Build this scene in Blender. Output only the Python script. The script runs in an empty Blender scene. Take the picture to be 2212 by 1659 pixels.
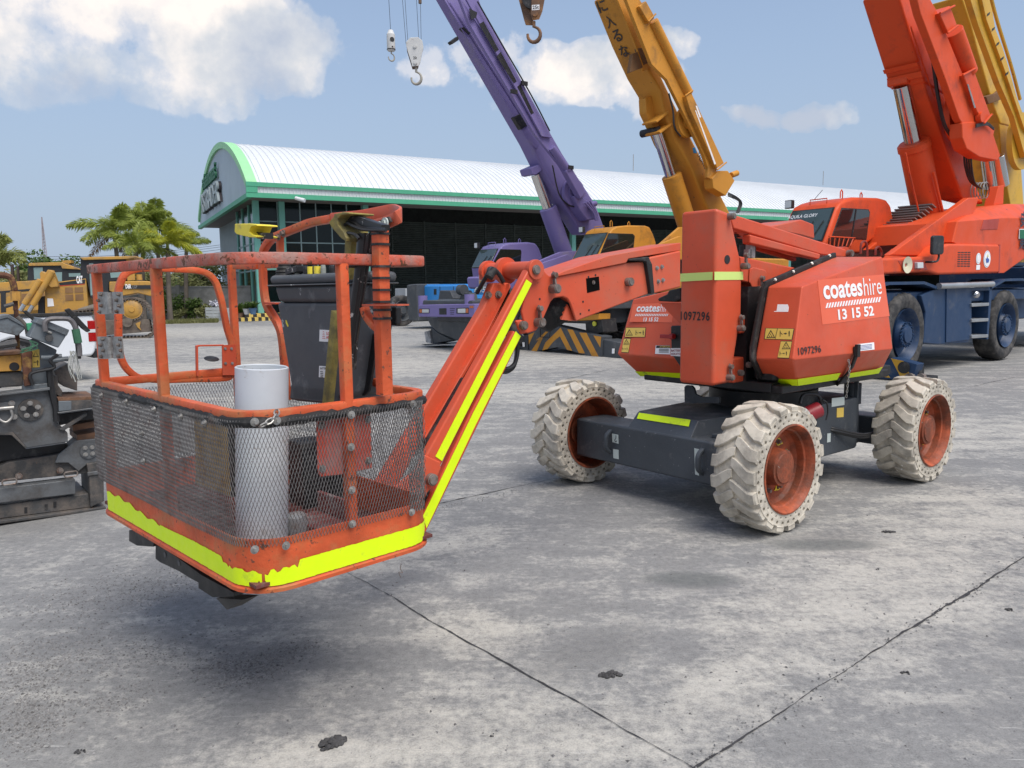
import bpy, bmesh, math, random
from mathutils import Vector, Matrix
C = bpy.context.scene.collection
FPX = 1661.0; HC = 1.6; PITCH = math.atan((829.5-625.0)/FPX); ROLL = 0.012
_F = Vector((0, math.cos(PITCH), -math.sin(PITCH)))
_U0 = Vector((0, math.sin(PITCH), math.cos(PITCH)))
_X = Vector((1, 0, 0))
_U = _U0*math.cos(ROLL) + _X*math.sin(ROLL)
_R = _X*math.cos(ROLL) - _U0*math.sin(ROLL)
EYE = Vector((0, 0, HC))
def ray(x, y):
    return _F + _R*((x-1106)/FPX) - _U*((y-829.5)/FPX)
def G(x, y, z=0.0):                       # point at height z seen at a place of the photograph (2212 px wide)
    r = ray(x, y); t = (z-HC)/r.z
    return EYE + r*t
def PL(x, y, p0, n):                      # point on the plane through p0 with normal n
    r = ray(x, y); n = Vector(n); t = (Vector(p0)-EYE).dot(n)/r.dot(n)
    return EYE + r*t
def AY(x, y, Y):
    r = ray(x, y); return EYE + r*(Y/r.y)
def pix(p):
    v = Vector(p)-EYE; d = v.dot(_F)
    return (1106+FPX*v.dot(_R)/d, 829.5-FPX*v.dot(_U)/d)
# ---------------------------------------------------------------- helpers
def K(ox, oy, sc):                        # an enlarged crop of the photograph -> picture places
    return lambda *p: [((ox+x/sc)/1.8228, (oy+y/sc)/1.8228) for x, y in p]
kA=K(0,700,2.212); kB=K(350,800,2.37); kC=K(850,750,1.84375); kD=K(350,1450,1.58); kE=K(0,1150,1.7464)
kF=K(1600,900,2.4578); kG=K(1500,0,1.8433); kH=K(2300,0,1.659); kI=K(3300,0,1.8433); kJ=K(3000,700,2.0737)
kK=K(2600,800,2.0737); kL=K(2050,1400,1.8433); kM=K(2900,1350,2.212); kN=K(1600,950,1.4425); kO=K(750,500,2.0737)
kP=K(0,0,1.58); kQ=K(2016,1008,1.0972); kR=K(0,1000,4.88); kS=K(780,560,4.878); kT=K(3650,750,4.1466)
V = Vector
rnd = random.Random(7)
class MB:
    def __init__(s): s.b = bmesh.new()
    def face(s, pts):
        try: return s.b.faces.new([s.b.verts.new(p) for p in pts])
        except ValueError: return None
    def prism(s, pts, vec):
        pts = [V(p) for p in pts]; vec = V(vec)
        a = [s.b.verts.new(p) for p in pts]; c = [s.b.verts.new(p+vec) for p in pts]; n = len(pts)
        fs = [s.b.faces.new(a), s.b.faces.new(c[::-1])]
        for i in range(n): fs.append(s.b.faces.new((a[i], c[i], c[(i+1)%n], a[(i+1)%n])))
        return fs
    def box(s, x0, x1, y0, y1, z0, z1):
        s.prism([(x0,y0,z0),(x0,y1,z0),(x1,y1,z0),(x1,y0,z0)], (0,0,z1-z0)); return s
    def obox(s, c, ax, ay, az):           # centre and three half-extent vectors
        c, ax, ay, az = V(c), V(ax), V(ay), V(az)
        s.prism([c-ax-ay-az, c-ax+ay-az, c+ax+ay-az, c+ax-ay-az], az*2); return s
    def loft(s, rings, close=True, caps=True):
        vs = [[s.b.verts.new(V(p)) for p in r] for r in rings]; n = len(rings[0])
        for i in range(len(vs)-1):
            for j in range(n if close else n-1):
                k = (j+1) % n
                try: s.b.faces.new((vs[i][j], vs[i][k], vs[i+1][k], vs[i+1][j]))
                except ValueError: pass
        if caps and close:
            for r in (vs[0][::-1], vs[-1]):
                try: s.b.faces.new(r)
                except ValueError: pass
        return s
    def cyl(s, p0, p1, r0, r1=None, n=16, caps=True):
        p0, p1 = V(p0), V(p1); r1 = r0 if r1 is None else r1
        d = (p1-p0).normalized(); u = d.orthogonal().normalized(); w = d.cross(u)
        ring = lambda c, r: [c+(u*math.cos(2*math.pi*i/n)+w*math.sin(2*math.pi*i/n))*r for i in range(n)]
        return s.loft([ring(p0, r0), ring(p1, r1)], caps=caps)
    def lathe(s, prof, o, ax, n=32, caps=False):  # prof: (radius, height along axis)
        o, ax = V(o), V(ax).normalized(); u = ax.orthogonal().normalized(); w = ax.cross(u)
        return s.loft([[o+ax*h+(u*math.cos(2*math.pi*i/n)+w*math.sin(2*math.pi*i/n))*r for i in range(n)] for r, h in prof], caps=caps)
    def sweep(s, path, sec, up=(0,0,1), closed=False, fixed=None):   # sec: 2D ring in (side, up)
        path = [V(p) for p in path]; n = len(path); up = V(up); rings = []
        for i, p in enumerate(path):
            if closed: t = (path[(i+1)%n]-path[i-1])
            elif i == 0: t = path[1]-p
            elif i == n-1: t = p-path[i-1]
            else: t = (path[i+1]-p).normalized()+(p-path[i-1]).normalized()
            t.normalize()
            sd = t.cross(up)
            if sd.length < 1e-4: sd = t.orthogonal()
            sd.normalize(); u = sd.cross(t)
            k = 1.0
            if not closed and 0 < i < n-1:
                c = (path[i+1]-p).normalized().dot(t); k = 1/max(.5, c)
            rings.append([p+sd*a*k+u*b for a, b in sec])
        if closed: rings.append(rings[0])
        return s.loft(rings, caps=not closed)
    def tube(s, path, r, n=8, closed=False):
        path = [V(p) for p in path]
        # rotation-minimising frame
        m = len(path); T = []
        for i in range(m):
            a = path[(i-1) % m] if (closed or i > 0) else path[i]
            b = path[(i+1) % m] if (closed or i < m-1) else path[i]
            T.append((b-a).normalized())
        u = T[0].orthogonal().normalized(); rings = []
        for i in range(m):
            u = (u - T[i]*u.dot(T[i])); u.normalize(); w = T[i].cross(u)
            rr = r[i] if isinstance(r, (list, tuple)) else r
            rings.append([path[i]+(u*math.cos(2*math.pi*k/n)+w*math.sin(2*math.pi*k/n))*rr for k in range(n)])
        if closed: rings.append(rings[0])
        return s.loft(rings, caps=not closed)
    def bolt(s, p, d, r=.012, h=.01):
        d = V(d).normalized(); p = V(p); s.cyl(p, p+d*h*.35, r*1.5, n=12); s.cyl(p+d*h*.35, p+d*h*1.3, r, n=6); return s
def rect(w, h): return [(-w/2,-h/2),(w/2,-h/2),(w/2,h/2),(-w/2,h/2)]
def rrect(w, h, r=.006):
    o = []
    for cx, cy, a0 in ((w/2-r,-h/2+r,-90),(w/2-r,h/2-r,0),(-w/2+r,h/2-r,90),(-w/2+r,-h/2+r,180)):
        for a in (0, 45, 90): o.append((cx+r*math.cos(math.radians(a0+a)), cy+r*math.sin(math.radians(a0+a))))
    return o
def fillet(pts, r, n=5, closed=False):    # round the corners of a 3D path
    pts = [V(p) for p in pts]; out = []; m = len(pts)
    for i, p in enumerate(pts):
        if not closed and i in (0, m-1): out.append(p); continue
        a, b = pts[i-1], pts[(i+1) % m]
        rr = r[i] if isinstance(r, (list, tuple)) else r
        da, db = a-p, b-p; k = min(rr, da.length*.48, db.length*.48)
        if k < 1e-4: out.append(p); continue
        q0, q1 = p+da.normalized()*k, p+db.normalized()*k
        for j in range(n+1):
            t = j/n; out.append(q0*(1-t)**2+p*2*t*(1-t)+q1*t*t)
    return out
def curve(pts, n=8):                      # smooth path through points (Catmull-Rom)
    P = [V(p) for p in pts]; P = [P[0]*2-P[1]]+P+[P[-1]*2-P[-2]]; out = []
    for i in range(1, len(P)-2):
        for j in range(n):
            t = j/n; a, b, c, d = P[i-1:i+3]
            out.append(.5*((2*b)+(c-a)*t+(2*a-5*b+4*c-d)*t*t+(3*b-a-3*c+d)*t**3))
    return out+[P[-2]]
def put(name, mb, mat, parent=None, bevel=0, ang=35, seg=1, solid=0):
    me = bpy.data.meshes.new(name)
    if isinstance(mb, MB):
        bmesh.ops.recalc_face_normals(mb.b, faces=mb.b.faces)
        mb.b.to_mesh(me); mb.b.free()
    else: me = mb
    me.materials.append(mat)
    o = bpy.data.objects.new(name, me); C.objects.link(o)
    if parent is not None: o.parent = parent
    me.polygons.foreach_set('use_smooth', [True]*len(me.polygons))
    me.set_sharp_from_angle(angle=math.radians(ang))
    if solid:
        md = o.modifiers.new('s', 'SOLIDIFY'); md.thickness = solid; md.offset = 0
    if bevel:
        md = o.modifiers.new('b', 'BEVEL'); md.width = bevel; md.segments = seg; md.limit_method = 'ANGLE'; md.angle_limit = math.radians(32)
        md.use_clamp_overlap = True; md.harden_normals = True
    return o
def tag(o, label=None, cat=None, group=None, kind=None):
    if label: o['label'] = label
    if cat: o['category'] = cat
    if group: o['group'] = group
    if kind: o['kind'] = kind
    return o
def thing(name, label, cat, loc=(0,0,0), rz=0, group=None):
    o = bpy.data.objects.new(name, None); C.objects.link(o); o.empty_display_size = .2
    o.location = loc; o.rotation_euler = (0,0,rz); return tag(o, label, cat, group)
class Frame:                              # local x = forward, y = side that faces the camera, z = up
    def __init__(s, o, heading):
        s.o = V((o[0], o[1], 0)); s.h = V((math.cos(heading), math.sin(heading), 0)); s.rz = heading
        s.n = V((-s.h.y, s.h.x, 0))
    def inv(s, p): r = V(p)-s.o; return V((r.dot(s.h), r.dot(s.n), r.z))
    def out(s, p): return s.o+s.h*p[0]+s.n*p[1]+V((0,0,p[2]))
    def W(s, x, y, w): return s.inv(PL(x, y, s.o+s.n*w, s.n))
    def S(s, x, y, t): return s.inv(PL(x, y, s.o+s.h*t, s.h))
    def Z(s, x, y, z): return s.inv(G(x, y, z))
    def side(s, mb, pts, w, t): mb.prism([s.W(x, y, w) for x, y in pts], (0,-t,0)); return mb
    def front(s, mb, pts, d, t): mb.prism([s.S(x, y, d) for x, y in pts], (-t,0,0)); return mb
# ---------------------------------------------------------------- writing
_tc = {}
def text_mesh(body, bold=0.0, ext=0.0, shear=0, spacing=1.0):
    k = (body, bold, ext, shear, spacing)
    if k in _tc: return _tc[k]
    cu = bpy.data.curves.new('t', 'FONT'); cu.body = body; cu.align_x = 'LEFT'; cu.offset = bold; cu.extrude = ext; cu.shear = shear
    cu.space_character = spacing; cu.resolution_u = 3; cu.fill_mode = 'BOTH' if ext else 'FRONT'
    ob = bpy.data.objects.new('t', cu); C.objects.link(ob)
    dg = bpy.context.evaluated_depsgraph_get(); me = bpy.data.meshes.new_from_object(ob.evaluated_get(dg))
    vs = [v.co.copy() for v in me.vertices]; fs = [tuple(p.vertices) for p in me.polygons]
    bpy.data.objects.remove(ob); bpy.data.curves.remove(cu)
    _tc[k] = (vs, fs); return _tc[k]
def write(mb, body, o, ux, uy, w=None, h=None, bold=0.0, shear=0, ext=0.0, spacing=1.0):
    """lettering laid flat on a surface: o = lower left corner, ux, uy = directions; w, h = its real size"""
    vs, fs = text_mesh(body, bold, ext, shear, spacing)
    if not vs: return
    x0 = min(v.x for v in vs); x1 = max(v.x for v in vs); y0 = min(v.y for v in vs); y1 = max(v.y for v in vs)
    ux, uy, o = V(ux).normalized(), V(uy).normalized(), V(o); uz = ux.cross(uy)
    sy = (h/(y1-y0)) if h else w/(x1-x0); sx = (w/(x1-x0)) if w else sy
    nv = [mb.b.verts.new(o+ux*(v.x-x0)*sx+uy*(v.y-y0)*sy+uz*v.z*sx) for v in vs]
    for f in fs:
        try: mb.b.faces.new([nv[i] for i in f])
        except ValueError: pass
# ---------------------------------------------------------------- materials
def nodes(m):
    m.use_nodes = True; nt = m.node_tree; return nt, nt.nodes, nt.links
def ramp(N, stops):
    r = N.new('ShaderNodeValToRGB'); e = r.color_ramp.elements
    e[0].position, e[0].color = stops[0][0], c4(stops[0][1]); e[1].position, e[1].color = stops[-1][0], c4(stops[-1][1])
    for p, c in stops[1:-1]: q = e.new(p); q.color = c4(c)
    return r
def c4(c): return (c, c, c, 1) if isinstance(c, (int, float)) else (c[0], c[1], c[2], 1)
def noise(N, L, vec, scale, detail=4, rough=.55, sc=None):
    n = N.new('ShaderNodeTexNoise'); n.inputs['Scale'].default_value = scale; n.inputs['Detail'].default_value = detail; n.inputs['Roughness'].default_value = rough
    if sc:
        mp = N.new('ShaderNodeMapping'); mp.inputs['Scale'].default_value = sc; L.new(vec, mp.inputs[0]); L.new(mp.outputs[0], n.inputs[0])
    else: L.new(vec, n.inputs[0])
    return n.outputs[0]
def mix(N, L, f, a, b):
    m = N.new('ShaderNodeMix'); m.data_type = 'RGBA'
    for i, v in ((6, a), (7, b)):
        if hasattr(v, 'links'): L.new(v, m.inputs[i])
        else: m.inputs[i].default_value = c4(v)
    if hasattr(f, 'links'): L.new(f, m.inputs[0])
    else: m.inputs[0].default_value = f
    return m.outputs[2]
_mc = {}
def M(name, col, rough=.5, metal=0, var=.12, vs=2.0, dirt=None, da=.0, ds=3.0, chip=None, ca=0, cs=14, bump=.0, bs=40, spec=.5, coat=0, streak=False):
    """painted or bare surface: colour that wanders a little, worn patches (dirt) and small chips"""
    if name in _mc: return _mc[name]
    m = bpy.data.materials.new(name); nt, N, L = nodes(m); b = N['Principled BSDF']
    tc = N.new('ShaderNodeTexCoord').outputs['Object']
    hi = tuple(min(1, c*(1+var)+.01*var) for c in col); lo = tuple(c*(1-var) for c in col)
    r = ramp(N, [(.3, lo), (.7, hi)]); L.new(noise(N, L, tc, vs, 5, .6), r.inputs[0]); c = r.outputs[0]
    if da:
        sc = (3, 3, .5) if streak else None
        q = ramp(N, [(.62-da*.45, 0), (.72-da*.25, 1)]); L.new(noise(N, L, tc, ds, 8, .68, sc), q.inputs[0])
        f = N.new('ShaderNodeMath'); f.operation = 'MULTIPLY'; f.inputs[1].default_value = .75; L.new(q.outputs[0], f.inputs[0])
        c = mix(N, L, f.outputs[0], c, dirt)
    if ca:
        q = ramp(N, [(.7-ca*.3, 0), (.72-ca*.3, 1)]); L.new(noise(N, L, tc, cs, 6, .7), q.inputs[0]); c = mix(N, L, q.outputs[0], c, chip)
    L.new(c, b.inputs['Base Color'])
    rr = ramp(N, [(.3, max(0, rough-.1)), (.7, min(1, rough+.15))]); L.new(noise(N, L, tc, vs*3, 6, .65), rr.inputs[0]); L.new(rr.outputs[0], b.inputs['Roughness'])
    b.inputs['Metallic'].default_value = metal; b.inputs['Specular IOR Level'].default_value = spec; b.inputs['Coat Weight'].default_value = coat
    if bump:
        bp = N.new('ShaderNodeBump'); bp.inputs['Strength'].default_value = bump; bp.inputs['Distance'].default_value = .01
        L.new(noise(N, L, tc, bs, 6, .6), bp.inputs['Height']); L.new(bp.outputs[0], b.inputs['Normal'])
    _mc[name] = m; return m
RUST=(.13,.045,.018)
ORG=(.61,.090,.038)
mOrange = M('lift_orange', ORG, .42, var=.12, dirt=(.50,.13,.075), da=.3, ds=1.9, spec=.35, bump=.04, bs=18, chip=(.16,.05,.03), ca=.12, cs=40)
mWorn   = M('worn_orange', (.60,.095,.025), .5, var=.25, vs=5, dirt=(.45,.17,.06), da=.3, ds=7, chip=(.16,.055,.03), ca=.30, cs=34, bump=.25, bs=60)
mRail   = M('scraped_rail', (.52,.09,.045), .6, var=.3, vs=6, dirt=(.30,.24,.21), da=.42, ds=9, chip=RUST, ca=.42, cs=30, bump=.4, bs=70)
mFluo   = M('fluorescent_tape', (.74,1.0,.0), .45, var=.06, vs=9, dirt=(.42,.55,.04), da=.10, ds=9, chip=(.35,.5,.02), ca=.12, cs=9, bump=.08, bs=30)
mFluoPale = M('faded_tape', (.62,.80,.22), .5, var=.05)
mWhiteS = M('white_vinyl', (.85,.85,.85), .45, var=.03)
mBlackS = M('black_stencil', (.02,.02,.022), .6, var=.1)
mYelS   = M('warning_yellow', (.72,.50,.10), .5, var=.08)
mRedS   = M('red_print', (.6,.03,.03), .5, var=.03)
mSticker= M('sticker_orange', (.78,.135,.06), .38, var=.04)
mGreyC  = M('chassis_grey', (.050,.058,.068), .48, var=.2, dirt=(.16,.16,.16), da=.12, ds=5, chip=(.4,.4,.4), ca=.1, cs=55, bump=.15, bs=90)
mBlack  = M('black_steel', (.013,.013,.014), .5, var=.3, dirt=(.08,.075,.07), da=.15, ds=8)
mRubberB= M('black_rubber', (.012,.012,.012), .65, var=.3, bump=.2, bs=80, dirt=(.09,.085,.08), da=.15, ds=12)
mTyreW  = M('white_rubber', (.58,.53,.44), .75, var=.14, vs=5, dirt=(.25,.225,.19), da=.40, ds=4.5, chip=(.72,.70,.66), ca=.15, cs=16, bump=.35, bs=35)
mHole   = M('tyre_hole', (.10,.085,.07), .9, var=.2)
mRim    = M('rusty_rim', (.36,.075,.026), .6, var=.45, vs=7, dirt=(.09,.035,.018), da=.5, ds=6, chip=(.30,.24,.2), ca=.1, cs=20, bump=.3, bs=60)
mSteel  = M('steel', (.36,.35,.33), .45, .7, var=.25, vs=20, dirt=RUST, da=.1, ds=18)
mPin    = M('pin_steel', (.22,.19,.17), .55, .5, var=.3, vs=18, dirt=RUST, da=.3, ds=20)
mChrome = M('chrome', (.62,.62,.62), .12, 1, var=.05)
mMesh   = M('mesh_steel', (.17,.165,.16), .6, .25, var=.25, vs=14, dirt=(.12,.085,.075), da=.22, ds=12)
mPlasG  = M('console_grey', (.075,.083,.092), .5, var=.15, dirt=(.22,.23,.24), da=.14, ds=6, chip=(.42,.44,.46), ca=.2, cs=8)
mPipe   = M('white_pvc', (.64,.68,.71), .4, var=.07, vs=4, chip=(.25,.2,.16), ca=.16, cs=38, dirt=(.36,.30,.24), da=.12, ds=7)
mYellow = M('pad_yellow', (.80,.66,.05), .5, var=.1, dirt=(.3,.27,.12), da=.2, ds=12, bump=.1, bs=50)
mMoss   = M('old_yellow_foam', (.30,.24,.06), .75, var=.3, vs=12, dirt=(.1,.09,.05), da=.4, ds=14, bump=.3, bs=60)
mTan    = M('tan_board', (.44,.28,.07), .7, var=.15, dirt=(.2,.15,.08), da=.3, ds=8)
mWear   = M('worn_black', (.014,.014,.015), .4, var=.3, chip=(.5,.48,.45), ca=.3, cs=24, dirt=(.25,.24,.22), da=.1, ds=14)
mHose   = M('hose', (.015,.015,.016), .45, var=.2)
mGlass  = M('cab_glass', (.025,.035,.04), .06, var=.1, spec=.8)
def glassy(name, col, rough=.04, refl=.5):
    m = bpy.data.materials.new(name); nt, N, L = nodes(m); b = N['Principled BSDF']
    b.inputs['Base Color'].default_value = c4(col); b.inputs['Roughness'].default_value = rough; b.inputs['Specular IOR Level'].default_value = refl
    b.inputs['Coat Weight'].default_value = .6; b.inputs['Coat Roughness'].default_value = .02
    return m
# ---------------------------------------------------------------- camera, sun, sky
sc = bpy.context.scene
cam = bpy.data.objects.new('camera', bpy.data.cameras.new('camera')); C.objects.link(cam); sc.camera = cam
cam.data.sensor_width = 36; cam.data.lens = 36*FPX/2212; cam.data.clip_end = 3000; cam.data.clip_start = .05
cam.matrix_world = Matrix(((_R.x,_U.x,-_F.x,0),(_R.y,_U.y,-_F.y,0),(_R.z,_U.z,-_F.z,HC),(0,0,0,1)))
SUN_EL, SUN_AZ = math.radians(60), math.radians(140)      # azimuth clockwise from +Y: behind the camera on the right
sd = V((math.sin(SUN_AZ)*math.cos(SUN_EL), math.cos(SUN_AZ)*math.cos(SUN_EL), math.sin(SUN_EL)))
sun = bpy.data.objects.new('sun', bpy.data.lights.new('sun', 'SUN')); C.objects.link(sun)
sun.data.energy = 2.1; sun.data.angle = math.radians(42); sun.data.color = (1, .95, .88)
sun.rotation_euler = (-sd).to_track_quat('-Z', 'Y').to_euler()
sc.view_settings.view_transform = 'Standard'; sc.view_settings.look = 'None'; sc.view_settings.exposure = .62
sc.cycles.use_denoising = True; sc.cycles.max_bounces = 6
w = bpy.data.worlds.new('World'); sc.world = w; w.use_nodes = True; nt = w.node_tree; N, L = nt.nodes, nt.links
bg = N['Background']; bg.inputs[1].default_value = .12
sky = N.new('ShaderNodeTexSky'); sky.sky_type = 'NISHITA'; sky.sun_disc = False; sky.sun_elevation = SUN_EL; sky.sun_rotation = SUN_AZ
sky.air_density = 1.0; sky.dust_density = 1.5; sky.ozone_density = 1.5
def mth(op, a, b=None, c=None, clamp=False):
    n = N.new('ShaderNodeMath'); n.operation = op; n.use_clamp = clamp
    for i, v in enumerate((a, b, c)):
        if v is None: continue
        if hasattr(v, 'links'): L.new(v, n.inputs[i])
        else: n.inputs[i].default_value = v
    return n.outputs[0]
dr = N.new('ShaderNodeTexCoord').outputs['Generated']
sp = N.new('ShaderNodeSeparateXYZ'); L.new(dr, sp.inputs[0])
az = mth('ARCTAN2', sp.outputs[0], sp.outputs[1]); el = mth('ARCSINE', sp.outputs[2])
wob = N.new('ShaderNodeTexNoise'); wob.inputs['Scale'].default_value = 4; wob.inputs['Detail'].default_value = 5; wob.inputs['Roughness'].default_value = .6; L.new(dr, wob.inputs[0])
ws_ = N.new('ShaderNodeSeparateColor'); L.new(wob.outputs[1], ws_.inputs[0])
azw = mth('ADD', az, mth('MULTIPLY', mth('SUBTRACT', ws_.outputs[0], .5), .19)); elw = mth('ADD', el, mth('MULTIPLY', mth('SUBTRACT', ws_.outputs[1], .5), .16))
CL = [  # heaps of cloud: azimuth, elevation, half width, half height (radians), density
 (-.62,.42,.17,.13,1.15), (-.47,.37,.16,.12,1.15), (-.34,.31,.12,.085,1.25), (-.26,.285,.075,.055,1.25), (-.52,.27,.15,.06,.62),
 (-.74,.50,.20,.13,1.1), (-.36,.45,.12,.06,.7), (-.53,.25,.12,.05,.5), (-.40,.25,.14,.04,.6),
 (-.02,.29,.075,.04,.42), (-.095,.275,.035,.042,.45), (.085,.262,.07,.048,1.05), (.13,.245,.08,.042,.9), (.02,.25,.10,.04,.4), (.20,.285,.035,.02,.6), (.16,.42,.11,.035,.5), (-.10,.41,.10,.03,.45),
 (.08,.45,.15,.03,.4), (.30,.205,.05,.014,.7), (.39,.205,.055,.016,.85), (.17,.21,.05,.03,.7), (.60,.29,.05,.06,.6),
 (1.2,.4,.3,.15,1), (2.2,.5,.4,.2,1), (3.0,.3,.4,.15,1), (-1.3,.4,.35,.15,1), (-2.2,.55,.5,.25,1), (-2.9,.3,.3,.12,.9)]
cb = N.new('ShaderNodeCombineXYZ'); L.new(azw, cb.inputs[0]); L.new(elw, cb.inputs[1])
tot = None
for a0, e0, ra, re, d in CL:
    vm = N.new('ShaderNodeVectorMath'); vm.operation = 'MULTIPLY_ADD'; L.new(cb.outputs[0], vm.inputs[0]); vm.inputs[1].default_value = (1/ra, 1/re, 0); vm.inputs[2].default_value = (-a0/ra, -e0/re, 0)
    dp = N.new('ShaderNodeVectorMath'); dp.operation = 'DOT_PRODUCT'; L.new(vm.outputs[0], dp.inputs[0]); L.new(vm.outputs[0], dp.inputs[1])
    q = mth('MULTIPLY_ADD', dp.outputs[1], -d, 1.15*d); tot = mth('MAXIMUM', q, 0 if tot is None else tot)
w.cycles.sampling_method = 'MANUAL'; w.cycles.sample_map_resolution = 256
fn = N.new('ShaderNodeTexNoise'); fn.inputs['Scale'].default_value = 9; fn.inputs['Detail'].default_value = 9; fn.inputs['Roughness'].default_value = .62; L.new(dr, fn.inputs[0])
den = mth('ADD', tot, mth('MULTIPLY', mth('SUBTRACT', fn.outputs[0], .54), 3.0))
den = mth('MULTIPLY', den, mth('MINIMUM', mth('MULTIPLY', tot, 5), 1))
mk = ramp(N, [(.0, 0), (.30, .40), (.70, .84), (1.0, .95)]); L.new(den, mk.inputs[0]); mk.color_ramp.interpolation = 'EASE'
# light and shaded parts of the clouds
fn2 = N.new('ShaderNodeTexNoise'); fn2.inputs['Scale'].default_value = 6.5; fn2.inputs['Detail'].default_value = 7; fn2.inputs['Roughness'].default_value = .55
mp2 = N.new('ShaderNodeMapping'); mp2.inputs['Location'].default_value = (.3,.1,.06); L.new(dr, mp2.inputs[0]); L.new(mp2.outputs[0], fn2.inputs[0])
sh = ramp(N, [(.33, (2.9,3.2,3.8)), (.43, (4.0,4.1,4.3)), (.53, (6.1,5.6,5.2))]); L.new(fn2.outputs[0], sh.inputs[0])
# milky air low over the horizon
hz = ramp(N, [(0, .95), (.10, .85), (.28, .55), (.45, .35), (.9, .15)]); L.new(el, hz.inputs[0])
s1 = mix(N, L, hz.outputs[0], sky.outputs[0], (2.15, 2.65, 3.45))
L.new(mix(N, L, mk.outputs[0], s1, sh.outputs[0]), bg.inputs[0])
# ---------------------------------------------------------------- ground
def ground_mat():
    m = bpy.data.materials.new('yard_concrete'); nt, N, L = nodes(m); b = N['Principled BSDF']
    tc = N.new('ShaderNodeTexCoord').outputs['Object']
    def MT(op, a, b_=None, clamp=False):
        n = N.new('ShaderNodeMath'); n.operation = op; n.use_clamp = clamp
        for i, v in enumerate((a, b_)):
            if v is None: continue
            if hasattr(v, 'links'): L.new(v, n.inputs[i])
            else: n.inputs[i].default_value = v
        return n.outputs[0]
    rot = N.new('ShaderNodeMapping'); rot.inputs['Rotation'].default_value = (0,0,math.radians(-20)); rot.inputs['Scale'].default_value = (.6,2.4,1); L.new(tc, rot.inputs[0])
    big = noise(N, L, tc, .45, 5, .6); st = noise(N, L, rot.outputs[0], 1.6, 8, .68); fine = noise(N, L, tc, 26, 8, .72); mid = noise(N, L, tc, 4.5, 10, .74)
    grit = noise(N, L, tc, 140, 3, .7)
    r = ramp(N, [(.36, (.205,.203,.198)), (.5, (.240,.238,.231)), (.62, (.280,.277,.268))]); L.new(MT('ADD', MT('MULTIPLY', mid, .5), MT('MULTIPLY', st, .5)), r.inputs[0]); c = r.outputs[0]
    sx = N.new('ShaderNodeSeparateXYZ'); L.new(tc, sx.inputs[0])
    def blob(x, y, rx, ry, ang=39, soft=1.0):
        ca, sa = math.cos(math.radians(ang)), math.sin(math.radians(ang))
        dx = MT('SUBTRACT', sx.outputs[0], x); dy = MT('SUBTRACT', sx.outputs[1], y)
        u = MT('DIVIDE', MT('ADD', MT('MULTIPLY', dx, ca), MT('MULTIPLY', dy, sa)), rx); v = MT('DIVIDE', MT('SUBTRACT', MT('MULTIPLY', dy, ca), MT('MULTIPLY', dx, sa)), ry)
        return MT('MAXIMUM', MT('SUBTRACT', 1.0, MT('ADD', MT('MULTIPLY', u, u), MT('MULTIPLY', v, v))), 0)
    def union(bs):
        t = bs[0]
        for q in bs[1:]: t = MT('MAXIMUM', t, q)
        return t
    # pale cement dust that has dried in patches
    pale = union([blob(2.1,4.2,1.8,.75,50), blob(1.5,3.7,.9,.5), blob(-.2,3.45,.5,.33,120), blob(.0,2.55,.95,.42,0), blob(-.6,2.45,.7,.3,10), blob(.9,3.0,.6,.3,45), blob(-.6,4.6,.9,.3,40), blob(3.2,5.2,1.3,.7,40), blob(4,8,3,1.2,20), blob(-4,9,4,1.0,0), blob(-6,16,14,3,10), blob(4,24,20,6,5), blob(-14,32,16,6,0), blob(0,12,8,1.5,8)])
    pm = ramp(N, [(.80, 0), (.90, .45), (1.02, .9)]); L.new(MT('ADD', MT('ADD', MT('MULTIPLY', mid, .75), MT('MULTIPLY', fine, .35)), MT('ADD', MT('MULTIPLY', st, .5), MT('MULTIPLY', pale, .17))), pm.inputs[0])
    c = mix(N, L, pm.outputs[0], c, (.45,.43,.385))
    # fine light scuffs everywhere
    sf = ramp(N, [(.56, 0), (.70, .55)]); L.new(MT('MULTIPLY', MT('ADD', st, mid), .5), sf.inputs[0]); c = mix(N, L, sf.outputs[0], c, (.36,.352,.335))
    sf2 = ramp(N, [(.60, 0), (.72, .8)]); L.new(noise(N, L, rot.outputs[0], 9, 6, .75), sf2.inputs[0]); c = mix(N, L, MT('MULTIPLY', sf2.outputs[0], .5), c, (.39,.385,.365))
    # oily, damp and tracked places
    dark = union([blob(.98,4.05,.42,.22,-8), blob(1.9,4.7,.6,.25,10), blob(.35,3.25,.6,.25,45), blob(3.0,2.9,2.2,1.3,39), blob(1.9,1.9,1.6,.8,39), blob(-3.5,5.2,2,.6,40)])
    dm = ramp(N, [(.78, 0), (1.0, .8)]); L.new(MT('ADD', MT('ADD', MT('MULTIPLY', mid, .7), MT('MULTIPLY', fine, .3)), MT('ADD', MT('MULTIPLY', dark, .35), MT('MULTIPLY', big, .25))), dm.inputs[0])
    c = mix(N, L, MT('MULTIPLY', dm.outputs[0], .62), c, (.17,.168,.162))
    for ang, th, sc_ in ((-28, .68, 5), (58, .70, 4)):   # pale scrape marks
        mp = N.new('ShaderNodeMapping'); mp.inputs['Rotation'].default_value = (0,0,math.radians(ang)); mp.inputs['Scale'].default_value = (1,18,1); L.new(tc, mp.inputs[0])
        q = ramp(N, [(th, 0), (th+.05, .45)]); L.new(noise(N, L, mp.outputs[0], sc_, 3, .5), q.inputs[0]); c = mix(N, L, q.outputs[0], c, (.56,.55,.52))
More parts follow.
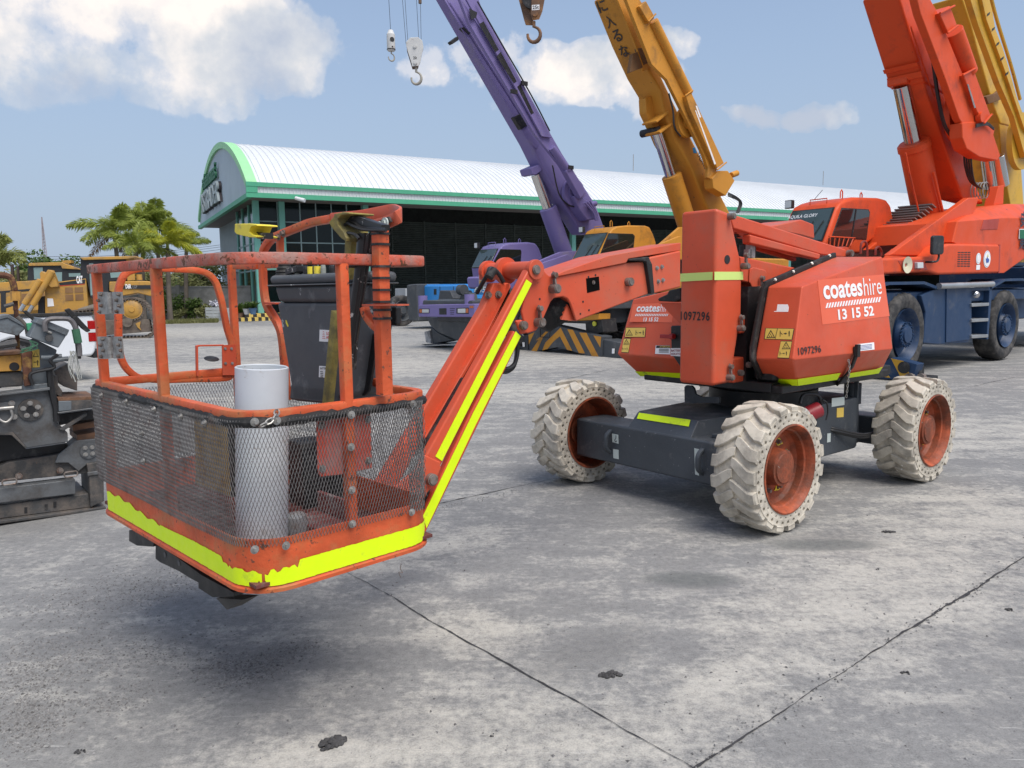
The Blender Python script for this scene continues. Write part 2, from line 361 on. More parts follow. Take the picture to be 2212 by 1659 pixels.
    ov = union([blob(.97,4.08,.36,.17,-6), blob(1.95,4.62,.5,.16,0)]); od = ramp(N, [(.62, 0), (.86, .75)]); L.new(MT('ADD', MT('MULTIPLY', ov, .5), MT('ADD', MT('MULTIPLY', mid, .6), MT('MULTIPLY', st, .3))), od.inputs[0]); c = mix(N, L, od.outputs[0], c, (.135,.142,.138))
    # tyre arcs and drag marks
    wv = N.new('ShaderNodeTexWave'); wv.wave_type = 'RINGS'; wv.inputs['Scale'].default_value = .55; wv.inputs['Distortion'].default_value = 3.5; wv.inputs['Detail'].default_value = 5; wv.inputs['Detail Scale'].default_value = .8
    mpw = N.new('ShaderNodeMapping'); mpw.inputs['Location'].default_value = (7,-19,0); L.new(tc, mpw.inputs[0]); L.new(mpw.outputs[0], wv.inputs[0])
    wr = ramp(N, [(.72, 0), (.95, .5)]); L.new(wv.outputs[0], wr.inputs[0]); c = mix(N, L, MT('MULTIPLY', wr.outputs[0], MT('MULTIPLY', big, .55)), c, (.15,.15,.155))
    gr = ramp(N, [(.34, (.42,.42,.42)), (.5, (1,1,1)), (.66, (1.4,1.39,1.36))]); L.new(MT('ADD', MT('MULTIPLY', fine, .5), MT('MULTIPLY', grit, .5)), gr.inputs[0])
    mu = N.new('ShaderNodeMix'); mu.data_type = 'RGBA'; mu.blend_type = 'MULTIPLY'; mu.inputs[0].default_value = .7; L.new(c, mu.inputs[6]); L.new(gr.outputs[0], mu.inputs[7])
    # the whole yard gets paler and dustier away from the work bay
    L.new(mu.outputs[2], b.inputs['Base Color']); b.inputs['Roughness'].default_value = .85; b.inputs['Specular IOR Level'].default_value = .3
    bp = N.new('ShaderNodeBump'); bp.inputs['Strength'].default_value = .5; bp.inputs['Distance'].default_value = .01
    L.new(MT('ADD', MT('MULTIPLY', fine, .7), MT('ADD', MT('MULTIPLY', grit, .25), MT('MULTIPLY', mid, 1.2))), bp.inputs['Height']); L.new(bp.outputs[0], b.inputs['Normal'])
    return m
g = MB(); g.face([(-900,-300,0),(900,-300,0),(900,1500,0),(-900,1500,0)])
tag(put('ground', g, ground_mat()), 'grey weathered concrete yard slab with pale dust patches', 'ground', kind='structure')
mJoint = M('joint_tar', (.035,.034,.036), .8, var=.4, vs=20)
def crack(pts, w, seed, jag=.007):
    r = random.Random(seed); mb = MB(); P = []
    for a, b in zip(pts, pts[1:]):
        n = max(2, int((V(b)-V(a)).length/.035)); P += [V(a).lerp(V(b), i/n) for i in range(n)]
    P.append(V(pts[-1])); d = (V(pts[-1])-V(pts[0])).normalized(); s = V((-d.y, d.x, 0)); off = 0; prev = None
    for p in P:
        off = off*.9+r.uniform(-jag, jag)*.5; ww = w*r.uniform(.35, 1.3)*(.6+.4*math.sin(p.x*3+seed))
        a = mb.b.verts.new((p.x+s.x*(off+ww), p.y+s.y*(off+ww), .004)); c = mb.b.verts.new((p.x+s.x*(off-ww), p.y+s.y*(off-ww), .004))
        if prev: mb.b.faces.new((prev[0], a, c, prev[1]))
        prev = (a, c)
    return mb
u1 = V((.777,.629,0)); u2 = V((-.645,.764,0)); J0 = V((.59,2.405,0))
for i, (p, q, ww, sd_) in enumerate([(J0-u1*2.5, J0+u1*14, .008, 1), (J0, J0+u2*3.0, .0045, 2), (J0+u2*3.0, J0+u2*15, .003, 6), (V((-1.5,4.88,0)), V((14.8,18.1,0)), .0065, 3), (V((-1,10.4,0)), V((9,26.6,0)), .008, 4), (V((3.1,4.45,0)), V((3.1,4.45,0))+u2*14, .004, 5)]):
    if i == 5: continue
    tag(put('slab_joint', crack([p, q], ww, sd_), mJoint), kind='structure')
# ---------------------------------------------------------------- warehouse
BF = Frame((-14.74,45.0), math.radians(208))
mWhiteSh = M('white_sheet', (.66,.68,.69), .4, var=.04, vs=.3)
mPaleWall = M('pale_blue_sheet', (.42,.50,.56), .55, var=.05, vs=.4)
mGreen = M('trim_green', (.07,.36,.21), .5, var=.06)
mLime = M('trim_lime', (.32,.66,.33), .5, var=.05)
mTeal = M('column_teal', (.16,.42,.35), .5, var=.06)
mSoff = M('soffit', (.16,.15,.145), .8, var=.1)
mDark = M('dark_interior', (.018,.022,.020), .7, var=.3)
mLouv = M('louvre', (.16,.19,.175), .6, var=.2)
mWin = glassy('shop_glass', (.004,.010,.010), .12, .25); mWin.node_tree.nodes['Principled BSDF'].inputs['Coat Weight'].default_value = .1
mFrameG = M('window_frame', (.22,.30,.30), .5, var=.05)
mConc = M('cast_concrete', (.24,.24,.23), .85, var=.2, dirt=(.1,.1,.09), da=.3, ds=.6, bump=.2, bs=6)
wh = thing('warehouse', 'long open shed with curved white metal roof, green trim and sign on the gable', 'building', BF.o, BF.rz)
LEN, WID, ZE, ZA = 78.0, 21.0, 7.5, 11.25
EO = 2.2                                  # how far the eave reaches out
def arc(k, n, lift=0):                    # across the roof, y from +.7 to -WID-.7
    y0, y1 = EO, -WID; half = (y0-y1)/2; h = ZA-ZE; R = (half*half+h*h)/(2*h); a = math.asin(half/R)
    t = -a+2*a*k/n; return ((y0+y1)/2-R*math.sin(t), ZE+h-R+(R+lift)*math.cos(t)) if False else ((y0+y1)/2-(R+lift)*math.sin(t), ZA-R+(R+lift)*math.cos(t))
nA = 26
mb = MB(); x = .2; ring = []
while x > -LEN:
    for dx, l in ((0,0),(.27,0),(.30,.05),(.35,.05)): ring.append((x-dx, l))
    x -= .38
mb.loft([[(xx, arc(k, nA, l)[0], arc(k, nA, l)[1]) for k in range(nA+1)] for xx, l in ring], close=False)
put('roof', mb, mWhiteSh, wh, ang=20)
mb = MB()                                 # gable edge trim: a lime box section that follows the arch
mb.loft([[(.66, *arc(k, nA, .09)), (.10, *arc(k, nA, .09)), (.10, *arc(k, nA, -.3)), (.66, *arc(k, nA, -.3))] for k in range(nA+1)])
put('gable_trim', mb, mLime, wh, ang=40)
mb = MB()                                 # ribbed gable sheet
n = 120; y0, y1 = EO-.05, -WID+.05
def archz(y):
    yy0, yy1 = EO, -WID; half = (yy0-yy1)/2; h = ZA-ZE; R = (half*half+h*h)/(2*h); return ZA-R+math.sqrt(max(0, R*R-(y-(yy0+yy1)/2)**2))
zb = lambda y: 7.35 if y > -1.6 else 7.35
top, bot = [], []
for i in range(n+1):
    y = y0+(y1-y0)*i/n; xx = .5+(.03 if i % 2 else 0); top.append((xx, y, archz(y)-.28)); bot.append((xx, y, 6.95))
mb.loft([top, bot], close=False); put('gable_wall', mb, mPaleWall, wh, ang=10)
mb = MB(); mb.box(.42, .68, EO+.02, -WID-.05, 6.72, 6.98); put('gable_sill', mb, mGreen, wh)
mb = MB(); mb.box(-1.2, .41, EO-.1, -WID+.1, 6.84, 6.9); mb.box(-1.2, -LEN, EO-.1, -.7, 6.84, 6.9); put('soffit', mb, mSoff, wh)
mb = MB(); mb.box(.7, -LEN, EO+.02, EO+.16, 7.33, 7.56); mb.box(.7, -LEN, EO+.02, EO+.12, 6.74, 7.0); mb.box(.7, .1, EO+.03, EO+.14, 7.0, 7.33); put('eave_trim', mb, mGreen, wh)
mb = MB(); ra = []
for i in range(int((LEN-.5)/.2)):
    for dx, dy in ((0,0),(.13,0),(.15,.04),(.18,.04)): ra.append((.1-i*.2-dx, EO+.03+dy))
mb.loft([[(a, b, 7.0) for a, b in ra], [(a, b, 7.33) for a, b in ra]], close=False); put('eave_panel', mb, mWhiteSh, wh, ang=15)
# side wall under the gable (ribbed) and its return
mb = MB(); pr = []
for i in range(32):
    y = -7.6-i*.42
    for dy, dx in ((0,0),(.28,0),(.30,.17),(.42,.17)): pr.append((-1.1+dx, y-dy))
mb.loft([[(a, b, .0) for a, b in pr], [(a, b, 6.84) for a, b in pr]], close=False); put('side_wall', mb, M('side_sheet', (.40,.46,.48), .6, var=.08, vs=.8), wh, ang=15)
mb = MB(); mb.box(-1.15, -.85, -7.2, -7.6, 0, 6.84); mb.box(-.9,-.82,-7.6,-20.8,3.1,3.2); put('corner_panel', mb, M('side_sheet', (.3,.37,.38)), wh)
# office front: mullioned glass between teal posts
posts = [0, -1.45, -6.5, -21.6, -43, -64]
for i, px_ in enumerate(posts):
    mb = MB(); mb.box(px_, px_-.34, -.28, .06, 0, 6.84); put('post', mb, mTeal, wh, bevel=.02)
def glazing(x0, x1, zs, nx, y=-.35):
    mb = MB(); gw = .07
    for z in zs: mb.box(x0, x1, y-.04, y+.05, z-gw/2, z+gw/2)
    for i in range(nx+1):
        xx = x0+(x1-x0)*i/nx; mb.box(xx-gw/2, xx+gw/2, y-.045, y+.055, 0, 7.05)
    f = put('window', mb, mFrameG, wh); mb = MB(); mb.box(x0, x1, y-.02, y+.01, .25, 7.0); put('pane', mb, mWin, f)
glazing(-.36, -1.43, (1.0,2.9,3.7,4.5,5.7), 1); glazing(-1.8, -6.5, (2.2,3.7,4.5,5.7), 5)
mb = MB(); mb.box(-.36,-1.43,-.3,-.2,2.9,3.7); put('door_header', mb, mTeal, wh)
mb = MB()                                 # glazed return on the gable side
for z in (1.0,2.9,3.7,4.5,5.7): mb.box(-.2,-.28,-.4,-7.2,z-.05,z+.05)
f = put('window', mb, mFrameG, wh); mb = MB(); mb.box(-.23,-.25,-.4,-7.2,.25,6.8); put('pane', mb, mWin, f)
for y_ in (-2.6, -4.9, -7.0): mb = MB(); mb.box(-.15,-.4,y_,y_-.2,0,6.84); put('post', mb, mTeal, wh)
# deep dark hall behind
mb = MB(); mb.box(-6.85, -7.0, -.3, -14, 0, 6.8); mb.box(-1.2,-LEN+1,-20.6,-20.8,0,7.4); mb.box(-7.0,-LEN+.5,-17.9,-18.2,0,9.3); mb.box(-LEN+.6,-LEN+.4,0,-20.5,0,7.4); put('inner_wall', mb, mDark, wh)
mb = MB()
for i in range(44): mb.obox((-40, -17.75, .6+i*.16), (32,0,0), (0,.04,.045), (0,.02,-.02))
for i in range(22): mb.box(-8.5-i*3, -8.6-i*3, -17.65, -17.8, .3, 7.6)
put('louvre_wall', mb, mLouv, wh)
mb = MB(); mb.box(.8,-LEN, -.0,-18,-.1,.10); put('floor_slab', mb, mConc, wh)
# hazard-striped steps
def stripes(name, par, x0, x1, y0, y1, z0, z1, n, c1, c2, face='y'):
    a, b = MB(), MB()
    for i in range(n):
        t = a if i % 2 else b; q0 = i/n; q1 = (i+1)/n
        if face == 'y': t.box(x0+(x1-x0)*q0, x0+(x1-x0)*q1, y0, y1, z0, z1)
        else: t.box(x0, x1, y0+(y1-y0)*q0, y0+(y1-y0)*q1, z0, z1)
    o = put(name, a, c1, par); put('stripe', b, c2, o); return o
mHazY = M('hazard_yellow', (.62,.46,.12), .6, var=.15); mHazK = M('hazard_black', (.02,.02,.02), .6)
stripes('step', wh, .9, -6.5, .07, 1.0, 0, .40, 34, mHazY, mHazK); stripes('step', wh, 1.4, -1.2, 1.02, 1.6, 0, .2, 14, mHazY, mHazK)
# sign on the gable
gx = .56
mb = MB(); write(mb, 'RSTRADER', (gx+.22, -16.6, 7.55), (0,1,0), (0,0,1), w=9.0, h=1.4, bold=.0, ext=.04); so = put('sign_lettering', mb, M('sign_grey', (.40,.46,.46), .4), wh)
mb = MB(); write(mb, 'RSTRADER', (gx+.1, -16.6, 7.52), (0,1,0), (0,0,1), w=9.0, h=1.42, bold=.01, ext=.06); put('letter_back', mb, M('sign_dark', (.04,.03,.035), .5), so)
mb = MB(); write(mb, 'อาร์เอสเทรดเดอร์', (gx+.15, -16.0, 9.2), (0,1,0), (0,0,1), w=7.2, h=1.0, bold=.02, ext=.07); put('sign_lettering', mb, M('sign_green', (.03,.16,.08), .5), wh)
# camera under the eave
mb = MB(); mb.cyl((-1.9,EO+.25,6.78), (-2.3,EO+.65,6.62), .1, .11, n=12); mb.box(-2.0,-2.1,EO+.12,EO+.3,6.7,6.84); put('security_camera', mb, mWhiteSh, wh)
for xx in (-34, -58): mb = MB(); mb.cyl((xx,-9.4,11.8), (xx,-9.4,13.2), .03); put('roof_spike', mb, mSteel, wh)
# ---------------------------------------------------------------- the boom lift
def FP(fr, x, y, p0, n):                  # place on a slanted plane given in the frame's own axes
    N_ = fr.h*n[0]+fr.n*n[1]+V((0,0,n[2])); return fr.inv(PL(x, y, fr.out(p0), N_))
LF = Frame((1.99,6.19), math.radians(218.75))
lift = thing('boom_lift', 'orange articulated boom lift with white tyres, yellow-green tape and hire lettering on its covers', 'boom lift', LF.o, LF.rz)
# ---- wheels
def wheel(s_, w_, sgn, rr=.425, turn=0):
    hw = .158; o = V((s_, w_, rr)); ax = V((0, sgn, 0)); rg = random.Random(int(s_*100+w_*10)&255)
    fr_ = MB()                            # rim, dished both ways
    fr_.lathe([(.292,hw-.004),(.297,hw+.006),(.287,hw+.010),(.276,hw-.006),(.268,hw-.02),(.262,hw-.045),(.250,hw-.052),(.246,hw-.10),(.228,hw-.125),(.19,hw-.13),(.13,hw-.13),(.125,hw-.12),(.122,hw-.06),(.118,hw-.045),(.100,hw-.042),(.096,hw-.033),(.02,hw-.030),(.001,hw-.03)], o, ax, 40)
    fr_.lathe([(.292,-hw+.004),(.297,-hw-.006),(.283,-hw-.008),(.272,-hw+.02),(.258,-hw+.1),(.248,hw-.14),(.12,hw-.15),(.12,-.02),(.001,-.02)], o, ax, 40)
    rim = put('wheel', fr_, mRim, lift, ang=30)
    c_ = MB(); u, v_ = V((1,0,0)), V((0,0,1))
    for i in range(8):
        a = i*math.pi/4+.3+turn; p = o+ax*(hw-.13)+(u*math.cos(a)+v_*math.sin(a))*.165; c_ = MB(); c_.bolt(p, ax, .012, .022); put('wheel_nut', c_, mPin, rim)
    c_ = MB()
    for i in range(0):
        a = i*2.1+.5; p = o+ax*(hw-.03)+(u*math.cos(a)+v_*math.sin(a))*.055; c_.bolt(p, ax, .008, .01)
    for i in (1,2,3,4,5):
        c_ = MB()
        a = i*math.pi/4+.36+turn; d = (u*math.cos(a)+v_*math.sin(a)); t = (u*-math.sin(a)+v_*math.cos(a)); p = o+ax*(hw-.126)+d*.165
        c_.prism([p+t*.024-d*.012, p+t*.03+d*.012, p+t*.05], ax*.004); put('nut_marker', c_, mYellow, rim) if False else None; c_.lathe([(.018,0),(.026,0),(.026,.006),(.018,.006)], o+ax*(hw-.13)+d*.165, ax, 12); put('nut_marker', c_, mYellow, rim)

    t = MB(); R0, R1 = .296, .396; n = 34
    def P(r, a, h): return o+ax*h+(u*math.cos(a)+v_*math.sin(a))*r
    for sd in (1, -1):                    # side walls with two rows of round vent holes
        H = hw*sd
        for row, (ra, rb, hr) in enumerate(((R0,.332,.0080),(.332,.374,.0135))):
            for i in range(n):
                a0 = (i+(.5 if row == 0 else 0))*2*math.pi/n; da = 2*math.pi/n; rc, ac = (ra+rb)/2+(.004 if row == 0 else -.001), a0+da/2
                outer = [(ra,a0),(ra,a0+da/2),(ra,a0+da),((ra+rb)/2,a0+da),(rb,a0+da),(rb,a0+da/2),(rb,a0),((ra+rb)/2,a0)]
                vo = [t.b.verts.new(P(r, a, H)) for r, a in outer]; vi = []; vd = []
                for k in range(8):
                    th = -math.pi*.75+k*math.pi/4; dr_, dt = hr*math.cos(th+math.pi*0), hr*math.sin(th)
                    th2 = math.atan2((outer[k][1]-ac)*rc, outer[k][0]-rc); r_, a_ = rc+hr*math.cos(th2), ac+hr*math.sin(th2)/rc
                    vi.append(t.b.verts.new(P(r_, a_, H-.002*sd))); vd.append(t.b.verts.new(P(r_, a_, H-.035*sd)))
                for k in range(8):
                    j = (k+1) % 8; t.b.faces.new((vo[k], vo[j], vi[j], vi[k])); t.b.faces.new((vi[k], vi[j], vd[j], vd[k]))
                t.b.faces.new(vd)
        t.lathe([(.374,H),(.384,H-.012*sd),(R1,H-.035*sd)], o, ax, 68)
    t.lathe([(R1,-hw+.035),(R1+.004,0),(R1,hw-.035)], o, ax, 68)
    NL = 19                               # deep bent lugs, left and right rows half a pitch apart
    for sd in (1, -1):
        for i in range(NL):
            a = (i+(.5 if sd < 0 else 0))*2*math.pi/NL+rg.uniform(-.012,.012); hw2 = .105+rg.uniform(-.006,.006); wr = rg.uniform(-.006,.004)
            st = [(1.0,-.004,.390,.86),(1.02,-.002,.408,.92),(.97,0,rr-.006+wr,.86),(.72,.01,rr+wr,.94),(.45,.08,rr+wr,.95),(.12,.17,rr+.002+wr,.78),(-.04,.20,rr-.002+wr,.62)]
            rings = []
            for f, sh_, rt, wd in st:
                h = hw*f*sd; q = hw2*wd; a_ = a+sh_
                rings.append([P(R1-.03 if f < .99 else .380, a_-q*1.10, h), P(rt-.004, a_-q, h), P(rt, a_-q*.86, h), P(rt, a_+q*.86, h), P(rt-.004, a_+q, h), P(R1-.03 if f < .99 else .380, a_+q*1.10, h)])
            t.loft(rings)
    put('tyre', t, mTyreW, rim, ang=28)
    return rim
wheel(.99, .92-.165, 1); wheel(-1.07, .95-.165, 1, turn=.4); wheel(1.01, -1.014, -1); wheel(-1.07, -.98, -1, turn=.7)
# ---- chassis
mb = MB(); mb.box(.80, 1.12, -.95, .60, .235, .545); ch = put('chassis', mb, mGreyC, lift, bevel=.018, seg=2)
mb = MB()
def slab(mb, prof, w0, w1): mb.prism([(a, w0, b) for a, b in prof], (0, w1-w0, 0))
hL = LF.S(*kL((780,522))[0], 1.10); hR = LF.S(*kL((1240,598))[0], 1.10)
tL = LF.S(*kL((850,402))[0], 1.0); tR = LF.S(*kL((1290,468))[0], 1.0)
print('hump', hL, hR, tL, tR)
bwL, bwR, zt = hL.y, hR.y, tL.z
mb.loft([[(1.118,bwL,.30),(1.118,bwR,.30),(1.118,bwR,.53),(1.118,bwL,.53)],[(1.10,bwL,.30),(1.10,bwR,.30),(1.10,bwR,.55),(1.10,bwL,.55)],[(1.0,tL.y,.30),(1.0,tR.y+.12,.30),(1.0,tR.y,zt),(1.0,tL.y,zt)],[(.1,-.42,.28),(.1,.44,.28),(.1,.36,zt+.03),(.1,-.36,zt+.03)],[(-.85,-.42,.28),(-.85,.44,.28),(-.85,.42,zt+.03),(-.85,-.42,zt+.03)]])
put('chassis_deck', mb, mGreyC, ch, bevel=.01)
mb = MB(); mb.box(-.62, .0, .30, .53, .28, .70); mb.box(-1.18, -.95, -.9, .78, .26, .50); mb.box(-1.0,-.6,-.3,.3,.3,.5)
mb.box(.46,.80,.44,.62,.27,.56)
put('rear_axle', mb, mGreyC, lift, bevel=.012)
mb = MB(); a = LF.P if hasattr(LF, 'P') else None
for sx_ in kL((655,620),(1320,760)):      # lashing eyes on the front beam
    p = LF.S(sx_[0], sx_[1], 1.12); mb.sweep(fillet([p+V((-.01,0,.075)), p+V((.045,0,.045)), p+V((.045,0,-.045)), p+V((-.01,0,-.085))], .03), rrect(.022,.03,.006), up=(0,1,0))
    mb.box(1.118, 1.13, p.y-.03, p.y+.03, p.z-.1, p.z+.09)
put('lashing_eye', mb, mGreyC, ch) if False else None
for sx_ in kL((650,620),(1318,765)):
    mb = MB(); p = LF.S(sx_[0], sx_[1], 1.12); mb.sweep(fillet([p+V((-.01,0,.085)), p+V((.05,0,.05)), p+V((.05,0,-.055)), p+V((-.01,0,-.095))], .035), rrect(.024,.034,.006), up=(0,1,0)); put('lashing_eye', mb, mGreyC, ch)
def decal(fr, px, p0, n, mat, par, name='decal', lift_=.003, th=.0015):
    n = V(n).normalized(); mb = MB(); mb.prism([FP(fr, x, y, p0, n)+n*lift_ for x, y in px], n*-th); return put(name, mb, mat, par)
s_plane = ((1.12,0,0), (1,0,0))
mLabel = M('pale_label', (.50,.55,.52), .5, var=.05)
for q in (kL((665,566),(710,575),(712,640),(668,628)), kL((672,678),(712,684),(713,752),(675,744)), kL((1262,672),(1298,680),(1296,872),(1268,862))): decal(LF, q, *s_plane, mLabel, ch, 'label')
mb = MB(); p = LF.S(*kL((690,607))[0], 1.1255); mb.tube([p+V((0,.002,.03)), p+V((0,.002,.005)), p+V((0,-.010,-.003)), p+V((0,-.010,-.015)), p+V((0,.004,-.02)), p+V((0,.012,-.01))], .0025, 5); put('label_mark', mb, mBlackS, ch)
decal(LF, kL((862,418),(1235,470),(1222,518),(846,460)), (1.05,0,(zt+.55)/2), (zt-.55,0,.10), mFluo, ch, 'tape', .006)
mb = MB(); pts = [LF.S(x, y, .62) for x, y in kL((1190,345),(1188,230),(1200,216),(1240,218),(1258,240),(1268,280),(1310,300),(1440,300),(1440,345))]; mb.prism(pts, (-.02,0,0)); put('deck_bracket', mb, mGreyC, lift)
mb = MB(); mb.box(.82,1.0,.30,.58,.545,.575); put('step_plate', mb, mGreyC, ch, bevel=.006)
# turntable
mb = MB(); mb.cyl((0,.05,.66), (0,.05,.80), .42, n=40); mb.cyl((0,.05,.80), (0,.05,.88), .36, n=40); put('slewing_ring', mb, mBlack, lift)
mb = MB(); mb.box(-1.05, .72, -.58, .58, .86, .935); mb.box(-.85,.7,.5,.66,.86,.92); mb.box(-.9,.6,-.66,-.5,.86,.92); put('turntable_deck', mb, mBlack, lift, bevel=.01)
mb = MB(); mb.box(-.9,.62,-.5,.5,.93,1.5); mb.box(.3,.7,.42,.6,.93,1.2); put('engine_block', mb, mBlack, lift, bevel=.03)
# red canister with a printed band, slung beside the deck
c0 = LF.W(*kM((580,640))[0], .56); c1 = LF.W(*kM((725,575))[0], .62)
mb = MB(); mb.cyl(c0+(c1-c0)*-.35, c1, .058, n=24); can = put('canister', mb, M('canister_red', (.30,.02,.03), .35, var=.1), lift, bevel=.008)
mb = MB(); mb.cyl(c0+(c1-c0)*-.12, c0+(c1-c0)*.2, .0595, n=24, caps=False); put('canister_band', mb, mLabel, can)
mb = MB(); mb.tube(curve([c0+V((.05,0,.1)), c0+V((.0,0,.16)), c1+V((0,-.02,.10)), c1+V((-.03,0,.03))]), .012); mb.tube(curve([c1+V((-.0,0.02,.07)), c1+V((-.06,.02,.04)), c1+V((-.08,.02,-.03)), c1+V((-.06,.02,-.09))]), .006); put('cable', mb, mHose, can)
for r0, r1, zz in ((850,1290,.335),(845,1290,.315),(870,1285,.295)):
    mb = MB(); a_ = LF.W(*kM((r0,745+(.335-zz)*900))[0], .54); b_ = LF.W(*kM((r1,745+(.335-zz)*500))[0], .62); mid_ = (a_+b_)/2+V((0,.03,-.045)); mb.tube(curve([a_+V((0,-.08,0)), a_, mid_, b_, b_+V((-.05,.02,0))]), .011); put('hydraulic_hose', mb, mHose, lift)
decal(LF, kM((828,482),(937,470),(938,540),(826,558)), (0,.53,.5), (0,1,0), mLabel, lift, 'label')
decal(LF, kM((872,568),(932,562),(930,645),(870,650)), (0,.53,.5), (0,1,0), mYelS, lift, 'label')
decal(LF, kM((788,790),(818,786),(816,862),(786,868)), (0,.53,.5), (0,1,0), mLabel, lift, 'label')
a_ = LF.W(*kM((1015,350))[0], .40); mb = MB(); mb.cyl(a_, a_+V((0,0,-.17)), .068, n=24); mb.cyl(a_+V((0,0,-.17)), a_+V((0,0,-.26)), .045, n=20); b_ = put('axle_lock_cylinder', mb, mGreyC, lift)
# ---- mast
wN, wF = .40, .10
def kWp(fr, pts, w): return [fr.W(x, y, w) for x, y in pts]
ms = kK((432,33),(575,80),(603,205),(655,432),(672,640),(668,905),(612,1258),(600,1462),(435,1497))
mp = kWp(LF, ms, wN); x_front = 1.12
mp[0].x = mp[-1].x = x_front
mb = MB(); mb.prism(mp, (0, wF-wN, 0)); mast = put('mast', mb, mOrange, lift, bevel=.028, seg=3)
decal(LF, kK((163,575),(428,561),(428,627),(163,641)), (1.12,0,0), (1,0,0), mFluoPale, mast, 'tape', .003)
decal(LF, kK((440,560),(672,560),(674,625),(440,628)), (0,wN,0), (0,1,0), mFluoPale, mast, 'tape', .003)
o_ = LF.S(*kK((168,955))[0], 1.1235); e_ = LF.S(*kK((428,948))[0], 1.1235)
mb = MB(); write(mb, '1097296', (1.1235, .115, o_.z), (0,1,0), (0,0,1), w=.245, h=.062, bold=.02, spacing=1.15); put('number', mb, mBlackS, mast)
def pin(par, fr, px, w, r=.022, l=.035, lug=True):
    p = fr.W(px[0], px[1], w); mb = MB(); mb.cyl(p-V((0,.01,0)), p+V((0,l,0)), r, n=18); mb.cyl(p+V((0,l,0)), p+V((0,l+.006,0)), r*.8, n=18)
    if lug: q = p+V((-.0,.012,.075)); mb.cyl(p+V((0,l*.7,0)), q+V((0,.014,0)), .0075, n=8); mb.cyl(q, q+V((0,.03,0)), .016, n=12); mb.cyl(q+V((0,.004,-.05)), q+V((0,.004,.02)), .006, n=8)
    return put('pin', mb, mPin, par, bevel=.002)
for c_ in kK((560,110),(675,515),(638,1020),(550,1420)): pin(mast, LF, c_, wN, .022, .045, c_[1] > 560)
for c_ in kK((652,1385),(720,1320)): pin(mast, LF, c_, wN+.0, .022, .02, False)
mb = MB(); p = LF.W(*kK((545,460))[0], wN); mb.cyl(p+V((0,-.01,0)), p+V((0,.003,0)), .03, n=24); put('hole', mb, mBlack, mast)
# ---- tower arms behind the mast
def arm(name, pts, w, t, mat=mOrange, par=lift, bev=.012, ang=35):
    mb = MB(); mb.prism(kWp(LF, pts, w), (0,-t,0)); return put(name, mb, mat, par, bevel=bev, seg=2, ang=ang)
ua = arm('upper_arm', kK((560,78),(1500,372),(1548,385),(1548,440),(1490,442),(1310,420),(600,208)), .345, .20)
mb = MB(); a_ = LF.W(*kK((1528,405))[0], .36); b_ = LF.W(*kK((1640,400))[0], .05); mb.cyl(a_+V((0,-.02,0)), a_+V((-.10,-.22,.01)), .05, n=24); put('pivot_tube', mb, mOrange, ua)
pin(ua, LF, kK((1528,412))[0], .345, .03, .04, False)
arm('arm_link', kK((735,254),(1312,415),(1300,462),(735,330)), .36, .07, par=ua)
arm('arm_link', kK((790,345),(1115,440),(1115,475),(790,380)), .20, .05, par=ua)
la = arm('lower_arm', kK((650,432),(1110,528),(885,655),(840,690),(828,745),(778,758),(740,655),(668,636)), .34, .18)
arm('arm_gusset', kK((740,530),(760,520),(860,545),(875,575),(832,745),(780,756),(735,650)), .36, .018, par=la)
pin(la, LF, kK((805,700))[0], .362, .02, .03)
arm('tower_link', kK((660,940),(800,928),(775,1052),(655,1066)), .36, .08); 
arm('tower_link', kK((600,1270),(722,1250),(760,1400),(800,1432),(600,1472)), .36, .18)
arm('tower_cylinder', kK((700,330),(790,350),(780,450),(690,440)), .26, .06, mBlack)
for k, (a, b) in enumerate((((612,230),(745,262)),((612,250),(745,285)),((615,268),(740,300)))):
    mb = MB(); q = kK(a, b); p0, p1 = LF.W(*q[0], .27-k*.03), LF.W(*q[1], .27-k*.03); mb.tube(curve([p0, (p0+p1)/2+V((0,0,.02)), p1]), .013); put('hydraulic_hose', mb, mHose, ua)
mb = MB(); p0 = LF.W(*kK((735,390))[0], .30); mb.obox(p0, (.03,0,0), (0,.02,0), (0,0,.05)); mb.obox(p0+V((.03,0,-.02)), (.02,0,0), (0,.02,0), (0,0,.03)); put('valve', mb, mSteel, la)
mb = MB(); mb.prism(kWp(LF, kK((900,190),(1155,133),(1255,172),(1262,292),(1160,262),(900,210)), -.25), (0,-.4,0)); put('rear_box', mb, mOrange, lift, bevel=.012)
mb = MB(); mb.prism([V((.72,wN-.32,.93)), V((.72,wN-.02,.93)), V((.72,wN-.02,1.6)), V((.72,wN-.32,1.6))], (-.3,0,0)); put('tower_base', mb, mBlack, lift)
# ---- covers
def hull(pts, name, mat, par, bevel=.012):
    mb = MB(); vs = [mb.b.verts.new(p) for p in pts]; r = bmesh.ops.convex_hull(mb.b, input=vs)
    bmesh.ops.dissolve_limit(mb.b, angle_limit=math.radians(2.5), verts=mb.b.verts[:], edges=mb.b.edges[:])
    return put(name, mb, mat, par, bevel=bevel, seg=2, ang=25)
g1 = lambda x, y: kK((x, y))[0]
T1 = LF.W(*g1(1160,680), .77); B1 = LF.W(*g1(1085,1280), .83); B2 = LF.W(*g1(1897,1190), .83); C1 = LF.W(*g1(1122,1490), .70); C2 = LF.W(*g1(1815,1355), .70)
I1 = LF.S(*g1(880,682), T1.x); J1 = LF.S(*g1(775,1275), B1.x); K1 = LF.S(*g1(866,1478), C1.x)
nT = (B2-B1).cross(T1-B1).normalized(); nT = nT if nT.y > 0 else -nT
T2 = FP(LF, *g1(1812,437), B1, nT); R2 = FP(LF, *g1(1872,960), B1, nT)
I2 = LF.W(*g1(1420,440), I1.y)
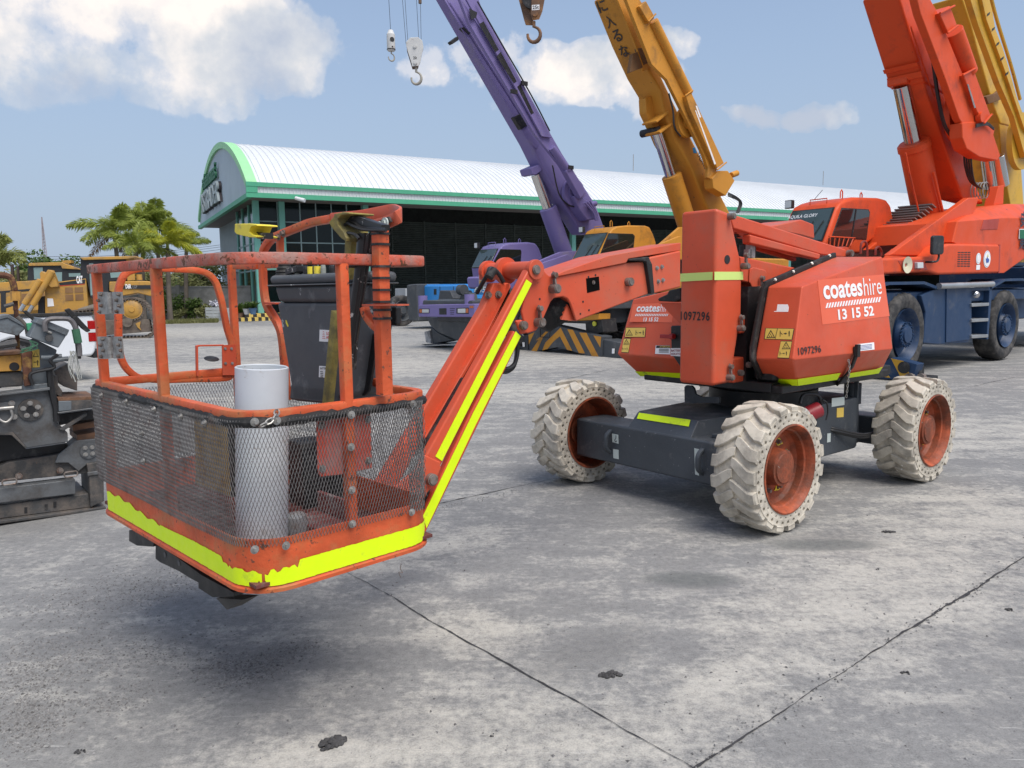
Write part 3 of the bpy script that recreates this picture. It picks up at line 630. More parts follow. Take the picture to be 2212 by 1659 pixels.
print('cover', [tuple(round(a,2) for a in p) for p in (T1,B1,B2,C1,C2,I1,J1,K1,T2,I2)], nT)
rear = [V((T2.x-.14, .40, T2.z-.06)), V((B2.x-.06,.5,B2.z)), V((C2.x-.05,.4,C2.z)), V((T2.x-.1,.3,T2.z-.02)), V((B2.x-.06,.3,B2.z)), V((C2.x,.3,C2.z))]
cov = hull([T1,B1,B2,C1,C2,I1,J1,K1,T2,I2]+rear, 'side_cover', mOrange, lift)
# sealing strip round the mouth of the cover
path = [I2+V((0,.0,.012)), I1+V((.012,-.01,.016)), I1+V((.022,-.02,-.02)), LF.S(*g1(757,1180), B1.x+.02), LF.S(*g1(757,1265), B1.x+.02), LF.S(*g1(850,1478), C1.x+.02)]
mb = MB(); mb.sweep(path, rrect(.045,.03,.006), up=(0,1,0)); put('rubber_seal', mb, mRubberB, cov)
for t_ in (.08,.36,.64,.9):
    mb = MB(); p = I2.lerp(I1, t_)+V((.02,.01,.025)); mb.bolt(p, (.5,.5,.6), .008, .008); put('bolt', mb, mSteel, cov)
dec = lambda pts, mat, nm='decal', l=.003: decal(LF, kK(*pts), B1, nT, mat, cov, nm, l)
stick = dec([(1282,628),(1822,582),(1870,922),(1322,993)], mSticker, 'logo_sticker', .002)
def on(fr, p0, n, K_, x, y, l): return FP(fr, *K_((x, y))[0], p0, n)+V(n).normalized()*l
def lettering(fr, p0, n, K_, body, a, b, h, mat, par, bold=0, shear=0, name='lettering', l=.0045, spacing=1.0):
    """a, b: picture places of the lower left and lower right ends of the line, h: height in metres"""
    A = on(fr, p0, n, K_, *a, l); B = on(fr, p0, n, K_, *b, l); ux = (B-A); w_ = ux.length; ux.normalize(); uy = V(n).normalized().cross(ux)
    if uy.z < 0: uy = -uy
    mb = MB(); write(mb, body, A, ux, uy, w=w_, h=h, bold=bold, shear=shear, spacing=spacing); return put(name, mb, mat, par)
def hgt(fr, p0, n, K_, a, b): return (on(fr, p0, n, K_, *a, 0)-on(fr, p0, n, K_, *b, 0)).length
L1 = lambda body, a, b, top, mat, bold=0, sh=0, nm='lettering': lettering(LF, B1, nT, kK, body, a, b, hgt(LF, B1, nT, kK, a, top), mat, stick, bold, sh, nm)
L1('coates', (1332,789), (1650,758), (1326,648), mWhiteS, .026); L1('hire', (1662,757), (1806,742), (1655,612), mWhiteS, -.004)
L1('13 15 52', (1452,955), (1742,918), (1448,868), mWhiteS, .03, nm='lettering')
mb = MB()
for i in range(20):
    f = i/20; x0, y0 = 1345+(1795-1345)*f, 858-(858-806)*f; q = [(x0,y0),(x0+13,y0-1.5),(x0+25,y0-44),(x0+12,y0-42)]
    mb.prism([on(LF, B1, nT, kK, x, y, .0045) for x, y in q], nT*-.001)
put('logo_hatching', mb, mWhiteS, stick)
lettering(LF, B1, nT, kK, '1097296', (1125,1241), (1310,1217), hgt(LF, B1, nT, kK, (1125,1241), (1122,1180)), mBlackS, cov, .012, name='number', spacing=1.1)
dec([(1603,1152),(1742,1136),(1746,1195),(1608,1209)], mWhiteS, 'label'); 
mb = MB()
for i in range(4): q = [(1625,1163+i*11),(1725,1151+i*11),(1725,1155+i*11),(1625,1167+i*11)]; mb.prism([on(LF, B1, nT, kK, x, y, .004) for x, y in q], nT*-.0005)
put('label_print', mb, M('blue_print', (.03,.05,.25), .5), cov)
nF = (J1-B1).cross(T1-B1).normalized(); nF = nF if nF.x > 0 else -nF
def warning(P0, nn, K_, q, par, tri):     # yellow pictogram plate: quad q, warning triangle centre tri
    decal(LF, K_(*q), P0, nn, mBlackS, par, 'warning_label', .002); cx = sum(a for a, b in q)/4; cy = sum(b for a, b in q)/4
    f_ = [((a-cx)*.95+cx, (b-cy)*.92+cy) for a, b in q]; decal(LF, K_(*f_), P0, nn, mYelS, par, 'warning_label', .0032)
    mb = MB(); tx, ty, r_ = tri
    T = [(tx, ty-r_), (tx-r_, ty+r_*.8), (tx+r_, ty+r_*.8)]; ti = [(tx+(a-tx)*.78, ty+.06*r_+(b-ty)*.76) for a, b in T]
    for k in range(3):
        j = (k+1) % 3; mb.face([on(LF, P0, nn, K_, *p_, .0046) for p_ in (T[k], T[j], ti[j], ti[k])])
    for a, b, c in ((-.28,-.25,.09),(-.05,.0,.1),(.2,.35,.12),(-.3,.35,.1)): mb.face([on(LF, P0, nn, K_, tx+r_*(a+dx*c), ty+r_*(b+dy*c)*1.2, .0046) for dx, dy in ((-1,-1),(1,-.6),(1,1),(-.6,1))])
    return mb
def fig(mb, P0, nn, K_, x, y, s_):        # small arrow and standing figure
    for q in ([(0,-3),(14,-3),(14,-8),(24,0),(14,8),(14,3),(0,3)],[(38,-20),(44,-20),(44,20),(38,20)],[(34,-6),(48,-6),(48,-2),(34,-2)],[(-28,-22),(-24,-22),(-24,22),(-28,22)],[(-24,-10),(-8,4),(-10,8),(-26,-6)]):
        mb.face([on(LF, P0, nn, K_, x+a*s_, y+b*s_, .0046) for a, b in q])
q = [(858,1020),(1096,1024),(1078,1118),(848,1112)]; mb = warning(B1, nF, kK, q, cov, (905,1072,36)); fig(mb, B1, nF, kK, 1010,1066, 1.1); mb.face([on(LF,B1,nF,kK,*p_,.0046) for p_ in ((958,1024),(962,1024),(942,1112),(938,1112))]); put('warning_print', mb, mBlackS, cov)
q = [(985,1124),(1077,1126),(1052,1270),(957,1266)]; mb = warning(B1, nF, kK, q, cov, (1030,1165,34)); fig(mb, B1, nF, kK, 1000,1228, .8); put('warning_print', mb, mBlackS, cov)
decal(LF, kK((935,827),(1042,828),(1050,850),(1045,888),(930,888)), B1, nF, mWhiteS, cov, 'label')
# tape along the foot of the cover
nL = (C2-B2).cross(B1-B2).normalized(); nL = nL if nL.y > 0 else -nL
decal(LF, kK((1118,1437),(1470,1386),(1442,1440),(1124,1489)), C1, nL, mFluo, cov, 'tape', .003); decal(LF, kK((1548,1388),(1760,1355),(1812,1336),(1782,1388),(1534,1425)), C1, nL, mFluo, cov, 'tape', .003)
nK = (K1-C1).cross(B1-C1).normalized(); nK = nK if nK.x > 0 else -nK
decal(LF, kK((858,1432),(1117,1438),(1124,1489),(872,1476)), C1, nK, mFluo, cov, 'tape', .003)
# latch strap and chain
mb = MB(); a_ = on(LF, B1, nT, kK, 1580,1170, .012); b_ = on(LF, B1, nT, kK, 1585,1240, .014); c_ = on(LF, C1, nL, kK, 1545,1330, .02); d_ = LF.W(*g1(1450,1480), .66)
mb.sweep([a_, b_, c_, d_], rrect(.045,.016,.004), up=(0,1,0)); mb.obox((a_+b_)/2+V((0,.012,0)), (.022,0,0), (0,.012,0), (0,0,.045)); la_ = put('latch', mb, mRubberB, cov, bevel=.004)
def chain(name, pts, par, r=.009, wr=.0024, mat=None):
    P = curve(pts, 12); d = 0; last = P[0]; mb = MB(); k = 0
    for p in P[1:]:
        if (p-last).length < r*1.75: continue
        t = (p-last).normalized(); c = (p+last)/2; u = t.orthogonal().normalized(); u = u if k % 2 else t.cross(u)
        mb.tube([c+t*r*1.25*math.cos(a)+u*r*.7*math.sin(a) for a in [j*math.pi/4 for j in range(8)]], wr, 5, closed=True); last = p; k += 1
    return put(name, mb, mat or mSteel, par)
a_ = on(LF, C1, nL, kK, 1520,1262, .02)
chain('chain', [a_, a_+V((0,.01,-.06)), a_+V((.005,.005,-.16)), a_+V((.01,0,-.27))], cov)
mb = MB(); mb.box(-.60,-.62,.50,.53,.30,.96); put('stay_rod', mb, mGreyC, lift)
# ---- far cover (left of the mast)
gN = lambda x, y: kN((x, y))[0]
a1 = LF.S(*gN(1286,330), .68); a2 = LF.S(*gN(1197,640), .85); a3 = LF.S(*gN(1305,742), .72); a4 = LF.S(*gN(1330,765), .70)
pts = [a1, a2, a4]+[V((.68,-.1,1.62)), V((.85,-.1,a2.z)), V((.70,-.05,a4.z))]+[V((-1.0,p.y,p.z+.05)) for p in (a1, a2)]+[V((-.5,a4.y,a4.z)), V((-1.0,-.2,1.75)), V((-1.1,-.2,1.1)), V((-.9,-.2,.98))]
fcov = hull(pts, 'side_cover', mOrange, lift)
nG = (V((.68,-.1,1.62))-a2).cross(V((.85,-.1,a2.z))-a2).normalized(); nG = nG if nG.x > 0 else -nG
D2 = lambda q, mat, nm='decal', l=.003: decal(LF, kN(*q), a2, nG, mat, fcov, nm, l)
st2 = D2([(1290,358),(1432,352),(1515,390),(1510,462),(1268,458)], mSticker, 'logo_sticker', .002)
L2 = lambda body, a, b, h, mat, bold=0, sh=0, nm='lettering', K_=kN: lettering(LF, a2, nG, K_, body, a, b, h, mat, st2, bold, sh, nm)
hh = lambda a, b: hgt(LF, a2, nG, kN, a, b)
L2('coates', (1307,402), (1438,402), hh((1307,402),(1312,364)), mWhiteS, .026); L2('hire', (1441,402), (1500,402), hh((1441,402),(1444,358)), mWhiteS, -.004); L2('13 15 52', (1347,456), (1432,456), hh((1347,456),(1349,434)), mWhiteS, .03)
mb = MB()
for i in range(20):
    x0 = 1300+188*i/20; mb.prism([on(LF, a2, nG, kN, x, y, .0045) for x, y in ((x0,426),(x0+5,426),(x0+12,413),(x0+7,413))], nG*-.001)
put('logo_hatching', mb, mWhiteS, st2)
def w2(q, tri, f):
    mb = warning(a2, nG, kN, q, fcov, tri); fig(mb, a2, nG, kN, *f); put('warning_print', mb, mBlackS, fcov)
w2([(1247,490),(1362,490),(1357,546),(1240,545)], (1268,520,20), (1322,520,.62)); w2([(1236,551),(1276,551),(1262,635),(1222,632)], (1252,573,17), (1240,612,.38))
D2([(1418,592),(1500,592),(1500,643),(1414,640)], mWhiteS, 'label'); D2([(1422,593),(1500,593),(1500,607),(1420,607)], mBlackS, 'label', .004)
lettering(LF, a2, nG, kN, 'ATTENTION', (1440,605), (1499,605), .014, mYelS, fcov, .02, l=.0055)
mb = MB()
for i in range(3): mb.face([on(LF, a2, nG, kN, x, y, .004) for x, y in ((1436,612+i*8),(1492,612+i*8),(1492,616+i*8),(1436,616+i*8))])
put('label_print', mb, mBlackS, fcov)
mb = MB(); q = kWp(LF, kN((1500,480),(1562,480),(1562,700),(1540,660),(1500,640)), .0); mb = MB(); mb.prism([LF.S(x, y, .90) for x, y in kN((1498,480),(1575,480),(1575,745),(1502,640))], (-.06,0,0)); bp_ = put('battery_isolator', mb, mBlack, fcov, bevel=.01)
mb = MB(); p = LF.S(*gN(1520,540), .905); mb.cyl(p, p+V((.04,0,0)), .022, n=16); mb.obox(p+V((.05,-.03,0)), (.008,0,0), (0,.06,0), (0,0,.014)); put('isolator_handle', mb, M('isolator_red', (.35,.02,.02), .4), bp_, bevel=.004)
decal(LF, kN((1503,607),(1572,607),(1572,655),(1503,650)), (.90,0,0), (1,0,0), mWhiteS, bp_, 'label'); 
for t_, yy in (('BATTERY', 627), ('ISOLATOR', 646)): lettering(LF, (.90,0,0), V((1,0,0)), kN, t_, (1507,yy), (1566,yy), .016, M('maroon_print', (.25,.02,.05), .5), bp_, .02)
D2([(1305,740),(1560,768),(1560,775),(1332,762)], mFluo, 'tape') if False else None
nH = (a4-a2).cross(V((.85,-.1,a2.z))-a2).normalized(); nH = nH if nH.x > 0 else -nH
decal(LF, kN((1300,738),(1560,748),(1560,775),(1330,764)), a2, nH, mFluo, fcov, 'tape', .004)
# black rubber flap and gear between the boom and the far cover
mb = MB(); mb.prism([LF.S(x, y, 1.0) for x, y in kN((1485,280),(1560,262),(1560,330),(1520,345),(1425,340),(1425,325),(1480,300))], (-.2,0,0)); mb.prism([LF.S(x, y, .98) for x, y in kN((1420,345),(1560,348),(1560,440))], (-.02,0,0)) if False else None; put('rubber_flap', mb, mRubberB, lift, bevel=.01)
mb = MB(); mb.prism([LF.S(x, y, .98) for x, y in kN((1440,350),(1565,352),(1565,470),(1545,460))], (-.03,0,0)); put('cover_bracket', mb, mOrange, lift)
# ---- main boom
mb = MB()
HB = kN((735,130),(775,150),(800,185),(828,205),(1250,122),(1345,115),(1385,160),(1395,292),(966,455),(932,352),(915,326),(890,316),(842,322),(822,345),(772,460),(740,508),(690,525),(655,500),(668,455),(655,400),(690,250),(700,160))
boom = arm('main_boom', HB, .37, .018)
arm('boom_plate', HB, .13, .018, par=boom)
arm('boom_web', kN((828,212),(1340,120),(1380,165),(1388,285),(972,445),(935,350)), .352, .20, par=boom)
arm('boom_flange', kN((835,196),(905,166),(1150,82),(1560,8),(1560,52),(1262,100),(1250,122),(832,206)), .385, .26, mOrange, boom)
sl = arm('boom_sleeve', kN((1385,90),(1560,52),(1560,262),(1400,300),(1388,240),(1380,120)), .395, .27, par=boom)
arm('sleeve_collar', kN((1268,100),(1378,88),(1398,130),(1412,296),(1392,300),(1378,200),(1365,118),(1340,112),(1268,112)), .398, .27, mRubberB, boom)
for c_ in kN((1422,152),(1450,145),(1430,228),(1456,220)): mb = MB(); mb.bolt(LF.W(*c_, .395), (0,1,0), .009, .01); put('bolt', mb, mSteel, sl)
mb = MB(); mb.prism(kWp(LF, kN((1288,86),(1330,80),(1330,88),(1288,94)), .38), (0,-.1,0)); 
for k_ in range(5): p = LF.W(*gN(1325+k_*18,82-k_*4), .36); mb.obox(p, (.012,0,.002), (0,.02,0), (0,0,.008))
put('wear_pad', mb, mBlack, boom)
win = arm('boom_opening', kN((1022,211),(1094,200),(1099,276),(1028,293)), .3725, .002, M('void', (.004,.004,.004), .9, spec=.05), boom, 0); mb = MB(); mb.bolt(LF.W(*gN(1063,234), .374), (0,1,0), .008, .006); put('bolt', mb, mPin, win)
for c_ in kN((1034,203),(1074,192),(1003,343),(988,412),(1037,391),(757,328)): mb = MB(); p = LF.W(*c_, .37); mb.cyl(p, p+V((0,.002,0)), .006, n=10); put('hole', mb, mBlack, boom)
pin(boom, LF, gN(1255,231), .37, .026, .035, False); pin(boom, LF, gN(825,270), .37, .026, .055); pin(boom, LF, gN(742,460), .37, .026, .05); pin(boom, LF, gN(662,478), .40, .024, .02, False)
arm('pin_lug', kN((620,450),(660,445),(690,480),(690,520),(655,530),(640,500)), .395, .02, par=boom)
mb = MB(); p0 = LF.W(*gN(770,440), .25); p1 = LF.W(*gN(925,350), .25)      # bellows
mb.lathe([(.072+.016*(i % 2), i*.012) for i in range(22)], p0, (p1-p0), 20, caps=True); put('bellows', mb, mRubberB, boom)
mb = MB(); mb.prism(kWp(LF, kN((880,445),(968,453),(915,358)), .34), (0,-.16,0)); put('boom_gusset', mb, mOrange, boom)
# elbow tube and lugs
e0 = LF.W(*gN(735,162), .40); mb = MB(); mb.cyl(e0+V((0,.01,0)), e0+V((0,-.02,0)), .055, n=28); put('elbow_boss', mb, mOrange, boom, bevel=.004); pin(boom, LF, gN(735,162), .41, .026, .012, False)
mb = MB(); mb.cyl(e0+V((0,-.03,0)), e0+V((.02,-.40,.0)), .048, n=24); mb.cyl(e0+V((.02,-.22,.0)), e0+V((.02,-.25,.0)), .075, n=28); mb.cyl(e0+V((.02,-.38,.0)), e0+V((.02,-.41,.0)), .062, n=28); put('elbow_tube', mb, mOrange, boom)
# ---- jib: three long bars running down to the basket
def ext(pts): return kN(*pts)
jib = arm('jib', ext([(700,155),(735,205),(715,250),(205,1262),(60,1560),(-20,1500),(120,1200),(500,520),(690,165)]), .40, .055)
arm('jib_tape', ext([(683,217),(713,240),(203,1248),(166,1222)]), .4035, .002, mFluo, jib, 0)
arm('jib_tie_bar', ext([(612,505),(655,540),(640,575),(118,1645),(60,1760),(40,1660),(100,1545),(360,980)]), .385, .05, par=jib)
arm('jib_tape', ext([(622,512),(650,539),(395,1040),(115,1630),(95,1560),(380,975)]), .3885, .002, mFluo, jib, 0)
ja = arm('jib_arm', ext([(495,236),(590,236),(588,290),(455,525),(105,1120),(-130,1540),(-230,1500),(95,955),(440,372)]), .27, .06, par=jib)
arm('jib_arm_edge', ext([(590,236),(596,262),(470,530),(112,1135),(105,1112),(452,520),(580,290)]), .30, .06, par=jib) 
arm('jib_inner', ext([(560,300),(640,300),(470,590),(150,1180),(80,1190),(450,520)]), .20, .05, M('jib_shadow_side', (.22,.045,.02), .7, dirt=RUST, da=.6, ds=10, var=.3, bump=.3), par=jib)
arm('jib_cylinder', ext([(330,770),(350,785),(150,1165),(118,1190),(112,1150)]), .33, .05, mBlack, jib)
for c_ in kN((463,305),(521,303)): mb = MB(); mb.bolt(LF.W(*c_, .27), (0,1,0), .014, .016); put('bolt', mb, mPin, ja)
arm('jib_foot', ext([(105,1210),(195,1252),(200,1290),(160,1385),(60,1500),(-100,1560),(-120,1440),(60,1290)]), .415, .02, par=jib); pin(jib, LF, gN(135,1350), .415, .03, .03, False)
# hoses at the elbow and the loop below
for k in range(4):
    o = k*.03; mb = MB(); P = [LF.W(*gN(x, y), .30-o) for x, y in ((552,232),(528,190),(498,160),(472,158),(462,185))]; mb.tube(curve(P+[P[-1]+V((0,-.1,-.10))]), .012, 10); put('hydraulic_hose', mb, mHose, jib)
mb = MB(); P = [LF.W(*gN(x, y), .34) for x, y in ((500,165),(485,180),(470,205))]; mb.tube(P, .022, 12); put('hose_clamp', mb, mRubberB, jib)
for k in range(3):
    mb = MB(); P = [LF.W(*gN(x+k*3, y-k*9), .24+k*.03) for x, y in ((625,590),(625,650),(610,710),(580,738),(552,742),(530,735))]; mb.tube(curve(P), .012); put('hydraulic_hose', mb, mHose, jib)
# support under the basket
mb = MB(); mb.sweep([V((3.35,.30,.55)), V((3.75,.35,.50)), V((4.05,.40,.50))], rrect(.10,.10,.01)); mb.box(3.98,4.10,.32,.48,.50,.95); mb.cyl((3.9,.4,.50),(3.9,.4,.80),.09,n=24); put('basket_support', mb, mBlack, lift, bevel=.006)
# ---------------------------------------------------------------- the work basket of the lift
BK = Frame((-1.094,3.164), math.radians(224.7)); HX, HY, RC = .384, .758, .15
def inb(o): o.location = LF.inv(BK.o); o.rotation_euler = (0,0,BK.rz-LF.rz); return o
def rloop(hx, hy, r, n=6):
    o = []
    for cx, cy, a0 in ((hx-r,hy-r,0),(-hx+r,hy-r,90),(-hx+r,-hy+r,180),(hx-r,-hy+r,270)):
        for i in range(n+1): a = math.radians(a0+90*i/n); o.append((cx+r*math.cos(a), cy+r*math.sin(a)))
    return o
mGrid = M('floor_grid', (.13,.035,.03), .8, var=.4, vs=9, dirt=(.25,.22,.2), da=.3, ds=8, bump=.4, bs=60)
mb = MB(); lo = rloop(HX, HY, RC); li = rloop(HX-.012, HY-.012, RC-.01); lf = rloop(HX+.008, HY+.008, RC)
mb.loft([[(x,y,.632) for x,y in li], [(x,y,.624) for x,y in lf], [(x,y,.636) for x,y in lf], [(x,y,.642) for x,y in lo], [(x,y,.80) for x,y in lo], [(x,y,.80) for x,y in li], [(x,y,.632) for x,y in li]], caps=False)
bk = inb(put('basket', mb, mWorn, lift, ang=30))
def B(name, mb, mat, bev=0, ang=35, seg=1): return put(name, mb, mat, bk, bevel=bev, ang=ang, seg=seg)
mb = MB(); mb.box(-HX+.02, HX-.02, -HY+.02, HY-.02, .648, .66)
for i in range(20): mb.box(-HX+.03, HX-.03, -HY+.05+i*.068, -HY+.056+i*.068, .66, .672)
B('floor', mb, mGrid)
# fluorescent band round the kick plate, torn at the corner
r_ = random.Random(3); mb = MB(); lt = [p for p in rloop(HX+.0025, HY+.0025, RC, 24)]
P = []; L_ = lt+[lt[0]]
for a, b in zip(L_, L_[1:]):
    n = max(1, int(math.hypot(b[0]-a[0], b[1]-a[1])/.010))
    P += [(a[0]+(b[0]-a[0])*i/n, a[1]+(b[1]-a[1])*i/n) for i in range(n)]
# front (+x) face, near corner, near (+y) face only
sel = [p for p in P if p[0] > HX-.001 or p[1] > HY-.001 or (p[0] > HX-RC and p[1] > HY-RC)]
def segs(cond, key): return sorted([p for p in P if cond(p)], key=key)
pf = segs(lambda p: p[0] > HX+.002 and p[1] < HY-RC, lambda p: p[1])
pc = segs(lambda p: p[0] >= HX-RC-.0001 and p[1] >= HY-RC-.0001, lambda p: math.atan2(p[1]-(HY-RC), p[0]-(HX-RC)))
pn = segs(lambda p: p[1] > HY+.002 and -HX+RC < p[0] < HX-RC, lambda p: -p[0])+segs(lambda p: p[0] <= -HX+RC and p[1] > HY-RC*.5, lambda p: -p[0])
lc = segs(lambda p: p[0] < -HX+RC and p[1] > HY-RC, lambda p: -p[0]+-p[1]*1.0)
strip = pf+pc+pn
prev = None; m_ = len(strip); nf, nc = len(pf), len(pc)
for i, p in enumerate(strip):
    t = i/m_; z0, z1 = .646+r_.uniform(-.001,.001), .716+r_.uniform(-.0012,.0012)
    if i < nf: q = i/nf; z1 += .012*math.sin(q*9)*(1-q)+.014*max(0, 1-q*3)+(.006*math.sin(q*60))*(q<.5); z0 += .004*(1-q)
    if nf-6 <= i < nf+nc//2+14: z1 -= .010+.012*abs(math.sin(i*.37))*abs(math.sin(i*.9))+r_.uniform(0,.006)
    if nf+nc//2 <= i < nf+nc//2+4: z1 -= .012; z0 += .02 if i % 2 else 0
    if i > m_-9: z0 += .007*(i-(m_-9))
    v = (mb.b.verts.new((p[0], p[1], z0)), mb.b.verts.new((p[0], p[1], z1)))
    if prev and i != nf+nc//2+2: mb.b.faces.new((prev[0], v[0], v[1], prev[1]))
    prev = v
B('tape', mb, mFluo)
# rails
def tube_(path, r=None, mat=mWorn, name='rail', w=.036, h=.038, up=(0,0,1), closed=False):
    mb = MB(); mb.sweep(path, rrect(w, h, .006), up=up, closed=closed); return B(name, mb, mat)
tl = fillet([V((HX-.02,-HY+.09,1.708)), V((HX-.02,HY-.02,1.708)), V((-HX+.02,HY-.02,1.708)), V((-HX+.02,HY-.16,1.708)), V((-HX+.10,HY-.20,1.708))], [0,.24,.07,.05,0], 8)
top = tube_(tl, mat=mRail, name='top_rail', w=.038, h=.038)
mr = fillet([V((-HX+.02,-HY+.3,1.205)), V((-HX+.02,-HY+.02,1.205)), V((HX-.02,-HY+.02,1.205)), V((HX-.02,HY-.02,1.205)), V((-HX+.02,HY-.02,1.205)), V((-HX+.02,HY-.30,1.205))], [0,.08,.08,.15,.12,0], 7)
mid = tube_(mr[3:], mat=mWorn, name='mid_rail')
r_ = random.Random(5); P = []; Q = mr[9:]
for a, b in zip(Q, Q[1:]):
    n = max(1, int((b-a).length/.02)); P += [a.lerp(b, i/n) for i in range(n)]
mb = MB(); mb.tube([V((p.x*1.03, p.y*1.018, p.z-.019+r_.uniform(-.003,.003))) for p in P], [.018+r_.uniform(-.003,.003) for _ in P], 8); B('rubber_edging', mb, mRubberB)
def post(px, plane, d, z0=.66, z1=1.70, name='post', w=.037, mat=mWorn):
    f = BK.S if plane == 'x' else BK.W; a = f(px[0][0], px[0][1], d); b = f(px[1][0], px[1][1], d); x, y = (a.x+b.x)/2, (a.y+b.y)/2
    mb = MB(); mb.sweep([V((x,y,z0)), V((x,y,z1))], rrect(w, w, .008), up=(1,0,0)); return B(name, mb, mat), x, y
post(kB((88,640),(125,1600)), 'x', HX-.02)
post(kB((642,620),(675,1640)), 'x', HX-.02)
_, npx, npy = post(kC((917,560),(948,1540)), 'y', HY-.02)
post(kB((1327,600),(1372,1380)), 'x', -HX+.02, .66, 1.745)
# door in the left end
yd = -HY+.02
dp = [BK.W(x, y, yd) for x, y in kB((275,1250),(272,800),(330,650),(470,610),(720,612),(1020,628),(1120,660),(1185,735),(1235,900),(1290,1180),(1335,1310),(1350,1450),(1330,1630),(1180,1640),(640,1652),(450,1630),(340,1540),(290,1430))]
mb = MB(); dp2 = fillet(dp, .03, 3, closed=True); mb.sweep(dp2, rrect(.030,.032,.007), up=(0,1,0), closed=True); door = B('door', mb, mWorn)
def plate(K_, pts, plane, d, t, mat, name, par=bk, bev=0):
    f = BK.S if plane == 'x' else BK.W; mb = MB(); mb.prism([f(x, y, d) for x, y in K_(*pts)], (-t,0,0) if plane == 'x' else (0,-t,0)); return put(name, mb, mat, par, bevel=bev)
lp = plate(kB, [(1245,1325),(1372,1318),(1372,1605),(1250,1605)], 'y', yd+.03, .008, mOrange, 'latch_plate', door)
for c_ in kB((1272,1358),(1330,1358),(1275,1495),(1338,1495)): mb = MB(); mb.bolt(BK.W(*c_, yd+.031), (0,1,0), .005, .004); put('bolt', mb, mSteel, lp)
mb = MB(); mb.sweep([BK.W(x, y, yd+.02) for x, y in kB((1010,1610),(1005,1335),(1030,1330),(1250,1326))], rrect(.008,.02,.002), up=(0,1,0)); put('door_handle', mb, mOrange, door)
mb = MB(); c_ = BK.W(*kB((1145,1452))[0], yd+.03); mb.lathe([(.001,-.004),(.030,-.003),(.036,0),(.030,.003),(.001,.004)], c_, (0,.35,1), 20); put('latch_paddle', mb, mBlack, door)
mHinge = M('galvanised', (.38,.37,.35), .5, .6, var=.2, vs=18, dirt=(.12,.1,.09), da=.3, ds=14)
for y0 in (828, 1245):
    a_, b_ = BK.S(*kB((85,y0))[0], HX+.004), BK.S(*kB((95,y0+208))[0], HX+.004); zc, hz_ = (a_.z+b_.z)/2, abs(a_.z-b_.z)/2
    pl = [BK.S(x, y, HX+.006) for x, y in kB((78,y0),(165,y0),(178,y0+208),(90,y0+208))]; mb = MB(); mb.prism(pl, (-.006,0,0)); hg = B('hinge', mb, mHinge)
    pr = [BK.S(x, y, HX+.006) for x, y in kB((215,y0),(300,y0),(316,y0+205),(232,y0+205))]; mb = MB(); mb.prism(pr, (-.006,0,0)); put('hinge_leaf', mb, mHinge, hg)
    kp = [BK.S(x, y, HX+.008) for x, y in kB((190,y0+5),(206,y0+203))]; mb = MB(); mb.cyl(kp[0], kp[1], .010, n=14); mb.cyl(kp[0].lerp(kp[1],.2), kp[0].lerp(kp[1],.8), .0125, n=14); put('hinge_pin', mb, mHinge, hg)
    for bx, by in ((118,25),(95,80),(120,130),(103,185),(282,25),(263,78),(288,130),(265,182)): mb = MB(); mb.bolt(BK.S(*kB((bx+(0 if y0<1000 else 18),y0+by))[0], HX+.007), (1,0,0), .0055, .008); put('bolt', mb, mPin, hg)
# bars of the back side, console hoops
xb = -HX+.02
H = lambda pts, d=xb, r=.05, closed=False: fillet([BK.S(x, y, d) for x, y in kC(*pts)], r, 4)
tube_([BK.S(*p, xb) for p in kC((140,548),(310,548))], name='cross_bar', w=.03, h=.034)
tube_([BK.S(*p, xb) for p in kC((375,540),(460,535))], name='cross_bar', w=.03, h=.034)
tube_(H([(520,1520),(485,1100),(470,1010),(430,930),(362,830),(345,700),(338,500),(345,430),(400,350),(480,315),(690,232),(850,205)]), name='console_guard', w=.034, h=.034, up=(1,0,0))
hp = [BK.S(*p, xb+.01) for p in kC((840,206),(1050,188),(1290,142))]; hq = BK.S(*kC((1345,165))[0], xb+.06); hr = [BK.S(*p, xb+.10) for p in kC((1330,192),(1225,240),(1140,262))]
mb = MB(); mb.sweep(fillet(hp+[hq]+hr, .04, 4), rrect(.012,.048,.004), up=(0,0,1)); B('console_guard', mb, mOrange)
pl = plate(kC, [(1128,246),(1250,190),(1268,225),(1170,282)], 'x', xb+.125, .01, mBlack, 'guard_bracket')
for c_ in kC((1187,262),(1232,235)): mb = MB(); p = BK.S(*c_, xb+.126); mb.cyl(p, p+V((.006,0,0)), .019, n=20); mb.cyl(p+V((.006,0,0)), p+V((.012,0,0)), .010, n=6); put('washer', mb, mLabel, pl)
tube_([BK.S(*p, xb) for p in kC((470,600),(466,340))], name='post', w=.03, h=.03, up=(1,0,0))
for c_ in kC((458,338),(492,312)): mb = MB(); mb.bolt(BK.S(*c_, xb+.018), (1,0,0), .011, .012); B('bolt', mb, mPin)
xg = -.13
gp = tube_([BK.S(*p, xg) for p in kC((1192,292),(1200,700),(1225,1480))], name='cable_post', w=.046, h=.046, up=(1,0,0))
for yy in (315,392,552,636,722,808,866,928): mb = MB(); p = BK.S(*kC((1193+(yy-292)*.026,yy))[0], xg); mb.sweep([p+V((0,0,-.004)), p+V((0,0,.004))], rrect(.055,.055,.012), up=(1,0,0)); put('cable_tie', mb, mRubberB, gp)
plate(kC, [(1060,826),(1316,826),(1316,838),(1060,838)], 'x', xg+.03, .05, mOrange, 'bracket'); plate(kC, [(345,812),(430,815),(430,826),(345,824)], 'x', xb+.03, .05, mOrange, 'bracket')
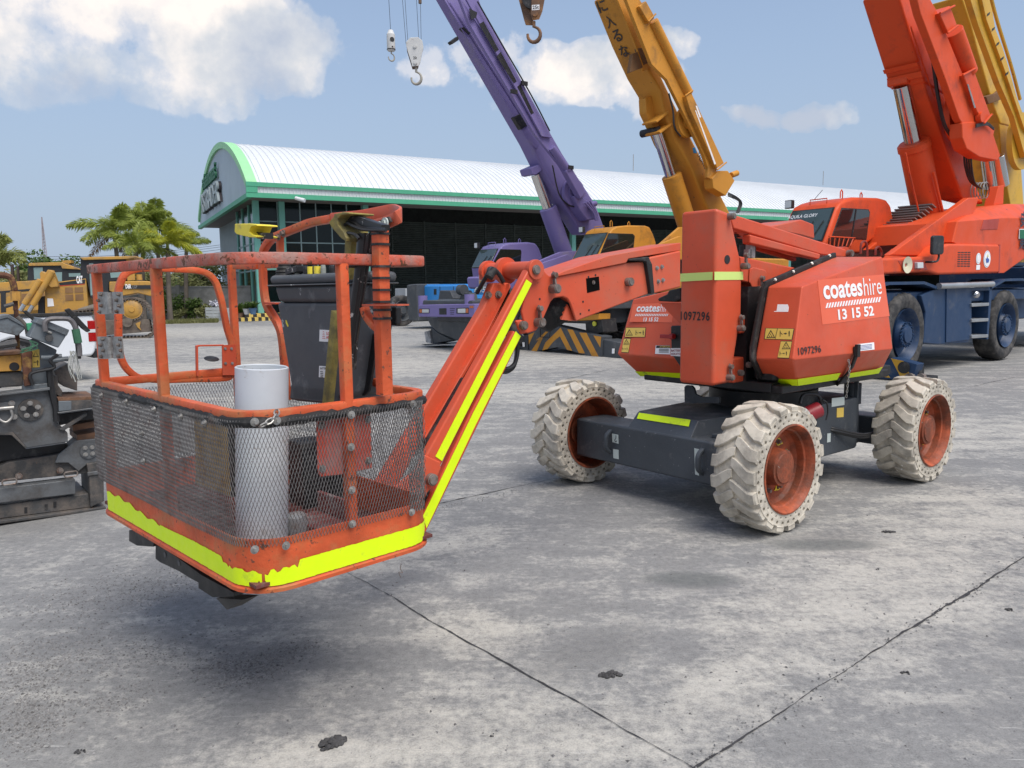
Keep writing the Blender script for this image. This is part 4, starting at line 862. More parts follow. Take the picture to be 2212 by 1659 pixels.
tube_(H([(1078,850),(1090,900),(1140,970),(1205,1020),(1212,1080)], xg), name='brace', w=.028, h=.03, up=(1,0,0)); plate(kC, [(1085,600),(1095,600),(1100,830),(1070,830)], 'x', xb, .03, mOrange, 'bracket')
plate(kC, [(1250,842),(1308,842),(1310,975),(1300,982),(1252,980)], 'x', xb-.02, .03, mBlack, 'socket_box', bev=.008)
tube_([BK.S(*p, xb) for p in kC((990,1345),(1110,1370),(1185,1400))], name='cross_bar', w=.03, h=.034, mat=mWorn)
# console
mSt = M('vinyl_red', (.6,.05,.04), .5)
xc = -.18; f = lambda pts, d: [BK.S(x, y, d) for x, y in kC(*pts)]
c0, c1 = BK.S(*kC((380,620))[0], xc), BK.S(*kC((1115,620))[0], xc)
def tub(zt, zb_, yl, yr, x0, x1, tp=.0):
    mb = MB(); lo_ = [[(x0+ (x1-x0)*.0-tp*k, yl+tp*k, z), (x1+tp*k, yl+tp*k, z), (x1+tp*k, yr-tp*k, z), (x0-tp*k, yr-tp*k, z)] for k, z in ((0,zt),(1,zb_))]; mb.loft(lo_); return mb
z = lambda y, x=640: BK.S(*kC((x,y))[0], xc).z
yl, yr, xr = c0.y, c1.y, BK.W(*kC((1330,600))[0], c1.y).x
xr = max(xr, xc-.30)
print('console', c0, c1, xr, z(600), z(690), z(815))
con = B('control_console', tub(z(606), z(682), yl, yr, xc, xr, .004), mPlasG, .02, seg=3)
mb = tub(z(684), z(815), yl+.02, yr-.02, xc-.012, xr+.02, .012); put('console_tub', mb, mPlasG, con, bevel=.02, seg=3)
mb = MB(); mb.box(xr+.005, xc+.006, yl-.006, yr+.006, z(690), z(679)); put('console_lip', mb, mPlasG, con, bevel=.004)
mb = MB(); mb.prism(f([(440,812),(1010,812),(915,1490),(860,1555),(560,1530),(470,980)], xc-.03), (-.2,0,0)); cb = put('console_body', mb, mPlasG, con, bevel=.015, seg=2)
mb = MB(); mb.prism(f([(1060,1000),(1178,1060),(1110,1455),(1080,1490),(1000,1480)], xb+.05), (-.01,0,0)); put('side_plate', mb, mBlack, bk)
mb = MB(); mb.prism(f([(530,1520),(540,1395),(900,1440),(890,1560)], xc-.03), (-.24,0,0)); put('console_foot', mb, mPlasG, con, bevel=.01)
zt_ = z(606)
mJoy = mRubberB
mb = MB(); p = V((xc-.10, BK.S(*kC((500,590))[0], xc-.1).y, zt_)); mb.lathe([(.045,0),(.038,.012),(.041,.016),(.032,.028),(.035,.032),(.026,.044),(.028,.048),(.016,.06),(.012,.085),(.001,.088)], p, (0,0,1), 20); put('joystick', mb, mJoy, con)
for i in range(8):
    p = V((xc-.04-(i%2)*.06, BK.S(*kC((620+i*32,590))[0], xc-.06).y, zt_)); mb = MB(); mb.cyl(p, p+V((0,0,.022)), .011, n=12); mb.lathe([(.011,.022),(.009,.034),(.001,.036)], p, (0,0,1), 12); put('switch', mb, mWear if i % 3 else M('switch_grey', (.25,.27,.24), .4), con)
for x_, y_ in ((735,540),(690,600)): p = BK.S(*kC((x_,y_))[0], xc-.03); mb = MB(); mb.cyl(V((p.x,p.y,zt_)), V((p.x,p.y,zt_+.03)), .014, n=14); put('switch_cap', mb, mYellow, con)
mb = MB(); mb.obox(V((xc-.05, yl+.16, zt_+.018)), (.03,0,0), (0,.05,.006), (0,0,.014)); put('lock_bar', mb, mWear, con, bevel=.004)
def lab(pts, mat, l=.0, par=cb, name='label'): mb = MB(); mb.prism(f(pts, xc-.0285+l), (-.001,0,0)); return put(name, mb, mat, par)
lb = lab([(753,1010),(858,1016),(855,1102),(750,1095)], mWhiteS)
def wr(body, a, b, h, mat, par, d):
    A, E_ = BK.S(*kC(a)[0], d), BK.S(*kC(b)[0], d); ux = (E_-A); w_ = ux.length; mb = MB(); write(mb, body, A, ux, V((0,0,1)), w=w_, h=h, bold=.02); put('lettering', mb, mat, par)
hk = (BK.S(*kC((800,1048))[0], xc)-BK.S(*kC((800,1026))[0], xc)).length
wr('LOOK', (803,1048), (862,1050), hk, mSt, lb, xc-.026); wr('AND L', (800,1076), (862,1078), hk, mSt, lb, xc-.026)
mb = MB(); A = BK.S(*kC((783,1075))[0], xc-.026)
for k in range(5): mb.face([A+V((0,-.004-.002*k,.028-k*.007)), A+V((0,.004+.002*k,.028-k*.007)), A+V((0,.004+.002*k,.030-k*.007)), A+V((0,-.004-.002*k,.030-k*.007))])
put('pylon_print', mb, mSt, lb)
lb = lab([(750,1273),(812,1278),(808,1362),(747,1355)], mWhiteS); wr('BATTERY', (757,1298), (808,1300), hk*.7, mBlackS, lb, xc-.026)
mb = MB(); A = BK.S(*kC((757,1312))[0], xc-.026)
for k in range(4): mb.face([A+V((0,.0,-.007*k)), A+V((0,.022,-.007*k)), A+V((0,.022,-.007*k-.003)), A+V((0,.0,-.007*k-.003))])
put('label_print', mb, mBlackS, lb)
lab([(840,926),(880,926),(880,1004),(840,1004)], mYellow); lab([(505,940),(512,945),(527,985),(520,990),(508,965)], mYellow, name='paint_mark')
# yellow impact pads on their black arms
def pad(pts, d, t, mat, name='foam_pad'): mb = MB(); mb.prism(f(pts, d), (-t,0,0)); return B(name, mb, mat, .012, seg=2)
mb = MB(); q = [BK.S(*p, -.20) for p in kC((150,292),(245,296))]
r0 = [BK.S(*p, -.14) for p in kC((136,242),(240,240),(292,246),(298,256),(255,262),(240,300),(262,320),(298,332),(292,343),(240,340),(150,318),(134,300))]
mb = MB(); mb.prism(r0, (-.10,0,0)); B('foam_pad', mb, mYellow, .01, seg=2)
mb = MB(); mb.sweep([BK.S(*p, -.19) for p in kC((250,290),(330,330),(390,330))], rrect(.026,.036,.004), up=(1,0,0)); B('sensor_arm', mb, mWear)
r0 = [BK.S(*p, -.08) for p in kC((850,195),(862,170),(920,155),(962,158),(960,172),(905,180),(882,210),(885,250),(925,300),(945,345),(943,372),(905,345),(840,270),(818,230))]
mb = MB(); mb.prism(r0, (-.11,0,0)); B('foam_pad', mb, mMoss, .01, seg=2)
mb = MB(); mb.sweep([BK.S(*p, -.14) for p in kC((890,205),(1000,205),(1140,255),(1230,285))], rrect(.034,.036,.004), up=(1,0,0)); B('sensor_arm', mb, mWear)
for k, q in enumerate((((905,310),(925,250),(990,225),(1060,270),(1232,282)),((915,300),(950,240),(1000,260),(1080,285),(1235,290)),((930,310),(970,310),(1010,320),(1040,350)))):
    mb = MB(); mb.tube(curve([BK.S(*p, -.12+k*.012) for p in kC(*q)]), .006, 6); B('cable', mb, mHose)
# black ribbed batten and yellow batten leaning in the basket
xl = -.13
mb = MB(); P = [BK.S(*p, xl) for p in kC((1083,312),(1060,560),(985,1100),(975,1300))]; rr = .033
mb.loft([[p+V((.02*math.cos(a)*1.2, rr*math.sin(a)*(1-.5*k/4)*(1.0 if j % 2 else .86), 0)) for j, a in enumerate([2*math.pi*j/24 for j in range(24)])] for k, p in enumerate(P)]); bb_ = B('ribbed_batten', mb, mWear)
mb = MB(); p0, p1 = BK.S(*kC((985,345))[0], xl-.02), BK.S(*kC((968,640))[0], xl-.02); mb.sweep([p0, p1], rrect(.045,.03,.006), up=(1,0,0)); B('batten', mb, mMoss)
mb = MB(); p0, p1 = BK.S(*kC((880,880))[0], xl-.02), BK.S(*kC((812,1560))[0], xl-.02); mb.sweep([p0, p1], rrect(.045,.03,.006), up=(1,0,0)); B('batten', mb, mMoss)
mb = MB(); p = BK.S(*kC((1040,552))[0], xl+.01); mb.sweep([p+V((0,-.06,0)), p+V((0,.05,.004))], rrect(.07,.006,.002), up=(0,0,1)); B('cable_tie', mb, mRubberB)
# red panel on the near side, junk on the floor
rp = plate(kD, [(1415,315),(1755,283),(1762,622),(1640,648),(1570,662),(1440,676),(1424,640)], 'y', HY-.03, .005, M('panel_red', (.50,.07,.04), .5, var=.15, dirt=(.35,.2,.18), da=.3, ds=8), 'side_panel', bev=.002)
for c_ in kD((1448,355),(1735,318),(1452,625),(1738,573)): mb = MB(); mb.bolt(BK.W(*c_, HY-.03), (0,1,0), .009, .008); put('bolt', mb, mSteel, rp)
plate(kD, [(655,300),(860,325),(885,800),(665,725)], 'x', .12, .012, mTan, 'tan_board'); plate(kD, [(860,325),(880,330),(905,800),(885,800)], 'x', .13, .03, mBlack, 'board_frame')
plate(kD, [(500,250),(655,280),(660,520),(510,530)], 'y', -HY+.10, .01, M('grey_sheet', (.30,.31,.31), .6, var=.2), 'rear_sheet')
mb = MB(); p = BK.inv(G(*kD((1300,1040))[0], .672)); mb.lathe([(.001,.0),(.04,0),(.045,.05),(.036,.085),(.001,.1)], p, (0.1,.1,1), 20); B('tin', mb, M('tin_grey', (.35,.36,.36), .5, var=.2, dirt=(.2,.12,.08), da=.3, ds=14))
mb = MB(); p = BK.inv(G(*kD((1480,960))[0], .70)); mb.box(p.x-.06,p.x+.10,p.y-.12,p.y+.12,.672,.72); mb.box(p.x-.05,p.x-.03,p.y-.12,p.y+.12,.72,.80); B('tool_tray', mb, M('tray_red', (.22,.05,.04), .7, var=.3, dirt=(.3,.28,.26), da=.3, ds=9), .005)
plate(kC, [(1232,1462),(1308,1480),(1306,1516),(1230,1500)], 'y', HY-.04, .002, mLabel, 'label')
# expanded metal mesh round the basket
def expanded(path, z0, z1, pitch=.0245, hz=.032, t=.0036, par=bk, droop=None, seed=1):
    """path: list of 2D points; strands zigzag along it"""
    r = random.Random(seed); D = [0]
    for a, b in zip(path, path[1:]): D.append(D[-1]+math.hypot(b[0]-a[0], b[1]-a[1]))
    def at(d):
        d = min(max(d, 0), D[-1]-1e-6); i = max(k for k in range(len(D)-1) if D[k] <= d); f_ = (d-D[i])/(D[i+1]-D[i])
        a, b = path[i], path[i+1]; tx, ty = (b[0]-a[0])/(D[i+1]-D[i]), (b[1]-a[1])/(D[i+1]-D[i]); return a[0]+(b[0]-a[0])*f_, a[1]+(b[1]-a[1])*f_, ty, -tx
    mb = MB(); n = int(D[-1]/(pitch/2)); rows = int((z1-z0)/hz); vs = {}
    wav = lambda d, z: .0025*math.sin(d*7+seed)+.002*math.sin(z*23+d*4)
    for k in range(rows*2+1):
        # strand k: zigzag between z levels
        pass
    for row in range(rows):
        for ph in (0, 1):                 # two mirrored zigzags make the diamonds
            prev = None
            for i in range(n+1):
                d = i*pitch/2; x, y, nx, ny = at(d); up_ = (i+ph) % 2
                zc = z0+row*hz+(hz*.5 if False else 0)+(hz-t*.4 if up_ else t*.4)
                if up_: zc = z0+(row+1)*hz
                else: zc = z0+row*hz
                if not ph == 0: pass
                w_ = wav(d, zc); off = (t*1.2 if up_ else -t*.2)
                x += nx*(w_+off*.3); y += ny*(w_+off*.3)
                q = (mb.b.verts.new((x-nx*t*.35, y-ny*t*.35, zc-t*.7)), mb.b.verts.new((x+nx*t*.35, y+ny*t*.35, zc-t*.1)), mb.b.verts.new((x, y, zc+t*.75)))
                if prev:
                    for a in range(3): c = (a+1) % 3; mb.b.faces.new((prev[a], q[a], q[c], prev[c]))
                prev = q
    return put('mesh_guard', mb, mMesh, par, ang=50)
mp_ = rloop(HX+.008, HY+.008, RC+.004, 6)  # starts on +x/+y corner
fr_path = [(HX+.008, -HY+.06)]+mp_[:7]+[(-HX+.07, HY+.008)]+[p for p in mp_[7:11]]
expanded(fr_path, .778, 1.205, seed=1)
mLeft = [(HX-.03, -HY+.006), (-HX+.05, -HY+.006)]; mBack = [(-HX+.006, -HY+.04), (-HX+.006, HY-.06)]
expanded(mLeft, .80, 1.17, pitch=.03, hz=.036, seed=2); expanded(mBack, .80, 1.17, pitch=.03, hz=.036, seed=3)
for c_, d in [((1030,335),HY),((1168,325),HY),((1632,290),HY),((2015,222),HY),((1630,490),HY),((1635,757),HY),((1638,968),HY),((1225,1103),HY),((2007,895),HY),((1030,1128),HY-.01)]:
    mb = MB(); p = BK.W(*kD(c_)[0], d+.012); mb.cyl(p, p+V((0,.003,0)), .014, n=16); mb.bolt(p+V((0,.003,0)), (0,1,0), .007, .008); B('bolt', mb, mSteel)
for yy, zz in ((-.25,1.17),(.05,1.17),(.3,1.17),(.5,1.17),(-.55,1.17),(-.1,.95),(-.1,1.06)): mb = MB(); p = V((HX+.012, yy, zz)); mb.cyl(p, p+V((.003,0,0)), .012, n=14); mb.bolt(p+V((.003,0,0)), (1,0,0), .006, .007); B('bolt', mb, mSteel)
# small post bars seen behind the mesh at front left
a_ = BK.W(*kD((1195,262))[0], HY-.02); b_ = BK.W(*kD((1030,370))[0], HY+.02)
ch_ = chain('chain', [BK.W(*kD((1175,262))[0], HY+.0), BK.W(*kD((1150,310))[0], HY+.022), BK.W(*kD((1090,352))[0], HY+.024), BK.W(*kD((1030,372))[0], HY+.022)], bk, r=.012, wr=.003)
# black channel and brackets hung under the floor
xu = .20
def under(pts, d, t, name='under_channel', mat=mBlack): mb = MB(); mb.prism([BK.S(x, y, d) for x, y in kD(*pts)], (-t,0,0)); return B(name, mb, mat)
uc = under([(415,1098),(480,1130),(560,1185),(685,1275),(685,1335),(620,1300),(560,1262),(440,1205),(415,1185)], HX-.06, .03)
for c_ in kD((473,1160),(560,1212)): mb = MB(); p = BK.S(*c_, HX-.059); mb.cyl(p, p+V((.001,0,0)), .012, n=16); B('cut_out', mb, M('grey_hole', (.12,.12,.12), .9))
under([(250,1008),(300,1020),(405,1080),(400,1110),(300,1103),(250,1075)], HX-.05, .10, 'under_bracket'); under([(680,1275),(770,1325),(900,1395),(900,1420),(770,1425),(682,1368)], HX-.05, .10, 'under_bracket')
mb = MB(); q = [BK.S(*p, HX-.10) for p in kD((792,1430),(960,1440),(858,1502))]; mb.prism(q, (-.06,0,0)); B('under_bracket', mb, M('under_grey', (.07,.065,.06), .7, var=.3))
mb = MB(); p = BK.W(*kD((1943,1215))[0], HY+.004); mb.tube(curve([p, p+V((.004,0,-.02)), p+V((-.002,.004,-.035)), p+V((.012,.0,-.03)), p+V((.004,0,-.052))]), .0018, 5); B('loose_wire', mb, mPin)
# ---------------------------------------------------------------- white pipe standing in the basket
pc_ = G(*kD((1078,1075))[0], .675)
pr_ = 54/FPX*(pc_-EYE).dot(_F)
wp = MB(); wp.lathe([(pr_,0),(pr_,.655),(pr_-.004,.658),(pr_-.007,.655),(pr_-.007,.01),(pr_,0)], (0,0,0), (0.0,0,1), 64)
pipe = put('pipe', wp, mPipe, None, ang=40); pipe.location = pc_; pipe.rotation_euler = (math.radians(.4),math.radians(3.0),0)
tag(pipe, 'wide white plastic pipe standing upright in the corner of the orange basket', 'pipe')
print('pipe', pc_, pr_, BK.inv(pc_))
# ---------------------------------------------------------------- mobile cranes
mPur = M('crane_purple', (.20,.165,.37), .48, spec=.3, var=.07, vs=.6, dirt=(.25,.22,.33), da=.12, ds=1.2)
mAmb = M('crane_amber', (.58,.26,.035), .5, spec=.3, var=.07, vs=.6, dirt=(.30,.15,.04), da=.18, ds=1.5, chip=(.1,.05,.03), ca=.06, cs=8)
mRed = M('crane_red', (.66,.082,.022), .45, spec=.25, var=.08, vs=.6, dirt=(.36,.06,.03), da=.2, ds=1.2, chip=(.12,.04,.03), ca=.05, cs=9)
mYel = M('crane_yellow', (.62,.36,.03), .42, var=.08, vs=.6, dirt=(.35,.22,.04), da=.2, ds=1.2, chip=(.12,.07,.03), ca=.08, cs=8)
mBlu = M('carrier_blue', (.018,.045,.105), .42, spec=.3, var=.1, vs=.8, dirt=(.1,.11,.13), da=.15, ds=2)
mGry = M('carrier_grey', (.055,.062,.07), .5, var=.12, vs=1, dirt=(.12,.12,.12), da=.2, ds=2)
mTyre = M('black_tyre', (.025,.025,.026), .8, var=.2, dirt=(.12,.11,.10), da=.4, ds=4, bump=.3, bs=30)
mCabG = glassy('windscreen', (.05,.075,.075), .06)
mCabS = glassy('side_glass', (.012,.018,.018), .05)
mLamp = glassy('lamp_glass', (.6,.62,.62), .1)
mAmber = glassy('amber_lens', (.5,.12,.02), .15)
mSilver = M('tread_metal', (.45,.46,.46), .35, .8, var=.1)
def big_wheel(fr, par, x, y, r=.74, wd=.42, hub=mBlu, sgn=1):
    o = V((x, y-wd/2*sgn, r)); ax = V((0, sgn, 0)); hw = wd/2
    mb = MB(); mb.lathe([(.44,hw-.05),(.46,hw+.01),(.43,hw-.02),(.40,hw-.12),(.37,hw-.16),(.30,hw-.17),(.24,hw-.14),(.22,hw-.06),(.19,hw-.01),(.15,hw+.0),(.14,hw+.03),(.001,hw+.035)], o, ax, 36)
    for i in range(20): a = i*math.pi/10; mb.bolt(o+ax*(hw-.0 if i < 0 else hw-.015)+V((math.cos(a)*.205,0,math.sin(a)*.205)), ax, .014, .03)
    h = put('wheel', mb, hub, par, ang=30)
    mb = MB(); n = 60; rings = []
    for k in range(n):
        a = 2*math.pi*k/n; g_ = .0 if k % 2 else .022; u = V((math.cos(a),0,math.sin(a))); rr = lambda q, hh: o+u*q+ax*hh
        rings.append([rr(.45,-hw+.04), rr(.58,-hw), rr(.69,-hw+.02), rr(r-.02-g_,-hw+.05), rr(r-g_*.6,0), rr(r-.02-g_,hw-.05), rr(.69,hw-.02), rr(.66,hw-.005), rr(.60,hw+.006), rr(.52,hw-.004), rr(.46,hw-.03)])
    rings.append(rings[0]); mb.loft(rings, close=False); put('tyre', mb, mTyre, h, ang=40); return h
def poly(fr, par, name, pts, y, t, mat, bev=.0, seg=2, ang=35):
    mb = MB(); mb.prism([fr.W(a, b, y) for a, b in pts], (0,-t,0)); return put(name, mb, mat, par, bevel=bev, seg=seg, ang=ang)
def polx(fr, par, name, pts, x, t, mat, bev=.0):
    mb = MB(); mb.prism([fr.S(a, b, x) for a, b in pts], (-t,0,0)); return put(name, mb, mat, par, bevel=bev)
def rod(fr, par, name, a, b, y, r, mat, n=20, r1=None):
    mb = MB(); mb.cyl(fr.W(*a, y), fr.W(*b, y), r, r1, n=n); return put(name, mb, mat, par, bevel=.01 if r > .06 else 0)
def line(fr, par, name, pts, y, r, mat, n=6, smooth=True):
    mb = MB(); P = [fr.W(a, b, y) for a, b in pts]; mb.tube(curve(P, 5) if smooth and len(P) > 2 else P, r, n); return put(name, mb, mat, par)
def inset(P, k):
    c = sum((V(p) for p in P), V())/len(P); return [c+(V(p)-c)*k for p in P]
def cab(fr, par, prof, win, y, wd, mat, ws_a, ws_b, band=None):
    """prof: outline of the cab's near side, win: side window, ws_a/ws_b: foot and head of the windscreen on that outline"""
    P = [fr.W(a, b, y) for a, b in prof]
    mb = MB(); mb.prism(P, (0,-wd,0)); c = put('cab', mb, mat, par, bevel=.07, seg=4)
    poly(fr, c, 'window_seal', [((a-sum(p[0] for p in win)/len(win))*1.03+sum(p[0] for p in win)/len(win), (b-sum(p[1] for p in win)/len(win))*1.05+sum(p[1] for p in win)/len(win)) for a, b in win], y+.006, .02, mRubberB, .004)
    w_ = poly(fr, c, 'side_window', win, y+.012, .02, mCabS, .003)
    A, B_ = fr.W(*ws_a, y), fr.W(*ws_b, y); d = (B_-A).normalized(); nn = V((d.z,0,-d.x)); nn = nn if nn.x > 0 else -nn
    mb = MB(); q = [A+V((0,-.05,0)), B_+V((0,-.05,0)), B_+V((0,-wd+.06,0)), A+V((0,-wd+.06,0))]; mb.prism([p+nn*.006 for p in q], nn*-.02); put('window_seal', mb, mRubberB, c, bevel=.02)
    mb = MB(); q2 = inset(q, .94); mb.prism([p+nn*.014 for p in q2], nn*-.02); sc_ = put('windscreen', mb, mCabG, c, bevel=.015)
    # roof glass, wiper, handles
    for k in (0, 1): mb = MB(); s0 = q2[0].lerp(q2[3], .25+k*.25)+nn*.03; mb.tube([s0, s0+d*(A-B_).length*.55+V((0,.12,0))], .010, 5); put('wiper', mb, mBlack, c)
    for k in (.22, .78):
        tp = max(P, key=lambda p: p.z); mx = min(p.x for p in P)+(max(p.x for p in P)-min(p.x for p in P))*(.25+.5*k); mb = MB(); b0 = V((mx, y-wd*.2, tp.z-.06)); mb.tube([b0, b0+V((0,0,.12)), b0+V((.04,0,.16)), b0+V((.08,0,.12)), b0+V((.08,0,0))], .012, 6); put('lifting_eye', mb, mat, c)
    top_ = fr.W(*ws_b, y); mb = MB(); e = top_+V((-.05,-wd*.25,.08)); mb.tube([e, e+V((0,0,.10)), e+V((0,-.35,.10)), e+V((0,-.35,0))], .011, 6); put('roof_rail', mb, mat, c)
    mb = MB(); e = top_+V((.10,-wd+.05,.12)); mb.obox(e, (.05,0,0), (0,.08,0), (0,0,.08)); l_ = put('work_lamp', mb, mBlack, c, bevel=.01); mb = MB(); mb.obox(e+V((.052,0,0)), (.004,0,0), (0,.065,0), (0,0,.065)); put('lamp_lens', mb, mLamp, l_)
    return c
def boom(fr, par, secs, y, t, mat, name='boom'):
    root = None
    for k, (pts, dy, tt, bv) in enumerate(secs):
        o = poly(fr, root or par, name if root is None else 'boom_section', pts, y+dy, tt, mat, bv); root = root or o
    return root
def carrier(fr, par, x0, x1, w_, mat, z0=.75, z1=1.35):
    mb = MB(); mb.box(x0, x1, -.35, -w_+.35, z0, z1); mb.box(x0+.3, x1-.3, -.1, -w_+.1, z1-.25, z1-.02); return put('chassis', mb, mat, par, bevel=.03)
H218 = math.radians(218)
kU = K(2150,700,3.403); kV = K(2050,1180,3.403); kX = K(1580,1080,5.183); kY = K(3380,0,3.393); kZ = K(1480,0,4.608)
# ---- purple crane
PF = Frame((-.95,19.4), H218); pc = thing('mobile_crane', 'purple rough terrain crane with a flat purple bumper, parked in front of the shed', 'crane', PF.o, PF.rz, 'cranes parked in a row')
bmp = polx(PF, pc, 'bumper', kF((116,738),(660,728),(655,858),(116,855)), 0, .35, mPur, .02)
for q in (kF((122,775),(222,775),(222,820),(122,820)), kF((484,770),(602,765),(602,825),(484,822))): polx(PF, bmp, 'lamp_recess', q, .006, .02, mBlack)
for q, m_ in ((kF((152,782),(215,782),(215,814),(152,814)), mLamp), (kF((126,782),(148,782),(148,814),(126,814)), mAmber), (kF((496,776),(570,774),(570,816),(496,816)), mLamp), (kF((574,774),(598,773),(598,816),(574,816)), mAmber), (kF((610,748),(645,748),(645,770),(610,770)), mAmber)): polx(PF, bmp, 'headlight', q, .012, .03, m_, .004)
polx(PF, bmp, 'tow_opening', kF((317,772),(386,770),(388,832),(318,832)), .006, .02, mBlack)
mb = MB(); a_ = PF.S(*kF((420,770))[0], .004)
for k in range(4): mb.box(.003,.005, a_.y+.03*k*.2, a_.y+.24-.02*k, a_.z-.05*k-.012, a_.z-.05*k)
put('engraving', mb, mBlack, bmp)
for q in kF((160,712),(612,705)): mb = MB(); p = PF.S(q[0], q[1], -.15); mb.cyl(p+V((0,0,-.25)), p+V((0,0,.18)), .13, n=20); put('bumper_post', mb, mPur, bmp)
ck = carrier(PF, pc, -.35, -7.2, 2.6, mGry); mb = MB(); mb.box(-.3, -3.4, -.25, -2.4, 1.18, 1.28); put('deck', mb, mGry, ck)
polx(PF, pc, 'deck_housing', kF((318,598),(420,600),(455,680),(360,715),(300,720)), -1.3, .8, mGry, .03)
polx(PF, pc, 'sheave_bracket', kF((530,620),(610,622),(628,720),(490,728)), -.45, .25, mGry, .03); mb = MB(); p = PF.S(*kF((540,592))[0], -.45); mb.cyl(p+V((0,.10,0)), p+V((0,-.10,0)), .14, n=24); put('sheave', mb, mGry, pc)
polx(PF, pc, 'outrigger', kF((190,862),(600,862),(600,1060),(515,1095),(300,1000),(235,945)), -.40, .5, mGry, .02)
polx(PF, pc, 'outrigger_leg', kF((230,948),(300,1005),(450,1082),(350,1100),(250,1118)), -.55, .3, mGry, .02); polx(PF, pc, 'jack_foot', kF((175,1000),(225,985),(240,1110),(190,1100)), -.5, .25, M('jack_white', (.5,.5,.5), .5, var=.3, dirt=(.05,.05,.05), da=.5, ds=3)); polx(PF, pc, 'outrigger_pad', kF((140,1120),(250,1112),(300,1124),(180,1130)), -.3, .8, mGry)
mb = MB(); p = PF.S(*kF((725,520))[0], -1.2); mb.box(p.x-.1,p.x,p.y-.12,p.y+.12,p.z-.26,p.z+.2)
sg = put('load_signal', mb, mSilver, pc)
for c_, dz in (((.5,.03,.02),.12),((.6,.25,.02),.0),((.02,.2,.04),-.12)): mb = MB(); mb.box(p.x,p.x+.02,p.y-.07,p.y+.07,p.z+dz-.05,p.z+dz+.05); put('signal_lens', mb, glassy('signal', c_, .2), sg)
polx(PF, pc, 'front_plate', kF((650,595),(745,595),(745,640),(650,640)), -1.0, .03, M('plate_blue', (.06,.28,.6), .5)); mb = MB(); a_ = PF.S(*kF((658,620))[0], -.995); write(mb, '6555', a_, (0,1,0), (0,0,1), w=.72, h=.16, bold=.02, shear=.2); put('lettering', mb, mWhiteS, pc)
cab(PF, pc, kF((818,372),(905,195),(930,160),(1000,136),(1185,130),(1258,142),(1292,195),(1325,292),(1280,330),(1190,360),(1100,600),(850,600)), kF((832,352),(915,202),(1104,206),(1112,222),(1104,350)), -1.62, .98, mPur, kF((812,372))[0], kF((900,190))[0])
pcc = polx(PF, pc, 'cab_nose', kF((572,470),(640,465),(850,470),(850,580),(640,585),(590,582)), -1.35, .6, mPur, .06)
mb = MB(); mb.box(-3.4,-7.4,-.5,-1.5,1.35,1.9); mb.box(-6.2,-8.0,-.2,-2.5,1.4,2.3); tb = put('turntable', mb, mPur, pc, bevel=.05)
poly(PF, tb, 'side_frame', kF((1180,420),(1200,350),(1500,225),(1650,215),(1720,300),(1500,460)), -.7, .12, mPur, .01); poly(PF, tb, 'side_frame', kF((1180,450),(1210,370),(1560,250),(1650,320),(1400,470)), -.45, .1, mPur, .01)
bm = boom(PF, pc, [
 (kG((460,-60),(1000,890),(1085,1040),(1170,1215),(1300,1440),(1460,1700),(1640,1700),(1560,1480),(1330,1130),(1190,930),(620,-60)), 0, .50, .06),
 (kG((425,-60),(560,-60),(600,20),(1095,820),(1180,985),(1130,1080),(1060,1010),(985,880)), .02, .03, .01)], -.95, .50, mPur)
jb = poly(PF, bm, 'fly_jib', kG((560,-40),(1020,640),(1190,900),(1380,1230),(1490,1420),(1440,1450),(1300,1200),(1120,980),(640,170)), -.58, .10, mPur, .01)
jb2 = poly(PF, jb, 'jib_beam', kG((600,-40),(700,-40),(735,70),(1225,955),(1240,1000),(1170,990),(1000,680)), -.50, .06, mPur, .01)
for q in (kG((640,60),(700,90),(690,130),(655,140)), kG((712,175),(745,155),(855,360),(830,380)), kG((840,410),(870,375),(985,590),(965,605)), kG((990,630),(1010,610),(1110,820),(1090,830))): poly(PF, jb2, 'jib_slot', q, -.494, .01, mBlack)
rod(PF, jb, 'jib_tube', kG((1240,1070))[0], kG((1360,1240))[0], -.52, .10, mPur); poly(PF, jb, 'jib_box', kG((1340,1240),(1385,1215),(1490,1400),(1450,1440)), -.45, .2, mPur, .02)
for q in kG((1040,605),(965,665),(1375,1215)): mb = MB(); p = PF.W(q[0], q[1], -.44); mb.obox(p, (.10,0,0), (0,.03,0), (0,0,.05)); put('jib_clamp', mb, mBlack, jb)
poly(PF, bm, 'cylinder_bracket', kG((1085,1220),(1165,1185),(1195,1215),(1125,1270),(1100,1265)), -1.0, .5, mPur, .02)
for q in (kG((585,200),(600,195),(655,240),(640,250)), kG((505,300),(560,260),(565,290),(520,320)), kG((965,850),(1010,825),(1070,905),(1020,940))): poly(PF, bm, 'boom_fitting', q, -.90, .15, mBlack, .01)
rod(PF, bm, 'cylinder_rod', kG((1125,1265))[0], kG((1215,1520))[0], -1.32, .15, mChrome); rod(PF, bm, 'cylinder_barrel', kG((1212,1510))[0], kG((1350,1900))[0], -1.32, .26, mPur)
mb = MB(); p = PF.W(*kG((1385,1400))[0], -.9); mb.cyl(p, p+V((0,.12,0)), .40, n=40); mb.cyl(p, p+V((0,.16,0)), .22, n=32); put('hose_reel', mb, mPur, bm)
line(PF, bm, 'hose', kG((1245,1200),(1290,1400),(1350,1480),(1400,1500)), -.75, .022, mHose); line(PF, bm, 'rope', kG((700,10),(900,360),(1090,690),(1225,950)), -.42, .02, mBlack)
rod(PF, bm, 'winch_pin', kG((1500,1490))[0], kG((1560,1475))[0], -.6, .08, mPur); poly(PF, bm, 'winch_head', kG((1400,1420),(1480,1440),(1560,1500),(1575,1590),(1500,1600),(1440,1520)), -.6, .5, mPur, .04)
for k in range(3): line(PF, bm, 'hose', kG((1480+k*18,1470-k*6),(1540+k*12,1540),(1560+k*8,1600)), -.5, .03, mPur)
